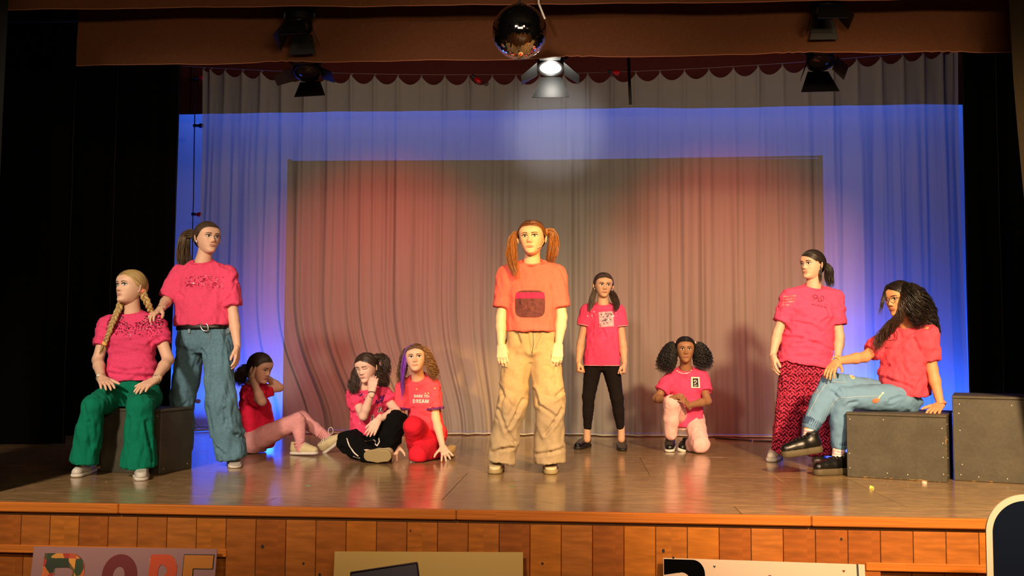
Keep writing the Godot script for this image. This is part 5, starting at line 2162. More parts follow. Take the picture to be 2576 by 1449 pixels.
func person_1() -> Dictionary:      # standing, jeans, ponytail
	var d := {"head": [522, 600, -1.8, 47, -3, -2, 0.228], "neck": [511, 660, -1.82], "sh": [[455, 690, -1.83], [572, 692, -1.83]], "el": [[423, 752, -1.76], [588, 800, -1.80]],
		"wr": [[403, 779, -1.56], [597, 872, -1.76]], "ft": [[374, 796, -1.44], [596, 925, -1.72]], "hip": [[482, 868, -1.85], [548, 868, -1.83]], "kn": [[460, 1000, -1.92], [555, 1008, -1.75]], "an": [[446, 1125, -2.05], [584, 1140, -1.78]]}
	var J := joints(d)
	var P := {"label": "girl with long ponytail in cropped pink tee and wide blue jeans, standing", "parts": []}
	var skin := Color(0.66, 0.41, 0.29)
	var hc := Color(0.07, 0.045, 0.028)
	var o := {"S": 1.0, "skin": skin, "hair": hc, "iris": Color(0.05, 0.03, 0.02), "lip": Color(0.42, 0.13, 0.11), "brow_col": Color(0.05, 0.03, 0.02), "gaze": Vector2(0.012, 0.0), "smile": 1.0,
		"hand": [{"palm": Vector3(0.1, -1, 0.1), "curl": [0.15, 0.5, 0.35], "spread": 0.05}, {"palm": Vector3(-1, 0, 0.0), "curl": [0.2, 0.3, 0.25], "spread": 0.05, "thumb": [0.45, 0.3, 0.2]}]}
	P.parts.append(["body", body(J, o), "skin", "", -1])
	var t := tee(J, {"hem": at(512, 819, -1.83), "rows": [[0.0, 0.202, 0.13, 0.12], [0.3, 0.192, 0.13, 0.115], [0.62, 0.180, 0.125, 0.1], [0.82, 0.165, 0.085, 0.09], [0.93, 0.115, 0.065, 0.07], [1.0, 0.065, 0.055, 0.055]], "sleeve": [[0.20, 0.062, 0.072], [0.225, 0.062, 0.07]], "wr": wrinkle(21, 0.0120, 9.0, 4.5, 9.0, 1.0, -1.7, [[[578, 707], [585, 690]], [[448, 738], [460, 748]], [[560, 760], [575, 742]]])})
	P.parts.append(["shirt", t[1], "pink_b", "cropped pink tee shirt", -1])
	var k: int = P.parts.size() - 1
	P.parts.append(["collar", t[3], "pink_b", "", k])
	var rng := RandomNumberGenerator.new()
	rng.seed = 200
	var sq := MB.new()
	var c := at(506, 705, -1.7)
	for j in 90:
		var x := rng.randf_range(-0.12, 0.14)
		var y := rng.randf_range(-0.05, 0.035) - 0.4 * x * x
		lay(t[0], t[2], c, Vector3.RIGHT, Vector3.UP, disc(Vector2(x, y), 0.0035, 0.003, 5), Color(0.85, 0.6, 0.55) if rng.randf() < 0.22 else Color(0.30, 0.02, 0.04), sq, 0.004)
	for j in 16:
		var x := rng.randf_range(-0.1, 0.12)
		var y := rng.randf_range(-0.04, 0.02)
		var a := rng.randf() * TAU
		lay(t[0], t[2], c, Vector3.RIGHT, Vector3.UP, stroke([Vector2(x, y), Vector2(x + cos(a) * 0.02, y + sin(a) * 0.02)], 0.0022), Color(0.25, 0.015, 0.03), sq, 0.004)
	P.parts.append(["sequins", sq, "sequin", "dark and silver sequins scattered over the chest", k, true])
	var e := [at(450, 1130, -2.05), at(583, 1152, -1.80)]
	var l := legs(J, {"waist": at(511, 822, -1.83), "rows": [[0.0, 0.12, 0.09, 0.11], [0.4, 0.19, 0.12, 0.13], [1.0, 0.178, 0.11, 0.11]], "r": [[0.10, 0.088, 0.085, 0.095], [0.104, 0.103, 0.106, 0.104]], "end": e, "wr": wrinkle(22, 0.0150, 10.0, 3.0, 10.0, 1.0, -1.68, [[[567, 1028], [571, 1055], [574, 1078]], [[574, 1082], [590, 1095], [606, 1112]], [[527, 1107], [545, 1130], [567, 1146]], [[500, 880], [512, 896]]]), "drop": 0.05})
	P.parts.append(["jeans", l[1], "denim", "wide pale blue jeans", -1])
	k = P.parts.size() - 1
	var seam := MB.new()
	var jo := at(511, 860, -1.65)
	for w in [[[Vector2(0.002, 0.09), Vector2(0.002, -0.02), Vector2(-0.012, -0.05)], 0.0025], [[Vector2(0.02, 0.09), Vector2(0.022, 0.02), Vector2(0.012, -0.025), Vector2(-0.005, -0.045)], 0.002], [[Vector2(-0.17, 0.06), Vector2(-0.13, 0.045), Vector2(-0.09, 0.055), Vector2(-0.075, 0.085)], 0.003], [[Vector2(0.17, 0.06), Vector2(0.13, 0.045), Vector2(0.09, 0.055), Vector2(0.075, 0.085)], 0.003]]:
		lay(l[0], l[2], jo, Vector3.RIGHT, Vector3.UP, stroke(w[0], w[1]), Color(0.12, 0.17, 0.2), seam, 0.0015)
	for x in [-0.125, 0.115]:
		lay(l[0], l[2], jo, Vector3.RIGHT, Vector3.UP, rect(x - 0.008, 0.062, x + 0.008, 0.115), Color(0.19, 0.28, 0.34), seam, 0.011)
	P.parts.append(["stitching", seam, "matte", "fly, pockets and belt loops", k])
	# belt
	var belt := MB.new()
	var bf := Field.new()
	bf.loft(at(511, 830, -1.83), at(511, 816, -1.83), Vector3(0, 0, 1), [[0.0, 0.186, 0.121, 0.121], [1.0, 0.182, 0.119, 0.119]], 0.01)
	belt.add(bf.net(0.008))
	P.parts.append(["belt", belt, "black_leather", "black leather belt", -1])
	k = P.parts.size() - 1
	var bu := MB.new()
	ring(bu, at(514, 822, -1.7) + Vector3(0, 0, -0.003), Vector3(0, 0, 1), 0.032, 0.005, Color(0.8, 0.78, 0.75), 0.74, 28)
	P.parts.append(["buckle", bu, "metal", "oval silver buckle", k])
	put_shoes(P, [[ground(588, 1152) + Vector3(0, 0, -0.02), ground(591, 1182), Vector3.UP, 0.05, {"high": 0.05}], [at(452, 1120, -2.12) * Vector3(1, 0, 1), at(446, 1120, -1.9) * Vector3(1, 0, 1), Vector3.UP, 0.045, {}]], ["white_leather", "white_sole", "white_lace"])
	var hair := MB.new()
	cap_pony(hair, J.cap, Vector3(-0.02, 0.13, -0.5), hc, rng, 0.005)
	hank(hair, [J.T * Vector3(-0.02, 0.13, -0.47), at(470, 590, -1.95), at(461, 625, -1.93), at(463, 655, -1.86), at(472, 682, -1.80)], [0.014, 0.03, 0.042, 0.05, 0.045], 110, 0.0036, hc.lerp(Color(0.2, 0.13, 0.07), 0.35), rng, 0.0, 0.0, 0.2)
	P.parts.append(["hair", hair, "hair", "long dark brown ponytail", -1])
	var b := MB.new()
	for j in 3:
		ring(b, J.T * Vector3(-0.02, 0.13, -0.48 - 0.02 * j), J.T.basis * Vector3(-0.1, 0, -1), 0.016, 0.004, Color(0.2, 0.1, 0.06))
	P.parts.append(["hair_tie", b, "matte", "", -1])
	var ear := MB.new()
	ear.ball(Transform3D(Basis.IDENTITY, J.T * Vector3(-0.36, -0.14, 0.02)), Vector3(0.008, 0.012, 0.008), 8, Color(0.85, 0.82, 0.8))
	P.parts.append(["earring", ear, "metal", "", -1])
	var br := MB.new()
	ring(br, J.wr[0], J.ft[0] - J.wr[0], 0.028, 0.003, Color(0.85, 0.72, 0.45), 0.95, 20)
	P.parts.append(["bracelet", br, "metal", "", -1])
	return P

func person_2() -> Dictionary:      # seated on the floor in profile, pink leggings, hands behind the head
	var d := {"head": [655, 926, -2.72, 68, 16, 0, 0.228], "neck": [634, 972, -2.74], "sh": [[633, 990, -2.60], [645, 985, -2.86]], "el": [[659, 1010, -2.44], [703, 975, -2.93]],
		"wr": [[634, 953, -2.55], [672, 950, -2.90]], "ft": [[620, 925, -2.68], [650, 940, -2.84]], "hip": [[634, 1112, -2.62], [634, 1112, -2.82]], "kn": [[750, 1058, -2.60], [757, 1052, -2.82]], "an": [[757, 1126, -2.56], [826, 1103, -2.80]]}
	var J := joints(d)
	var P := {"label": "girl in red shirt and pale pink leggings sitting with hands behind her head", "parts": []}
	var skin := Color(0.62, 0.36, 0.26)
	var hc := Color(0.035, 0.02, 0.015)
	var o := {"S": 0.9, "skin": skin, "hair": hc, "iris": Color(0.04, 0.025, 0.02), "lip": Color(0.42, 0.14, 0.12), "brow_col": Color(0.03, 0.02, 0.015), "open": 0.6, "fwd": Vector3(1, 0, 0.15),
		"hand": [{"palm": Vector3(0.5, 0.1, -1), "curl": [0.25, 0.35, 0.25], "spread": 0.14, "flip": -1.0}, {"palm": Vector3(-0.5, 0.0, 1), "curl": [0.25, 0.35, 0.25], "spread": 0.1}]}
	P.parts.append(["body", body(J, o), "skin", "", -1])
	var t := tee(J, {"hem": at(650, 1130, -2.72), "fwd": Vector3(1, 0.1, 0.2), "rows": [[0.0, 0.16, 0.10, 0.11], [0.3, 0.15, 0.125, 0.10], [0.55, 0.145, 0.12, 0.10], [0.8, 0.135, 0.09, 0.08], [0.93, 0.10, 0.06, 0.065], [1.0, 0.06, 0.05, 0.05]], "sleeve": [[0.12, 0.066, 0.072], [0.12, 0.058, 0.064]], "wr": wrinkle(31, 0.0165, 8.0, 8.0, 8.0), "neck_r": 0.056})
	P.parts.append(["shirt", t[1], "red_a", "crumpled crimson tee shirt with pinned patches", -1])
	var k: int = P.parts.size() - 1
	P.parts.append(["collar", t[3], "red_a", "", k])
	var pat := MB.new()
	for w in [[682, 1052, 0.020, Color(0.10, 0.06, 0.07)], [652, 1074, 0.014, Color(0.14, 0.03, 0.05)], [664, 1058, 0.006, Color(0.8, 0.7, 0.7)], [678, 1060, 0.006, Color(0.85, 0.6, 0.7)]]:
		lay(t[0], t[2], at(w[0], w[1], -2.45), Vector3.RIGHT, Vector3.UP, disc(Vector2.ZERO, w[2], w[2] * 0.8, 10), w[3], pat, 0.005)
	P.parts.append(["patch", pat, "matte", "small dark patches and badges", k])
	var l := legs(J, {"waist": at(640, 1085, -2.72), "fwd": Vector3(1, 0, 0.1), "rows": [[0.0, 0.15, 0.11, 0.11], [1.0, 0.13, 0.10, 0.09]], "drop": 0.06, "r": [[0.095, 0.058, 0.044, 0.036], [0.09, 0.058, 0.046, 0.038]], "end": [at(757, 1130, -2.56), at(827, 1104, -2.80)], "flat": false, "cell": 0.0095, "wr": wrinkle(32, 0.0060, 7.0, 7.0, 7.0), "cuts": [[Vector3(0, 0.006, 0), Vector3.DOWN]]})
	P.parts.append(["leggings", l[1], "pale_pink", "pale pink leggings, ruched at the ankles", -1])
	k = P.parts.size() - 1
	for w in [[at(752, 1112, -2.56), at(758, 1131, -2.56)], [at(806, 1089, -2.80), at(826, 1103, -2.80)]]:
		var ru := MB.new()
		for j in 6:
			var c: Vector3 = w[0].lerp(w[1], j / 5.0)
			ring(ru, c, (w[1] - w[0]) + Vector3(0.01 * (j % 2), 0.004 * ((j * 7) % 3), 0), 0.0385 - 0.001 * j, 0.0075, Color.WHITE, 0.95)
		P.parts.append(["ruching", ru, "pale_pink", "gathered folds at the ankle", k])
	put_shoes(P, [[at(733, 1133, -2.60) * Vector3(1, 0, 1) + Vector3(0, 0.002, 0), at(800, 1130, -2.52) * Vector3(1, 0, 1) + Vector3(0, 0.012, 0), Vector3(0, 1, 0), 0.043, {}], [at(818, 1139, -2.78), at(864, 1103, -2.74), Vector3(-0.75, 0.6, 0.3), 0.043, {"high": 0.055}]], ["cream_leather", "white_sole", "white_lace"])
	var lp := MB.new()
	var q := PackedVector3Array()
	for j in 17:
		var a := TAU * j / 16
		q.append(at(830 + 6 * sin(a) + 2, 1084 - 9 * cos(a), -2.78))
	var lr := PackedFloat32Array()
	lr.resize(17)
	lr.fill(0.003)
	lp.tube(q, lr, 5)
	P.parts.append(["lace_loop", lp, "white_lace", "long loop of shoelace", P.parts.size() - 3])
	var rng := RandomNumberGenerator.new()
	rng.seed = 300
	var hair := MB.new()
	cap_pony(hair, J.cap, Vector3(0.0, -0.04, -0.5), hc, rng, 0.0056)
	hank(hair, [J.T * Vector3(0, -0.04, -0.44), at(612, 935, -2.74), at(606, 950, -2.75), at(606, 975, -2.76)], [0.02, 0.05, 0.055, 0.03], 80, 0.004, hc, rng, 0.008, 2.0)
	P.parts.append(["hair", hair, "hair", "dark hair tied at the back", -1])
	return P

func person_3() -> Dictionary:      # cross-legged, black track trousers, hand on her cheek
	var d := {"head": [922, 925, -2.36, -18, 12, 6, 0.214], "neck": [922, 979, -2.42], "sh": [[890, 996, -2.42], [965, 992, -2.43]], "el": [[914, 1047, -2.24], [997, 1034, -2.32]],
		"wr": [[936, 985, -2.19], [952, 1056, -2.20]], "ft": [[941, 944, -2.24], [930, 1093, -2.14]], "hip": [[915, 1112, -2.46], [955, 1112, -2.46]], "kn": [[876, 1112, -2.22], [994, 1062, -2.28]], "an": [[935, 1143, -2.10], [965, 1138, -2.30]]}
	var J := joints(d)
	var P := {"label": "girl with eyes closed, hand on cheek, in black track trousers, cross-legged", "parts": []}
	var skin := Color(0.70, 0.45, 0.35)
	var hc := Color(0.045, 0.026, 0.018)
	var o := {"S": 0.88, "skin": skin, "hair": hc, "iris": Color(0.05, 0.03, 0.02), "lip": Color(0.48, 0.16, 0.14), "brow_col": Color(0.07, 0.04, 0.025), "open": 0.0, "ears": 2,
		"hand": [{"palm": Vector3(0.1, 0.1, -1), "curl": [0.2, 0.4, 0.2], "spread": 0.03, "thumb": [0.4, 0.3, 0.2]}, {"palm": Vector3(-0.3, -0.3, -1), "curl": [0.1, 0.25, 0.2], "spread": 0.08, "thumb": [0.5, 0.3, 0.2]}]}
	P.parts.append(["body", body(J, o), "skin", "", -1])
	var t := tee(J, {"hem": at(930, 1092, -2.42), "rows": [[0.0, 0.145, 0.11, 0.1], [0.35, 0.135, 0.11, 0.1], [0.62, 0.135, 0.10, 0.09], [0.82, 0.125, 0.075, 0.08], [0.93, 0.095, 0.055, 0.06], [1.0, 0.06, 0.05, 0.05]], "sleeve": [[0.135, 0.056, 0.070], [0.105, 0.056, 0.066]], "wr": wrinkle(41, 0.0120, 9.0, 9.0, 9.0), "neck_r": 0.055})
	P.parts.append(["shirt", t[1], "pink_c", "pink tee shirt with letter patches", -1])
	var k: int = P.parts.size() - 1
	P.parts.append(["collar", t[3], "pink_c", "", k])
	for w in [["A", 947, 1033], ["I", 929, 1054], ["C", 943, 1055]]:
		var b := MB.new()
		lay(t[0], t[2], at(w[1], w[2], -2.2), Vector3.RIGHT, Vector3.UP, grow(text_tris(w[0], 0.036, true), 0.0035), Color(0.75, 0.62, 0.58), b, 0.004)
		lay(t[0], t[2], at(w[1], w[2], -2.2), Vector3.RIGHT, Vector3.UP, text_tris(w[0], 0.036, true), Color(0.03, 0.02, 0.03), b, 0.0055)
		P.parts.append(["letter_patch", b, "matte", "black letter %s edged in white" % w[0], k])
	var rng := RandomNumberGenerator.new()
	rng.seed = 400
	var sq := MB.new()
	for w in [[950, 1005, 0.020, 0.028, Color(0.10, 0.02, 0.28)], [941, 1012, 0.012, 0.012, Color(0.12, 0.03, 0.30)], [912, 1003, 0.018, 0.022, Color(0.62, 0.35, 0.40)], [897, 992, 0.012, 0.014, Color(0.10, 0.03, 0.20)]]:
		for j in 26:
			var x := rng.randf_range(-1, 1)
			var y := rng.randf_range(-1, 1)
			var g: float = rng.randf_range(0.5, 1.7)
			lay(t[0], t[2], at(w[0], w[1], -2.2), Vector3.RIGHT, Vector3.UP, disc(Vector2(x * w[2], y * w[3]), 0.0045, 0.0045, 5), Color(w[4].r * g, w[4].g * g, w[4].b * g), sq, 0.004)
	for j in 40:
		lay(t[0], t[2], at(930, 1045, -2.2), Vector3.RIGHT, Vector3.UP, disc(Vector2(rng.randf_range(-0.12, 0.12), rng.randf_range(-0.13, 0.1)), 0.0032, 0.0032, 5), Color(0.8, 0.6, 0.6) if rng.randf() < 0.4 else Color(0.3, 0.02, 0.06), sq, 0.004)
	P.parts.append(["sequins", sq, "sequin", "purple and silver sequin patches", k, true])
	var l := legs(J, {"waist": at(932, 1075, -2.45), "rows": [[0.0, 0.15, 0.12, 0.12], [1.0, 0.135, 0.10, 0.1]], "drop": 0.05, "r": [[0.10, 0.082, 0.075, 0.062], [0.10, 0.09, 0.088, 0.075]], "end": [at(925, 1146, -2.14), at(962, 1142, -2.28)], "flat": false, "wr": wrinkle(42, 0.0165, 8.0, 8.0, 8.0), "cuts": [[Vector3(0, 0.005, 0), Vector3.DOWN]]})
	P.parts.append(["trousers", l[1], "black_cloth", "black track trousers with white piping", -1])
	k = P.parts.size() - 1
	var pip := MB.new()
	for w in [[[862, 1108], [870, 1125], [882, 1140], [893, 1150]], [[906, 1113], [920, 1121], [932, 1128], [938, 1118], [937, 1110]], [[881, 1152], [890, 1156], [897, 1155]]]:
		var pts := []
		for v in w:
			var r: Vector3 = at(v[0], v[1], -2.2) - at(900, 1130, -2.2)
			pts.append(Vector2(r.x, r.y))
		lay(l[0], l[2], at(900, 1130, -2.0), Vector3.RIGHT, Vector3.UP, stroke(pts, 0.0085), Color(0.62, 0.55, 0.5), pip, 0.003)
	P.parts.append(["piping", pip, "matte", "white piping", k])
	put_shoes(P, [[at(978, 1147, -2.04), at(918, 1148, -2.06), Vector3(0.05, 0.15, -1), 0.046, {"lace": true, "sole": 0.028}], [at(985, 1142, -2.42) * Vector3(1, 0, 1), at(940, 1142, -2.34) * Vector3(1, 0, 1), Vector3.UP, 0.042, {}]], ["cream_leather", "cream_sole", "white_lace"])
	var hair := MB.new()
	cap_parted(hair, J.cap, Vector3(0.36, -0.10, -0.12), hc, rng, 0.005, 0.15)
	hank(hair, [J.T * Vector3(-0.33, 0.12, 0.02), at(895, 948, -2.36), at(889, 972, -2.34), at(893, 992, -2.31)], [0.015, 0.034, 0.04, 0.03], 90, 0.0036, hc, rng, 0.01, 2.2)
	hank(hair, [J.T * Vector3(0.33, 0.06, -0.1), at(962, 950, -2.42), at(966, 972, -2.45), at(972, 985, -2.48)], [0.015, 0.035, 0.04, 0.03], 80, 0.0036, hc, rng, 0.012, 2.4)
	hank(hair, [J.T * Vector3(0.24, 0.34, -0.12), at(966, 902, -2.40), at(973, 925, -2.40), at(976, 950, -2.42)], [0.014, 0.026, 0.028, 0.016], 60, 0.0034, hc, rng, 0.012, 2.4)
	P.parts.append(["hair", hair, "hair", "long dark brown wavy hair", -1])
	var br := MB.new()
	ring(br, J.wr[0] - (J.ft[0] - J.wr[0]).normalized() * 0.01, J.ft[0] - J.wr[0], 0.0265, 0.0022, Color(0.02, 0.02, 0.02), 0.95, 20)
	P.parts.append(["bracelet", br, "matte", "", -1])
	return P

func grow(t: PackedVector2Array, g: float) -> PackedVector2Array:
	# the same triangles, each spread outwards a little
	var o := PackedVector2Array()
	for d in [Vector2(g, 0), Vector2(-g, 0), Vector2(0, g), Vector2(0, -g), Vector2(g, g) * 0.7, Vector2(-g, g) * 0.7, Vector2(g, -g) * 0.7, Vector2(-g, -g) * 0.7]:
		for q in t:
			o.append(q + d)
	return o

func person_4() -> Dictionary:      # kneeling with purple ribbons, hands on the floor
	var d := {"head": [1046, 902, -2.33, 4, -7, 4, 0.212], "neck": [1052, 951, -2.42], "sh": [[1017, 972, -2.42], [1088, 972, -2.43]], "el": [[1006, 1050, -2.40], [1096, 1052, -2.42]],
		"wr": [[1000, 1122, -2.32], [1114, 1124, -2.33]], "ft": [[978, 1160, -2.20], [1131, 1162, -2.20]], "hip": [[1060, 1088, -2.58], [1096, 1092, -2.58]], "kn": [[1040, 1072, -2.22], [1052, 1143, -2.22]], "an": [[1044, 1130, -2.42], [1112, 1140, -2.58]]}
	var J := joints(d)
	var P := {"label": "curly haired girl with purple ribbons kneeling in red, hands on the floor", "parts": []}
	var skin := Color(0.66, 0.40, 0.28)
	var hc := Color(0.12, 0.06, 0.028)
	var fing := [0.10, 0.25, -0.1]
	var o := {"S": 0.88, "skin": skin, "hair": hc, "iris": Color(0.06, 0.035, 0.02), "lip": Color(0.48, 0.15, 0.12), "brow_col": Color(0.10, 0.05, 0.025), "gaze": Vector2(0.014, 0.008), "smile": 1.0, "ears": 1,
		"hand": [{"palm": Vector3(0.0, -0.7, -0.7), "curl": fing, "spread": 0.26, "thumb": [1.1, 0.1, 0.2]}, {"palm": Vector3(0.0, -0.7, -0.7), "curl": fing, "spread": 0.26, "thumb": [1.1, 0.1, 0.2]}]}
	P.parts.append(["body", body(J, o), "skin", "", -1])
	var t := tee(J, {"hem": at(1080, 1105, -2.56), "fwd": Vector3(-0.1, 0.2, 1), "rows": [[0.0, 0.135, 0.12, 0.12], [0.3, 0.125, 0.10, 0.11], [0.6, 0.118, 0.10, 0.10], [0.82, 0.118, 0.075, 0.08], [0.93, 0.092, 0.055, 0.06], [1.0, 0.06, 0.05, 0.05]], "sleeve": [0.165, 0.054, 0.066], "wr": wrinkle(51, 0.0105, 8.0, 7.0, 8.0), "neck_r": 0.058})
	P.parts.append(["shirt", t[1], "pink_d", "coral red tee shirt with lettering and stars", -1])
	var k: int = P.parts.size() - 1
	P.parts.append(["collar", t[3], "pink_d", "", k])
	var tx := MB.new()
	var right := Vector3.RIGHT
	lay(t[0], t[2], at(1050, 999, -2.2), right, Vector3.UP, text_tris("DARE TO", 0.020, true), Color(0.85, 0.70, 0.66), tx, 0.004)
	lay(t[0], t[2], at(1049, 1012, -2.2), right, Vector3.UP, text_tris("DREAM", 0.027, true), Color(0.85, 0.70, 0.66), tx, 0.004)
	P.parts.append(["lettering", tx, "matte", "white lettering DARE TO DREAM", k])
	for w in [[1039, 981, 0.008], [1085, 979, 0.008], [1069, 991, 0.010], [1061, 992, 0.008], [1071, 1000, 0.005], [1073, 1032, 0.012]]:
		var s := MB.new()
		lay(t[0], t[2], at(w[0], w[1], -2.2), right, Vector3.UP, star(Vector2.ZERO, w[2]), Color(0.85, 0.55, 0.25), s, 0.004)
		P.parts.append(["star", s, "matte", "", k])
	for g in 2:
		var b := MB.new()
		var dd: Vector3 = (J.el[g] - J.sh[g]).normalized()
		for j in 2:
			ring(b, J.sh[g] + dd * (0.162 + j * 0.006), dd, 0.066, 0.0048, Color(0.12, 0.02, 0.22), 1.0, 34, true)
		P.parts.append(["sleeve_sequins", b, "sequin", "purple sequin band at the sleeve", k])
	var l := legs(J, {"waist": at(1078, 1075, -2.54), "rows": [[0.0, 0.13, 0.12, 0.12], [1.0, 0.12, 0.10, 0.1]], "drop": 0.05, "r": [[0.088, 0.072, 0.062, 0.05], [0.088, 0.068, 0.06, 0.05]], "end": [at(1044, 1136, -2.44), at(1108, 1143, -2.56)], "flat": false, "wr": wrinkle(52, 0.0050, 7.0, 7.0, 7.0), "cuts": [[Vector3(0, 0.004, 0), Vector3.DOWN]]})
	P.parts.append(["leggings", l[1], "red_b", "bright red leggings", -1])
	put_shoes(P, [[at(1136, 1140, -2.66) * Vector3(1, 0, 1), at(1124, 1140, -2.50) * Vector3(1, 0, 1) + Vector3(0, 0.01, 0), Vector3(0.1, 1, 0.2), 0.036, {"lace": false, "high": 0.05}], [at(1046, 1140, -2.52) * Vector3(1, 0, 1), at(1040, 1140, -2.34) * Vector3(1, 0, 1), Vector3.UP, 0.038, {"lace": false}]], ["cream_leather", "white_sole", "white_lace"])
	var rng := RandomNumberGenerator.new()
	rng.seed = 500
	var hair := MB.new()
	cap_parted(hair, J.cap, Vector3(0.36, -0.05, -0.1), hc, rng, 0.005, -0.2)
	hank(hair, [J.T * Vector3(0.20, 0.42, 0.10), J.T * Vector3(0.37, 0.18, 0.10), at(1084, 918, -2.33), at(1091, 940, -2.36), at(1096, 960, -2.38)], [0.01, 0.026, 0.034, 0.042, 0.035], 100, 0.0032, hc.lerp(Color(0.4, 0.2, 0.06), 0.25), rng, 0.011, 6.0, 0.3, 0.4)
	hank(hair, [J.T * Vector3(-0.16, 0.43, 0.08), J.T * Vector3(-0.37, 0.16, 0.02), at(1014, 920, -2.37), at(1010, 945, -2.38), at(1007, 968, -2.38)], [0.01, 0.024, 0.030, 0.034, 0.03], 80, 0.0032, hc, rng, 0.011, 6.0, 0.3, 0.4)
	P.parts.append(["hair", hair, "hair", "long curly brown hair", -1])
	var rb := MB.new()
	for j in 9:
		var x := j * 1.6
		hank(rb, [J.T * Vector3(-0.02 - 0.03 * j, 0.46 - 0.01 * j * j * 0.3, 0.16), J.T * Vector3(-0.3, 0.28, 0.16), at(1013 + x * 0.4, 920, -2.30), at(1010 + x * 0.3, 960, -2.30), at(1011, 985 + j * 3, -2.29)], [0.004, 0.008, 0.010, 0.009, 0.004], 5, 0.0042, Color(0.13, 0.02, 0.30) if j % 2 else Color(0.20, 0.06, 0.42), rng, 0.0, 0.0, 0.35)
	P.parts.append(["ribbons", rb, "satin", "purple ribbons in the hair", -1])
	return P

func person_5() -> Dictionary:      # standing in the middle, khaki trousers, pigtails
	var d := {"head": [1338, 600, -1.60, -7, -2, 2, 0.238], "neck": [1338, 662, -1.64], "sh": [[1278, 692, -1.64], [1398, 690, -1.64]], "el": [[1261, 800, -1.63], [1413, 798, -1.63]],
		"wr": [[1261, 868, -1.58], [1405, 866, -1.58]], "ft": [[1266, 922, -1.54], [1400, 916, -1.54]], "hip": [[1306, 880, -1.65], [1368, 880, -1.65]], "kn": [[1287, 1010, -1.63], [1382, 1010, -1.63]], "an": [[1262, 1140, -1.66], [1385, 1140, -1.66]]}
	var J := joints(d)
	var P := {"label": "girl with auburn pigtails in cropped tee and baggy khaki trousers, standing in the middle", "parts": []}
	var skin := Color(0.66, 0.42, 0.30)
	var hc := Color(0.16, 0.065, 0.025)
	var hand := {"palm": Vector3(0.2, 0, -1), "curl": [0.35, 0.5, 0.35], "spread": 0.03, "thumb": [0.35, 0.45, 0.3]}
	var o := {"S": 1.0, "skin": skin, "hair": hc, "iris": Color(0.08, 0.10, 0.08), "lip": Color(0.48, 0.16, 0.13), "brow_col": Color(0.12, 0.05, 0.02), "gap": 0.004, "hand": [hand, {"palm": Vector3(-0.2, 0, -1), "curl": [0.35, 0.5, 0.35], "spread": 0.03, "thumb": [0.35, 0.45, 0.3]}]}
	P.parts.append(["body", body(J, o), "skin", "", -1])
	var hem := at(1337, 834, -1.64)
	var t := tee(J, {"hem": hem, "rows": [[0.0, 0.166, 0.135, 0.12], [0.3, 0.165, 0.135, 0.11], [0.62, 0.172, 0.125, 0.1], [0.82, 0.165, 0.088, 0.09], [0.93, 0.12, 0.065, 0.07], [1.0, 0.068, 0.055, 0.055]], "sleeve": [0.222, 0.064, 0.070], "wr": wrinkle(61, 0.0105, 8.0, 5.0, 8.0), "neck_r": 0.068})
	P.parts.append(["shirt", t[1], "coral", "boxy cropped pink tee shirt", -1])
	var k: int = P.parts.size() - 1
	P.parts.append(["collar", t[3], "coral", "", k])
	# plain applique: a rounded maroon patch with a magenta panel above it
	var ap := MB.new()
	var c := at(1331, 762, -1.4)
	var blob := PackedVector2Array()
	for j in 40:
		var a := TAU * j / 40
		blob.append(Vector2(signf(cos(a)) * pow(absf(cos(a)), 0.45) * 0.098, signf(sin(a)) * pow(absf(sin(a)), 0.45) * 0.088))
	lay(t[0], t[2], c, Vector3.RIGHT, Vector3.UP, tris_of(blob), Color(0.085, 0.022, 0.03), ap, 0.004)
	P.parts.append(["applique_patch", ap, "matte", "maroon fabric patch with a fine print", k])
	var rng := RandomNumberGenerator.new()
	rng.seed = 600
	var pr := MB.new()
	for j in 90:
		var q := Vector2(rng.randf_range(-0.09, 0.09), rng.randf_range(-0.075, 0.02))
		var a := rng.randf() * TAU
		if absf(q.x) < 0.082:
			lay(t[0], t[2], c, Vector3.RIGHT, Vector3.UP, stroke([q, q + Vector2(cos(a), sin(a)) * 0.012, q + Vector2(cos(a + 1.2), sin(a + 1.2)) * 0.016], 0.0018), Color(0.16, 0.05, 0.05) if j % 3 else Color(0.03, 0.008, 0.012), pr, 0.0052)
	P.parts.append(["patch_print", pr, "matte", "fine scribbled print", k, true])
	var bowm := MB.new()
	lay(t[0], t[2], c, Vector3.RIGHT, Vector3.UP, tris_of(PackedVector2Array([Vector2(-0.0975, 0.035), Vector2(0.0975, 0.035), Vector2(0.092, 0.074), Vector2(-0.092, 0.074)])), Color(0.55, 0.01, 0.09), bowm, 0.006)
	P.parts.append(["applique_panel", bowm, "matte", "magenta fabric strip across the patch", k])
	var e := [at(1260, 1160, -1.66), at(1385, 1162, -1.66)]
	var l := legs(J, {"waist": at(1337, 826, -1.64), "rows": [[0.0, 0.11, 0.085, 0.10], [0.35, 0.17, 0.12, 0.13], [1.0, 0.155, 0.10, 0.11]], "drop": 0.075, "r": [[0.098, 0.094, 0.092, 0.098], [0.102, 0.10, 0.095, 0.104]], "end": e, "wr": wrinkle(62, 0.0150, 5.0, 3.4, 5.0, 1.0, -1.55, [[[1343, 982], [1355, 1016], [1396, 1047]], [[1253, 1030], [1272, 1078], [1293, 1113]], [[1412, 1030], [1393, 1063], [1370, 1092]], [[1317, 1006], [1298, 1044], [1281, 1075]], [[1415, 982], [1400, 999]], [[1253, 973], [1265, 997]], [[1326, 838], [1334, 885]], [[1358, 840], [1343, 878]], [[1236, 1140], [1262, 1130], [1289, 1128]], [[1350, 1144], [1385, 1138], [1417, 1130]], [[1300, 838], [1308, 862]]]), "cell": 0.0085})
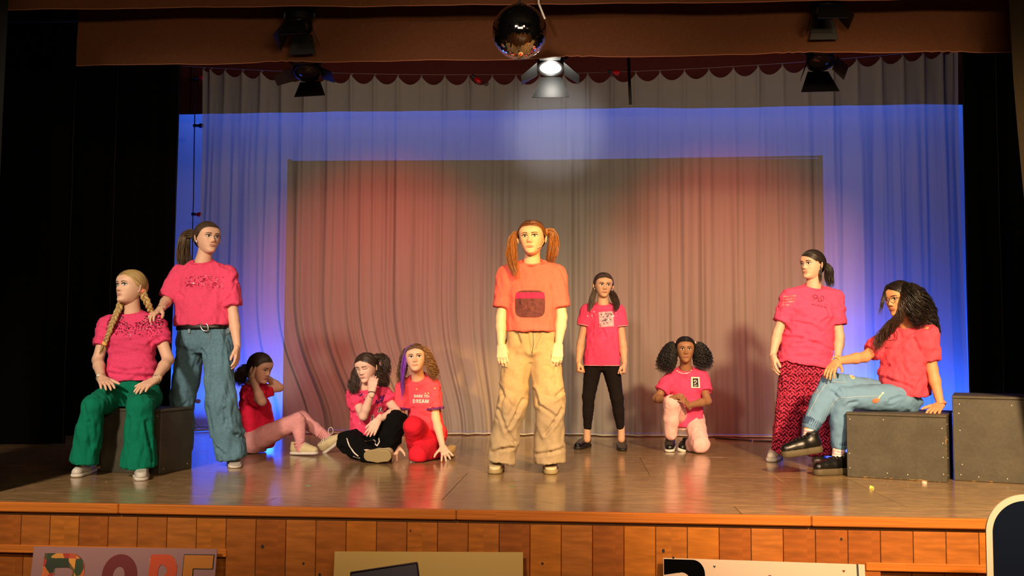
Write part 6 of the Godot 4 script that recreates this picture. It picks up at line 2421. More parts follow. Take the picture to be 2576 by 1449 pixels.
	P.parts.append(["trousers", l[1], "khaki", "baggy khaki parachute trousers", -1])
	k = P.parts.size() - 1
	var pk := MB.new()
	for w in [[[1256, 922], [1264, 926], [1272, 928]], [[1402, 910], [1411, 906], [1418, 905]], [[1336, 835], [1337, 870], [1334, 892]]]:
		var pts := []
		for v in w:
			var r: Vector3 = at(v[0], v[1], -1.55) - at(1337, 950, -1.55)
			pts.append(Vector2(r.x, r.y))
		lay(l[0], l[2], at(1337, 950, -1.3), Vector3.RIGHT, Vector3.UP, stroke(pts, 0.0035), Color(0.05, 0.045, 0.03), pk, 0.001)
	P.parts.append(["seam_lines", pk, "matte", "dark pocket edges and fly", k])
	put_shoes(P, [[ground(1252, 1170) + Vector3(0, 0, -0.03), ground(1243, 1196), Vector3.UP, 0.052, {"high": 0.055, "sole": 0.028}], [ground(1386, 1170) + Vector3(0, 0, -0.03), ground(1385, 1197), Vector3.UP, 0.052, {"high": 0.055, "sole": 0.028}]], ["cream_leather", "cream_sole", "white_lace"])
	var hair := MB.new()
	cap_parted(hair, J.cap, Vector3(0.37, 0.17, -0.12), hc, rng, 0.0052, 0.0)
	var hl := hc.lerp(Color(0.45, 0.20, 0.06), 0.35)
	hank(hair, [J.T * Vector3(-0.36, 0.18, -0.10), at(1292, 595, -1.62), at(1287, 632, -1.58), at(1290, 665, -1.52), at(1300, 698, -1.49)], [0.014, 0.028, 0.034, 0.03, 0.018], 110, 0.0034, hl, rng, 0.0, 0.0, 0.3, 0.4)
	hank(hair, [J.T * Vector3(0.36, 0.18, -0.10), at(1388, 585, -1.64), at(1393, 610, -1.66), at(1388, 640, -1.68), at(1380, 668, -1.72)], [0.014, 0.030, 0.034, 0.034, 0.03], 110, 0.0034, hl, rng, 0.0, 0.0, 0.25, 0.4)
	P.parts.append(["hair", hair, "hair", "auburn hair in two pigtails", -1])
	for g in [-1.0, 1.0]:
		var b := MB.new()
		for j in 3:
			ring(b, J.T * Vector3((0.375 + 0.02 * j) * g, 0.18, -0.11), J.T.basis * Vector3(g, 0.05, -0.1), 0.017, 0.004, Color(0.35, 0.16, 0.06))
		P.parts.append(["hair_tie", b, "matte", "", -1])
	# headset microphone
	var mic := MB.new()
	var q := PackedVector3Array()
	for w in [Vector3(0.345, -0.06, 0.02), Vector3(0.33, -0.18, 0.10), Vector3(0.27, -0.27, 0.2), Vector3(0.2, -0.31, 0.27)]:
		q.append(J.T * w)
	mic.tube(q, PackedFloat32Array([0.0018, 0.0018, 0.0018, 0.003]), 5, Color(0.8, 0.55, 0.4))
	P.parts.append(["headset", mic, "matte", "thin headset microphone", -1])
	return P

func person_6() -> Dictionary:      # small girl standing with fists, black leggings
	var d := {"head": [1518, 718, -3.26, 9, 3, -3, 0.206], "neck": [1517, 767, -3.28], "sh": [[1478, 782, -3.28], [1555, 784, -3.28]], "el": [[1461, 862, -3.27], [1567, 866, -3.27]],
		"wr": [[1455, 912, -3.20], [1571, 916, -3.20]], "ft": [[1452, 945, -3.17], [1572, 950, -3.17]], "hip": [[1493, 915, -3.28], [1535, 915, -3.28]], "kn": [[1481, 998, -3.25], [1552, 1002, -3.25]], "an": [[1477, 1088, -3.28], [1563, 1088, -3.28]]}
	var J := joints(d)
	var P := {"label": "small girl with low pigtails, clenched fists and black leggings, standing", "parts": []}
	var skin := Color(0.50, 0.28, 0.17)
	var hc := Color(0.05, 0.03, 0.022)
	var fist := {"curl": [1.35, 1.5, 0.9], "spread": 0.0, "thumb": [0.3, 0.9, 0.9]}
	var o := {"S": 0.86, "skin": skin, "hair": hc, "iris": Color(0.03, 0.018, 0.012), "lip": Color(0.32, 0.08, 0.06), "brow_col": Color(0.03, 0.018, 0.012), "brow": -0.014, "gaze": Vector2(0.012, 0.0), "open": 0.85,
		"hand": [{"palm": Vector3(1, 0, -0.35)}.merged(fist), {"palm": Vector3(-1, 0, -0.35)}.merged(fist)]}
	P.parts.append(["body", body(J, o), "skin", "", -1])
	var t := tee(J, {"hem": at(1514, 920, -3.28), "rows": [[0.0, 0.152, 0.11, 0.1], [0.4, 0.142, 0.105, 0.095], [0.68, 0.138, 0.095, 0.085], [0.84, 0.13, 0.075, 0.075], [0.94, 0.095, 0.055, 0.06], [1.0, 0.058, 0.048, 0.048]], "sleeve": [0.125, 0.054, 0.062], "wr": wrinkle(71, 0.0105, 9.0, 4.0, 9.0, 1.0, -3.18, [[[1508, 820], [1498, 832]], [[1496, 855], [1510, 840]], [[1516, 830], [1524, 848]]]), "neck_r": 0.054})
	P.parts.append(["shirt", t[1], "pink_c", "long pink tee shirt with a patterned pocket", -1])
	var k: int = P.parts.size() - 1
	P.parts.append(["collar", t[3], "pink_c", "", k])
	var rng := RandomNumberGenerator.new()
	rng.seed = 700
	var po := MB.new()
	lay(t[0], t[2], at(1526, 802, -3.1), Vector3(1, 0.08, 0).normalized(), Vector3(-0.06, 1, 0).normalized(), rect(-0.06, -0.062, 0.06, 0.062), Color(0.55, 0.30, 0.33), po, 0.004)
	P.parts.append(["pocket", po, "matte", "pale mauve pocket patch with grey marks", k])
	var pm := MB.new()
	for j in 24:
		var q := Vector2(rng.randf_range(-0.052, 0.052), rng.randf_range(-0.055, 0.055))
		var a := rng.randf() * TAU
		lay(t[0], t[2], at(1526, 802, -3.1), Vector3(1, 0.08, 0).normalized(), Vector3(-0.06, 1, 0).normalized(), stroke([q, q + Vector2(cos(a), sin(a)) * 0.011, q + Vector2(cos(a + 2.0), sin(a + 2.0)) * 0.008], 0.004), Color(0.07, 0.06, 0.07) if j % 4 else Color(0.8, 0.7, 0.7), pm, 0.0055)
	P.parts.append(["pocket_print", pm, "matte", "dark grey scribbles", k, true])
	var sq := MB.new()
	for j in 46:
		var x := rng.randf_range(-0.13, 0.13)
		var y := rng.randf_range(-0.03, 0.02) - absf(x) * 0.1
		if absf(x) < 0.05:
			y -= 0.035
		lay(t[0], t[2], at(1517, 786, -3.1), Vector3.RIGHT, Vector3.UP, disc(Vector2(x, y), 0.0036, 0.0036, 5), Color(0.8, 0.7, 0.7) if rng.randf() < 0.4 else Color(0.2, 0.02, 0.05), sq, 0.004)
	P.parts.append(["sequins", sq, "sequin", "small beads along the shoulders", k, true])
	# pale worn edges of hem and sleeves
	for g in 2:
		var fs := MB.new()
		var dd: Vector3 = (J.el[g] - J.sh[g]).normalized()
		ring(fs, J.sh[g] + dd * 0.124, dd, 0.062, 0.0038, Color(0.75, 0.28, 0.30), 1.0, 26)
		P.parts.append(["frayed_edge", fs, "matte", "pale frayed sleeve hem", k])
	var fr := MB.new()
	var hq := PackedVector3Array()
	var rad := PackedFloat32Array()
	for j in 41:
		var a := TAU * j / 40
		var c := at(1514, 920, -3.28)
		hq.append(c + Vector3(signf(cos(a)) * pow(absf(cos(a)), 0.83) * 0.153, 0.003, signf(sin(a)) * pow(absf(sin(a)), 0.83) * 0.108))
		rad.append(0.0038)
	fr.tube(hq, rad, 5, Color(0.75, 0.28, 0.30), Color(-1, 0, 0), false)
	P.parts.append(["frayed_edge", fr, "matte", "pale frayed lower hem", k])
	var l := legs(J, {"waist": at(1514, 890, -3.28), "rows": [[0.0, 0.085, 0.07, 0.08], [0.5, 0.132, 0.10, 0.1], [1.0, 0.125, 0.09, 0.09]], "drop": 0.055, "r": [[0.078, 0.052, 0.043, 0.032], [0.078, 0.052, 0.043, 0.032]], "end": [at(1478, 1080, -3.28), at(1562, 1080, -3.28)], "wr": wrinkle(72, 0.0045, 8.0, 14.0, 8.0), "cell": 0.0095})
	P.parts.append(["leggings", l[1], "black_leggings", "black ankle leggings", -1])
	var sk := MB.new()
	for g in 2:
		var f := Field.new()
		f.cone(J.an[g] + Vector3(0, 0.05, 0), J.an[g] + Vector3(0, -0.055, 0), 0.028, 0.030, 0.02)
		sk.add(f.net(0.008, skin))
	P.parts[0][1].add(sk)
	put_shoes(P, [[ground(1481, 1122) + Vector3(0, 0, -0.03), ground(1449, 1132), Vector3.UP, 0.042, {"lace": false, "sole": 0.024, "high": 0.045}], [ground(1563, 1116) + Vector3(0, 0, -0.03), ground(1566, 1138), Vector3.UP, 0.042, {"lace": false, "sole": 0.024, "high": 0.045}]], ["patent", "dark_sole", "white_lace"])
	var hair := MB.new()
	cap_parted(hair, J.cap, Vector3(0.30, -0.10, -0.25), hc, rng, 0.0046, 0.0)
	hank(hair, [J.T * Vector3(-0.30, -0.10, -0.22), at(1490, 752, -3.24), at(1487, 768, -3.19), at(1482, 783, -3.17)], [0.012, 0.022, 0.022, 0.012], 60, 0.0034, hc.lerp(Color(0.25, 0.2, 0.16), 0.3), rng)
	hank(hair, [J.T * Vector3(0.30, -0.10, -0.22), at(1546, 752, -3.24), at(1551, 768, -3.19), at(1547, 784, -3.16)], [0.012, 0.026, 0.028, 0.016], 70, 0.0034, hc, rng)
	P.parts.append(["hair", hair, "hair", "dark hair parted in the middle, low pigtails", -1])
	for g in [-1.0, 1.0]:
		var e := MB.new()
		e.ball(Transform3D(Basis.IDENTITY, J.T * Vector3(0.355 * g, -0.17, 0.0)), Vector3(0.006, 0.009, 0.006), 8, Color(0.85, 0.7, 0.6))
		P.parts.append(["earring", e, "metal", "", -1])
	return P

func person_7() -> Dictionary:      # kneeling girl with curly pigtails
	var d := {"head": [1724, 881, -3.22, -2, -3, 0, 0.216], "neck": [1725, 930, -3.28], "sh": [[1690, 951, -3.28], [1763, 950, -3.28]], "el": [[1651, 1003, -3.20], [1780, 1009, -3.18]],
		"wr": [[1677, 1006, -3.06], [1731, 1020, -3.04]], "ft": [[1704, 991, -2.98], [1712, 996, -2.96]], "hip": [[1712, 1055, -3.34], [1745, 1055, -3.34]], "kn": [[1690, 1014, -3.04], [1762, 1117, -3.10]], "an": [[1686, 1094, -3.14], [1735, 1120, -3.36]]}
	var J := joints(d)
	var P := {"label": "girl with big curly pigtails kneeling on one knee in pale pink trousers", "parts": []}
	var skin := Color(0.27, 0.125, 0.062)
	var hc := Color(0.012, 0.010, 0.009)
	var o := {"S": 0.88, "skin": skin, "hair": hc, "iris": Color(0.02, 0.012, 0.01), "lip": Color(0.22, 0.07, 0.055), "brow_col": Color(0.015, 0.01, 0.008), "open": 0.75, "shape": Vector3(1.0, 0.98, 1.0),
		"hand": [{"palm": Vector3(0.1, -1, -0.2), "curl": [0.3, 0.4, 0.3], "spread": 0.03}, {"palm": Vector3(-0.7, -0.2, -0.5), "curl": [0.3, 0.4, 0.3], "spread": 0.04}]}
	P.parts.append(["body", body(J, o), "skin", "", -1])
	var t := tee(J, {"hem": at(1728, 1070, -3.32), "rows": [[0.0, 0.145, 0.11, 0.1], [0.35, 0.128, 0.10, 0.095], [0.64, 0.13, 0.10, 0.085], [0.83, 0.125, 0.075, 0.075], [0.93, 0.095, 0.058, 0.06], [1.0, 0.06, 0.05, 0.05]], "sleeve": [[0.155, 0.056, 0.066], [0.135, 0.056, 0.064]], "wr": wrinkle(81, 0.0105, 8.0, 6.0, 8.0), "neck_r": 0.056})
	P.parts.append(["shirt", t[1], "pink_c", "pink tee shirt with a small square badge", -1])
	var k: int = P.parts.size() - 1
	P.parts.append(["collar", t[3], "pink_c", "", k])
	var b := MB.new()
	var bc := at(1753, 963, -3.1)
	lay(t[0], t[2], bc, Vector3.RIGHT, Vector3.UP, rect(-0.034, -0.044, 0.034, 0.044), Color(0.72, 0.60, 0.52), b, 0.004)
	P.parts.append(["badge", b, "matte", "white bordered black badge", k])
	var b2 := MB.new()
	lay(t[0], t[2], bc, Vector3.RIGHT, Vector3.UP, rect(-0.021, -0.034, 0.022, 0.033), Color(0.012, 0.012, 0.013), b2, 0.0055)
	lay(t[0], t[2], bc, Vector3.RIGHT, Vector3.UP, stroke([Vector2(-0.014, 0.012), Vector2(-0.004, 0.02), Vector2(0.008, 0.014), Vector2(0.012, 0.004), Vector2(-0.002, -0.004), Vector2(-0.012, -0.012)], 0.0045), Color(0.6, 0.55, 0.5), b2, 0.007)
	lay(t[0], t[2], bc, Vector3.RIGHT, Vector3.UP, stroke([Vector2(-0.01, -0.022), Vector2(0.0, -0.027), Vector2(0.012, -0.02)], 0.0045), Color(0.6, 0.55, 0.5), b2, 0.007)
	P.parts.append(["badge_print", b2, "matte", "black panel with pale curved marks", k])
	var rng := RandomNumberGenerator.new()
	rng.seed = 800
	var ne := MB.new()
	for j in 16:
		var a := lerpf(-0.9, 0.9, j / 15.0)
		var q := Vector2(sin(a) * 0.074, -cos(a) * 0.062)
		lay(t[0], t[2], at(1725, 920, -3.1), Vector3.RIGHT, Vector3.UP, stroke([q + Vector2(-0.003, -0.003), q + Vector2(0.003, 0.003 * (1 if j % 2 else -1))], 0.0042), Color(0.8, 0.65, 0.6), ne, 0.004)
	P.parts.append(["neck_stitching", ne, "matte", "white stitched letters round the neck", k])
	var l := legs(J, {"waist": at(1727, 1040, -3.33), "rows": [[0.0, 0.135, 0.11, 0.12], [1.0, 0.12, 0.10, 0.1]], "drop": 0.06, "r": [[0.085, 0.066, 0.062, 0.052], [0.09, 0.072, 0.065, 0.05]], "end": [at(1688, 1092, -3.12), at(1728, 1122, -3.40)], "flat": false, "wr": wrinkle(82, 0.0070, 10.0, 6.0, 10.0), "cuts": [[Vector3(0, 0.004, 0), Vector3.DOWN]]})
	P.parts.append(["trousers", l[1], "blush", "pale pink cuffed trousers", -1])
	k = P.parts.size() - 1
	var cu := MB.new()
	for j in 14:
		pass
	var cf := Field.new()
	cf.can(at(1688, 1086, -3.12), at(1688, 1098, -3.12), 0.050, 0.047, 0.01)
	cu.add(cf.net(0.007))
	push(cu, func(p: Vector3, n: Vector3) -> float: return 0.0025 * sin(atan2(p.x - at(1688, 1092, -3.12).x, p.z + 3.12) * 22.0))
	P.parts.append(["cuff", cu, "blush", "gathered cuff", k])
	var st := MB.new()
	for s in [[1739, 1072, 0.05], [1745, 1082, 0.05], [1751, 1092, 0.045]]:
		pass
	put_shoes(P, [[ground(1688, 1122) + Vector3(0, 0, -0.05), ground(1684, 1140), Vector3.UP, 0.046, {"sole": 0.026, "high": 0.07}], [at(1722, 1118, -3.40) * Vector3(1, 0, 1), at(1712, 1118, -3.22) * Vector3(1, 0, 1), Vector3(0.3, 1, 0), 0.042, {"sole": 0.026}]], ["black_leather", "white_sole", "black_lace"])
	var hair := MB.new()
	cap_parted(hair, J.cap, Vector3(0.36, 0.22, -0.08), hc, rng, 0.0046, 0.0)
	for g in [-1.0, 1.0]:
		var path := [J.T * Vector3(-0.36, 0.24, -0.08), at(1690, 872, -3.24), at(1680, 898, -3.22), at(1672, 922, -3.18), at(1668, 938, -3.16)] if g < 0 else [J.T * Vector3(0.36, 0.24, -0.08), at(1756, 872, -3.24), at(1766, 895, -3.24), at(1770, 915, -3.26), at(1768, 930, -3.28)]
		hank(hair, path, [0.02, 0.055, 0.072, 0.075, 0.06], 190, 0.0036, hc, rng, 0.012, 9.0, 0.35, 0.5)
	P.parts.append(["hair", hair, "hair", "black curly hair in two full pigtails", -1])
	for g in [-1.0, 1.0]:
		var e := MB.new()
		for j in 3:
			ring(e, J.T * Vector3((0.36 + 0.02 * j) * g, 0.245, -0.07), J.T.basis * Vector3(g, 0.1, 0), 0.016, 0.004, Color(0.75, 0.35, 0.33))
		P.parts.append(["hair_tie", e, "matte", "", -1])
	var er := MB.new()
	er.ball(Transform3D(Basis.IDENTITY, J.T * Vector3(0.34, -0.17, 0.0)), Vector3(0.005, 0.007, 0.005), 8, Color(0.85, 0.7, 0.6))
	P.parts.append(["earring", er, "metal", "", -1])
	return P

func person_8() -> Dictionary:      # standing at the right, patterned trousers
	var d := {"head": [2043, 667, -2.6, -52, -2, 2, 0.222], "neck": [2046, 724, -2.63], "sh": [[1989, 749, -2.63], [2096, 747, -2.63]], "el": [[1957, 836, -2.62], [2112, 850, -2.60]],
		"wr": [[1944, 893, -2.56], [2106, 905, -2.52]], "ft": [[1946, 944, -2.50], [2100, 950, -2.48]], "hip": [[1996, 945, -2.64], [2052, 945, -2.64]], "kn": [[1986, 1030, -2.63], [2056, 1030, -2.63]], "an": [[1976, 1125, -2.65], [2066, 1130, -2.62]]}
	var J := joints(d)
	var P := {"label": "dark haired girl with ponytail in maroon patterned trousers, standing on the right", "parts": []}
	var skin := Color(0.64, 0.38, 0.27)
	var hc := Color(0.02, 0.014, 0.012)
	var o := {"S": 1.0, "skin": skin, "hair": hc, "iris": Color(0.04, 0.025, 0.018), "lip": Color(0.42, 0.14, 0.12), "brow_col": Color(0.02, 0.012, 0.01), "gaze": Vector2(-0.008, 0.0),
		"hand": [{"palm": Vector3(1, 0, -0.3), "curl": [0.25, 0.35, 0.25], "spread": 0.03, "thumb": [0.35, 0.4, 0.2]}, {"palm": Vector3(-1, 0, -0.2), "curl": [0.25, 0.35, 0.25], "spread": 0.03}]}
	P.parts.append(["body", body(J, o), "skin", "", -1])
	var t := tee(J, {"hem": at(2023, 918, -2.63), "rows": [[0.0, 0.205, 0.15, 0.14], [0.25, 0.195, 0.15, 0.13], [0.45, 0.180, 0.145, 0.12], [0.66, 0.178, 0.14, 0.11], [0.83, 0.168, 0.095, 0.09], [0.93, 0.122, 0.068, 0.075], [1.0, 0.07, 0.058, 0.058]], "sleeve": [[0.195, 0.066, 0.070], [0.215, 0.066, 0.072]], "wr": wrinkle(91, 0.0135, 5.0, 10.0, 5.0, 1.0, -2.48, [[[2004, 808], [2041, 817], [2067, 836]], [[1971, 845], [2016, 851], [2040, 858]], [[2003, 864], [2048, 862], [2095, 881]], [[1984, 823], [1991, 836]], [[2066, 812], [2085, 800]], [[2083, 768], [2090, 790]]]), "neck_r": 0.064})
	P.parts.append(["shirt", t[1], "pink_b", "loose pink tee shirt with gold lettering and an outlined figure", -1])
	var k: int = P.parts.size() - 1
	P.parts.append(["collar", t[3], "pink_b", "", k])
	var gl := MB.new()
	var rng := RandomNumberGenerator.new()
	rng.seed = 900
	for j in 4:      # four short lines of gold script
		var y := 0.034 - 0.021 * j
		var x := -0.042 - 0.003 * j
		while x < [0.04, 0.04, 0.035, -0.01][j]:
			var h := rng.randf_range(0.005, 0.011)
			lay(t[0], t[2], at(1998, 755, -2.4), Vector3(1, 0.08, 0).normalized(), Vector3.UP, stroke([Vector2(x, y), Vector2(x + 0.004, y + h), Vector2(x + 0.008, y)], 0.0024), Color(0.75, 0.52, 0.35), gl, 0.004)
			x += rng.randf_range(0.009, 0.014)
	P.parts.append(["gold_lettering", gl, "sequin", "four short lines of gold glitter writing", k])
	var ol := MB.new()
	lay(t[0], t[2], at(2070, 752, -2.4), Vector3(1, -0.1, 0).normalized(), Vector3.UP, stroke([Vector2(-0.04, -0.012), Vector2(-0.028, 0.008), Vector2(0.004, 0.012), Vector2(-0.004, -0.008), Vector2(0.014, -0.012), Vector2(0.02, -0.006)], 0.003), Color(0.12, 0.01, 0.02), ol, 0.004)
	for w in [[Vector2(-0.022, 0.025), 0.018, 0.013], [Vector2(0.028, 0.012), 0.012, 0.02]]:
		var pts := []
		for j in 9:
			var a := TAU * j / 8
			pts.append(w[0] + Vector2(cos(a) * w[1], sin(a) * w[2]))
		lay(t[0], t[2], at(2070, 752, -2.4), Vector3.RIGHT, Vector3.UP, stroke(pts, 0.003), Color(0.12, 0.01, 0.02), ol, 0.004)
	for j in 11:      # a line of small beaded letters, too fine to read
		var u := -0.052 + 0.0105 * j
		var v := -0.034 - 0.22 * (u + 0.052) - 2.0 * maxf(0.0, u - 0.035) * u
		lay(t[0], t[2], at(2070, 752, -2.4), Vector3.RIGHT, Vector3.UP, stroke([Vector2(u, v - 0.004), Vector2(u + 0.002, v + 0.004), Vector2(u + 0.006, v + (0.003 if j % 2 else -0.003))], 0.0024), Color(0.12, 0.01, 0.02), ol, 0.004)
	P.parts.append(["beaded_outline", ol, "matte", "dark beaded outlines and a line of small letters", k])
	var e := [at(1974, 1142, -2.65), at(2066, 1146, -2.60)]
	var l := legs(J, {"waist": at(2024, 900, -2.63), "rows": [[0.0, 0.12, 0.09, 0.10], [0.5, 0.19, 0.13, 0.14], [1.0, 0.175, 0.12, 0.12]], "drop": 0.06, "r": [[0.105, 0.098, 0.096, 0.104], [0.105, 0.092, 0.088, 0.10]], "end": e, "wr": wrinkle(92, 0.0135, 10.0, 3.5, 10.0)})
	P.parts.append(["trousers", l[1], "patterned", "wide maroon trousers with a pink lattice pattern", -1])
	put_shoes(P, [[ground(1960, 1152) + Vector3(0, 0, -0.04), ground(1938, 1164), Vector3.UP, 0.047, {"lace": false, "sole": 0.028}], [ground(2066, 1152) + Vector3(0, 0, -0.08), ground(2060, 1163), Vector3.UP, 0.045, {"lace": false, "sole": 0.028}]], ["white_leather", "white_sole", "white_lace"])
	var hair := MB.new()
	cap_pony(hair, J.cap, Vector3(0.06, 0.06, -0.5), hc, rng, 0.005)
	hank(hair, [J.T * Vector3(0.06, 0.06, -0.46), at(2084, 676, -2.66), at(2086, 700, -2.68), at(2088, 724, -2.68)], [0.014, 0.03, 0.034, 0.028], 90, 0.0036, hc, rng)
	hank(hair, [J.T * Vector3(0.30, -0.02, 0.0), at(2064, 700, -2.56), at(2063, 715, -2.56)], [0.004, 0.008, 0.005], 10, 0.0026, hc, rng)
	for j in 22:      # fringe swept to the side
		comb(hair, J.cap, Vector3(-0.35 + 0.02 * j, 0.55, 0.8), Vector3(0.85, 0.02 + 0.012 * j, 0.45 - 0.015 * j), 0.004, 0.05 + 0.03 * rng.randf(), tint(hc, rng))
	P.parts.append(["hair", hair, "hair", "dark hair in a ponytail with swept fringe", -1])
	var b := MB.new()
	for j in 4:
		ring(b, J.T * Vector3(0.06, 0.06, -0.47 - 0.018 * j), J.T.basis * Vector3(0.1, 0, -1), 0.019, 0.006, Color(0.7, 0.68, 0.66))
	P.parts.append(["scrunchie", b, "matte", "white scrunchie", -1])
	return P

func person_9() -> Dictionary:      # seated on the box at the right, long dark hair, jeans
	var d := {"head": [2262, 752, -1.84, -58, 8, 6, 0.234], "neck": [2284, 822, -1.88], "sh": [[2232, 852, -2.00], [2332, 838, -1.78]], "el": [[2176, 898, -1.93], [2345, 930, -1.78]],
		"wr": [[2104, 909, -1.80], [2366, 1018, -1.73]], "ft": [[2070, 955, -1.68], [2338, 1044, -1.60]], "hip": [[2250, 996, -2.02], [2266, 1001, -1.86]], "kn": [[2092, 962, -1.84], [2118, 1000, -1.80]], "an": [[2038, 1080, -1.80], [2112, 1122, -1.86]]}
	var J := joints(d)
	var P := {"label": "girl with long dark hair and glasses in blue jeans, seated on a box, legs crossed", "parts": []}
	var skin := Color(0.55, 0.27, 0.135)
	var hc := Color(0.014, 0.010, 0.009)
	var fw := Vector3(-0.72, 0.12, 0.69)
	var o := {"S": 1.0, "skin": skin, "hair": hc, "iris": Color(0.02, 0.012, 0.01), "lip": Color(0.33, 0.10, 0.07), "brow_col": Color(0.015, 0.01, 0.008), "open": 0.7, "fwd": fw,
		"hand": [{"palm": Vector3(0.3, -1, -0.3), "curl": [0.25, 0.3, 0.2], "spread": 0.12, "thumb": [0.8, 0.2, 0.2]}, {"palm": Vector3(0.0, -1, -0.2), "curl": [0.05, 0.4, 0.5], "spread": 0.10, "thumb": [0.9, 0.1, 0.2]}]}
	P.parts.append(["body", body(J, o), "skin", "", -1])
	var t := tee(J, {"hem": at(2276, 990, -1.93), "fwd": fw, "rows": [[0.0, 0.165, 0.15, 0.13], [0.25, 0.165, 0.155, 0.12], [0.5, 0.16, 0.135, 0.11], [0.7, 0.158, 0.12, 0.10], [0.84, 0.15, 0.09, 0.09], [0.93, 0.11, 0.065, 0.07], [1.0, 0.065, 0.055, 0.055]], "sleeve": [[0.17, 0.06, 0.068], [0.185, 0.064, 0.068]], "wr": wrinkle(101, 0.0135, 8.0, 6.0, 8.0, 1.0, -1.78, [[[2206, 915], [2219, 927], [2242, 920]], [[2306, 881], [2298, 853]], [[2230, 950], [2290, 975]], [[2300, 985], [2310, 960]]]), "neck_r": 0.062})
	P.parts.append(["shirt", t[1], "pink_d", "loose coral pink tee shirt", -1])
	var k: int = P.parts.size() - 1
	P.parts.append(["collar", t[3], "pink_d", "", k])
	var ol := MB.new()
	var oc := at(2272, 845, -1.6)
	lay(t[0], t[2], oc, Vector3.RIGHT, Vector3.UP, stroke([Vector2(-0.01, 0.06), Vector2(-0.022, 0.03), Vector2(-0.03, -0.01), Vector2(-0.008, -0.024), Vector2(0.03, -0.022), Vector2(0.038, 0.02), Vector2(0.03, 0.055), Vector2(0.012, 0.062)], 0.003), Color(0.13, 0.01, 0.02), ol, 0.004)
	lay(t[0], t[2], oc, Vector3.RIGHT, Vector3.UP, stroke([Vector2(0.004, 0.045), Vector2(0.001, -0.01), Vector2(-0.012, -0.014)], 0.003), Color(0.10, 0.02, 0.03), ol, 0.004)
	lay(t[0], t[2], at(2266, 875, -1.6), Vector3(1, -0.12, 0).normalized(), Vector3.UP, text_tris("NEER,", 0.012), Color(0.10, 0.01, 0.02), ol, 0.004)
	for j in 3:
		lay(t[0], t[2], at(2247, 872, -1.6), Vector3.RIGHT, Vector3.UP, stroke([Vector2(0.008 * j - 0.008, -0.003), Vector2(0.008 * j - 0.004, 0.003)], 0.0022), Color(0.10, 0.01, 0.02), ol, 0.004)
	P.parts.append(["beaded_outline", ol, "matte", "dark beaded outline over a line of small letters", k])
	var l := legs(J, {"waist": at(2276, 978, -1.95), "fwd": fw, "rows": [[0.0, 0.155, 0.12, 0.13], [1.0, 0.15, 0.11, 0.12]], "drop": 0.05, "r": [[0.088, 0.070, 0.074, 0.058], [0.10, 0.075, 0.070, 0.056]], "end": [at(2042, 1068, -1.80), at(2112, 1116, -1.86)], "flat": false, "wr": wrinkle(102, 0.0060, 8.0, 8.0, 8.0, 1.0, -1.78, [[[2096, 966], [2112, 990]], [[2236, 1006], [2262, 998]], [[2090, 985], [2104, 1000]], [[2130, 1014], [2150, 1010]]])})
	P.parts.append(["jeans", l[1], "denim_b", "pale blue jeans with embroidered patches and gathered cuffs", -1])
	k = P.parts.size() - 1
	for w in [[at(2048, 1054, -1.80), at(2039, 1072, -1.80)], [at(2112, 1106, -1.86), at(2112, 1120, -1.86)]]:
		var cf := Field.new()
		cf.can(w[0], w[1], 0.060, 0.057, 0.01)
		var cu := cf.net(0.007)
		var ax: Vector3 = (w[1] - w[0]).normalized()
		var sx := ax.cross(Vector3(0, 0, 1)).normalized()
		var sy := ax.cross(sx)
		var c0: Vector3 = w[0]
		push(cu, func(p: Vector3, n: Vector3) -> float: return 0.003 * sin(atan2((p - c0).dot(sx), (p - c0).dot(sy)) * 26.0))
		P.parts.append(["cuff", cu, "denim_dark", "dark gathered cuff", k])
	for w in [[2229, 1007, 0], [2176, 946, 1], [2100, 947, 2], [2072, 985, 2]]:
		var pm := MB.new()
		var pc := at(w[0], w[1], -1.55)
		if w[2] == 0:
			lay(l[0], l[2], pc, Vector3.RIGHT, Vector3.UP, disc(Vector2(-0.012, -0.012), 0.02, 0.016, 12), Color(0.70, 0.16, 0.07), pm, 0.004)
			lay(l[0], l[2], pc, Vector3.RIGHT, Vector3.UP, disc(Vector2(0.004, -0.004), 0.013, 0.012, 12), Color(0.72, 0.18, 0.08), pm, 0.0045)
			lay(l[0], l[2], pc, Vector3.RIGHT, Vector3.UP, stroke([Vector2(0.008, 0.004), Vector2(0.036, 0.034)], 0.006), Color(0.70, 0.62, 0.35), pm, 0.005)
			lay(l[0], l[2], pc, Vector3.RIGHT, Vector3.UP, disc(Vector2(0.04, 0.038), 0.008, 0.007, 8), Color(0.70, 0.66, 0.50), pm, 0.005)
		else:
			lay(l[0], l[2], pc, Vector3.RIGHT, Vector3.UP, disc(Vector2.ZERO, 0.020, 0.027 if w[2] == 1 else 0.018, 12), Color(0.75, 0.66, 0.52), pm, 0.004)
			lay(l[0], l[2], pc, Vector3.RIGHT, Vector3.UP, disc(Vector2(0, -0.004), 0.015, 0.017 if w[2] == 1 else 0.013, 12), Color(0.62, 0.30, 0.08) if w[2] == 1 else Color(0.70, 0.14, 0.12), pm, 0.005)
			if w[2] == 1:
				lay(l[0], l[2], pc, Vector3.RIGHT, Vector3.UP, rect(-0.014, -0.002, 0.014, 0.010), Color(0.10, 0.08, 0.06), pm, 0.0058)
		P.parts.append(["embroidered_patch", pm, "matte", ["orange guitar patch", "round burger coloured patch", "small red and white patch"][w[2]], k])
	var sm := MB.new()
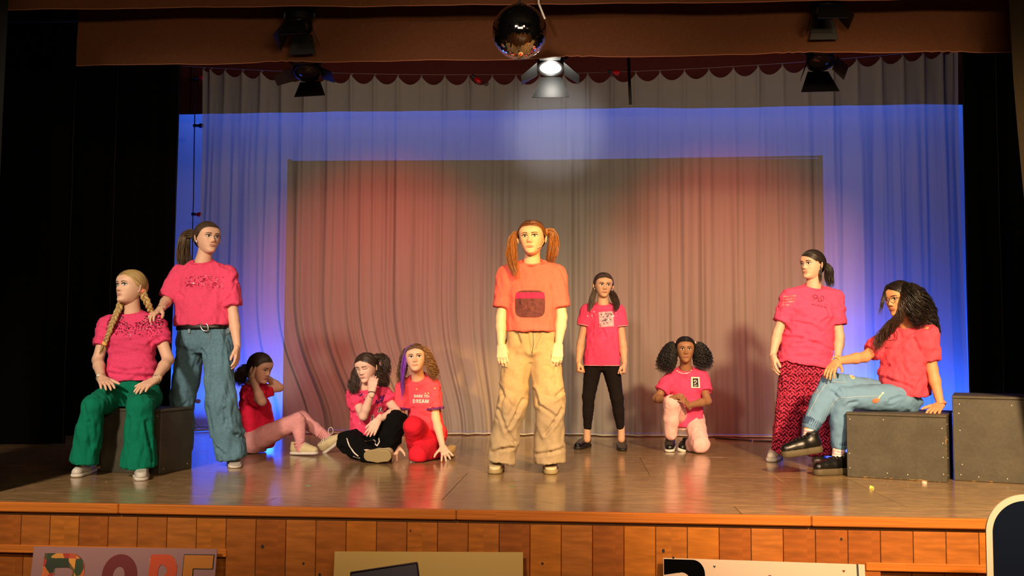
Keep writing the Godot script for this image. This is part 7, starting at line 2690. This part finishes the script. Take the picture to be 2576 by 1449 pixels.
	for w in [[[2110, 1040], [2130, 1006], [2180, 1002], [2240, 1000]], [[2060, 1050], [2085, 1000], [2110, 965], [2160, 966]]]:
		var pts := []
		for v in w:
			var r: Vector3 = at(v[0], v[1], -1.75) - at(2150, 1000, -1.75)
			pts.append(Vector2(r.x, r.y))
		lay(l[0], l[2], at(2150, 1000, -1.5), Vector3.RIGHT, Vector3.UP, stroke(pts, 0.0026), Color(0.34, 0.42, 0.47), sm, 0.002)
	P.parts.append(["seam_stitching", sm, "matte", "pale seam stitching", k])
	# socks
	for g in 2:
		var a: Vector3 = [at(2040, 1066, -1.80), at(2112, 1114, -1.86)][g]
		var b: Vector3 = [at(2034, 1112, -1.78), at(2108, 1160, -1.86)][g]
		var sf := Field.new()
		sf.cone(a, b, 0.043, 0.042, 0.01)
		var so := sf.net(0.007)
		for j in so.v.size():
			var u: float = (so.v[j] - a).dot((b - a).normalized()) / (b - a).length()
			so.c[j] = Color(0.85, 0.28, 0.04) if u < 0.34 else (Color(0.55, 0.25, 0.32) if absf(u - 0.47) < 0.035 or absf(u - 0.60) < 0.03 else Color(0.80, 0.66, 0.64))
		P.parts.append(["sock", so, "matte", "white sock with orange and pink stripes", -1])
	put_shoes(P, [[at(2068, 1137, -1.74), at(1966, 1152, -1.68), Vector3(0.08, 1, 0), 0.048, {"sole": 0.045, "high": 0.085, "toe_up": 0.0}], [at(2140, 1190, -1.88) * Vector3(1, 0, 1), at(2046, 1190, -1.74) * Vector3(1, 0, 1), Vector3.UP, 0.048, {"sole": 0.045, "high": 0.085, "toe_up": 0.0}]], ["black_leather", "olive_sole", "black_lace"])
	var rng := RandomNumberGenerator.new()
	rng.seed = 1000
	var hair := MB.new()
	cap_parted(hair, J.cap, Vector3(0.36, -0.08, -0.08), hc, rng, 0.0056, -0.1)
	var hl := hc.lerp(Color(0.10, 0.04, 0.02), 0.25)
	hank(hair, [J.T * Vector3(0.26, 0.36, -0.06), at(2294, 760, -1.72), at(2310, 795, -1.74), at(2320, 822, -1.78)], [0.03, 0.055, 0.055, 0.04], 140, 0.004, hc, rng, 0.014, 2.6)
	hank(hair, [J.T * Vector3(0.05, 0.30, -0.40), at(2316, 755, -1.92), at(2336, 800, -1.95), at(2346, 850, -1.95), at(2350, 880, -1.95)], [0.04, 0.058, 0.055, 0.045, 0.03], 150, 0.004, hc, rng, 0.015, 3.0)
	hank(hair, [J.T * Vector3(0.24, 0.38, 0.0), at(2276, 756, -1.72), at(2266, 794, -1.74), at(2240, 822, -1.80), at(2217, 850, -1.84), at(2203, 886, -1.84)], [0.01, 0.014, 0.018, 0.026, 0.034, 0.024], 100, 0.0038, hl, rng, 0.014, 3.0)
	hank(hair, [J.T * Vector3(-0.14, 0.46, 0.2), at(2222, 750, -1.80), at(2217, 772, -1.80), at(2212, 794, -1.80)], [0.004, 0.008, 0.008, 0.004], 14, 0.003, hc, rng, 0.006, 1.2)
	P.parts.append(["hair", hair, "hair", "long wavy black hair", -1])
	# glasses
	var gm := MB.new()
	for g in [-1.0, 1.0]:
		ring(gm, J.T * Vector3(0.128 * g, 0.015, 0.395), J.T.basis * Vector3(0.12 * g, 0, 1), 0.024, 0.0014, Color(0.5, 0.4, 0.3), 0.85, 22)
		gm.tube(PackedVector3Array([J.T * Vector3(0.23 * g, 0.03, 0.375), J.T * Vector3(0.34 * g, 0.03, -0.02)]), PackedFloat32Array([0.0014, 0.0014]), 5, Color(0.5, 0.4, 0.3))
	P.parts.append(["glasses", gm, "metal", "thin framed glasses", -1])
	for w in [[J.wr[0], J.ft[0], Color(0.75, 0.45, 0.15), true], [J.wr[1], J.ft[1], Color(0.6, 0.08, 0.04), false]]:
		var b := MB.new()
		ring(b, w[0] + Vector3(0, 0.004, 0), w[1] - w[0] if w[3] else Vector3(0.1, -1, 0.2), 0.031, 0.0042 if w[3] else 0.0028, w[2], 0.95, 20, w[3])
		P.parts.append(["bracelet", b, "matte", "", -1])
	return P

func make_person_materials() -> void:
	var sk := plain(Color.WHITE, 0.52)
	sk.vertex_color_use_as_albedo = true
	sk.metallic_specular = 0.4
	sk.subsurf_scatter_enabled = true
	sk.subsurf_scatter_strength = 0.12
	M.skin = sk
	M.hair = plain(Color.WHITE, 0.42)
	M.hair.vertex_color_use_as_albedo = true
	M.matte = plain(Color.WHITE, 0.85)
	M.matte.vertex_color_use_as_albedo = true
	M.metal = plain(Color.WHITE, 0.25, 0.9)
	M.metal.vertex_color_use_as_albedo = true
	M.sequin = plain(Color.WHITE, 0.25, 0.4)
	M.sequin.vertex_color_use_as_albedo = true
	M.satin = plain(Color.WHITE, 0.3)
	M.satin.vertex_color_use_as_albedo = true
	M.pink_a = cloth(Color(0.91, 0.29, 0.48), 9.0, 0.5)
	M.pink_b = cloth(Color(0.94, 0.32, 0.48), 9.0, 0.5)
	M.pink_c = cloth(Color(0.95, 0.29, 0.46), 9.0, 0.5)
	M.pink_d = cloth(Color(0.95, 0.32, 0.40), 9.0, 0.5)
	M.red_a = cloth(Color(0.89, 0.14, 0.28), 9.0, 0.5)
	M.red_b = cloth(Color(0.90, 0.15, 0.22), 9.0, 0.4)
	M.green = cloth(Color(0.03, 0.47, 0.36), 10.0, 0.5)
	M.khaki = cloth(Color(0.68, 0.60, 0.47), 7.0, 0.4, 0.05)
	M.pale_pink = cloth(Color(0.88, 0.62, 0.63), 9.0, 0.6)
	M.coral = cloth(Color(0.97, 0.43, 0.40), 9.0, 0.5)
	M.blush = cloth(Color(0.94, 0.74, 0.72), 9.0, 0.6)
	M.black_cloth = cloth(Color(0.035, 0.034, 0.037), 8.0, 0.5, 0.1)
	M.black_leggings = cloth(Color(0.10, 0.075, 0.07), 10.0, 0.3, 0.1)
	for w in [["denim", Color(0.40, 0.56, 0.64)], ["denim_b", Color(0.40, 0.54, 0.67)], ["denim_dark", Color(0.24, 0.33, 0.45)]]:
		var m := cloth(w[1], 5.0, 0.6, 0.05)
		m.albedo_texture = M.denim
		M[w[0]] = m
	# maroon cloth with a woven lattice of pink lines
	var pat := picture(128, 128, func(x, y):
		var u: int = (x + y) % 128
		var v: int = posmod(x - y, 128)
		var cell := (int(u / 32) + int(v / 32)) % 2
		var s: int = (u % 32) if cell == 0 else (v % 32)
		var e: int = (v % 32) if cell == 0 else (u % 32)
		var on: bool = (s % 16 >= 2 and s % 16 <= 8) and e > 2 and e < 30
		return Color(0.90, 0.28, 0.40) if on else Color(0.28, 0.03, 0.12))
	var pm := cloth(Color.WHITE, 4.6, 0.5, 0.05)
	pm.albedo_texture = pat
	pm.normal_enabled = false
	M.patterned = pm
	M.white_leather = plain(Color(0.74, 0.72, 0.68), 0.5)
	M.white_sole = plain(Color(0.78, 0.76, 0.72), 0.6)
	M.white_lace = plain(Color(0.80, 0.78, 0.74), 0.8)
	M.cream_leather = plain(Color(0.74, 0.68, 0.52), 0.55)
	M.cream_sole = plain(Color(0.56, 0.49, 0.33), 0.6)
	M.black_leather = plain(Color(0.035, 0.035, 0.034), 0.38)
	M.patent = plain(Color(0.02, 0.02, 0.022), 0.15)
	M.dark_sole = plain(Color(0.05, 0.04, 0.035), 0.6)
	M.olive_sole = plain(Color(0.30, 0.26, 0.17), 0.7)
	M.black_lace = plain(Color(0.06, 0.06, 0.06), 0.8)

func make_people() -> void:
	make_person_materials()
	make_head_template()
	for w in ["A", "I", "C", "DARE TO", "DREAM"]:
		text_tris(w, 0.02, true)
	for w in ["NEER,"]:
		text_tris(w, 0.02)
	var makers := [person_0, person_1, person_2, person_3, person_4, person_5, person_6, person_7, person_8, person_9]
	results.resize(makers.size())
	var g := WorkerThreadPool.add_group_task(func(k: int): results[k] = makers[k].call(), makers.size(), -1, true)
	WorkerThreadPool.wait_for_group_task_completion(g)
	for P in results:
		var lo := Vector3.INF
		var hi := -Vector3.INF
		for q in P.parts[0][1].v:
			lo = lo.min(q)
			hi = hi.max(q)
		var t := thing("person", P.label, "person", Vector3((lo.x + hi.x) * 0.5, 0, (lo.z + hi.z) * 0.5))
		var nodes := []
		for w in P.parts:
			var parent: Node3D = t if w[4] < 0 else nodes[w[4]]
			if w[1].v.is_empty():
				nodes.append(null)
				continue
			nodes.append(part(w[0], w[1], M[w[2]], parent, w[3], w.size() > 5))

func _ready() -> void:
	make_camera_and_light()
	make_textures()
	var px_im: Image = M.pine.get_image()
	px_im.rotate_90(CLOCKWISE)
	M.pine_x = ImageTexture.create_from_image(px_im)
	var fn := noise(0.035, 1, 71, FastNoiseLite.TYPE_CELLULAR)
	fn.cellular_return_type = FastNoiseLite.RETURN_CELL_VALUE
	var fm := plain(Color.WHITE, 0.7)
	fm.albedo_texture = picture(128, 128, func(x, y):
		var s := fn.get_noise_2d(x, y)
		return [Color(0.13, 0.20, 0.06), Color(0.72, 0.36, 0.12), Color(0.60, 0.14, 0.07), Color(0.75, 0.50, 0.16), Color(0.10, 0.15, 0.05)][clampi(int((s * 0.5 + 0.5) * 5.0), 0, 4)])
	fm.uv1_triplanar = true
	fm.uv1_scale = Vector3.ONE * 4.0
	M.flower = fm
	make_stage()
	make_curtains()
	make_rig()
	make_props()
	make_people()
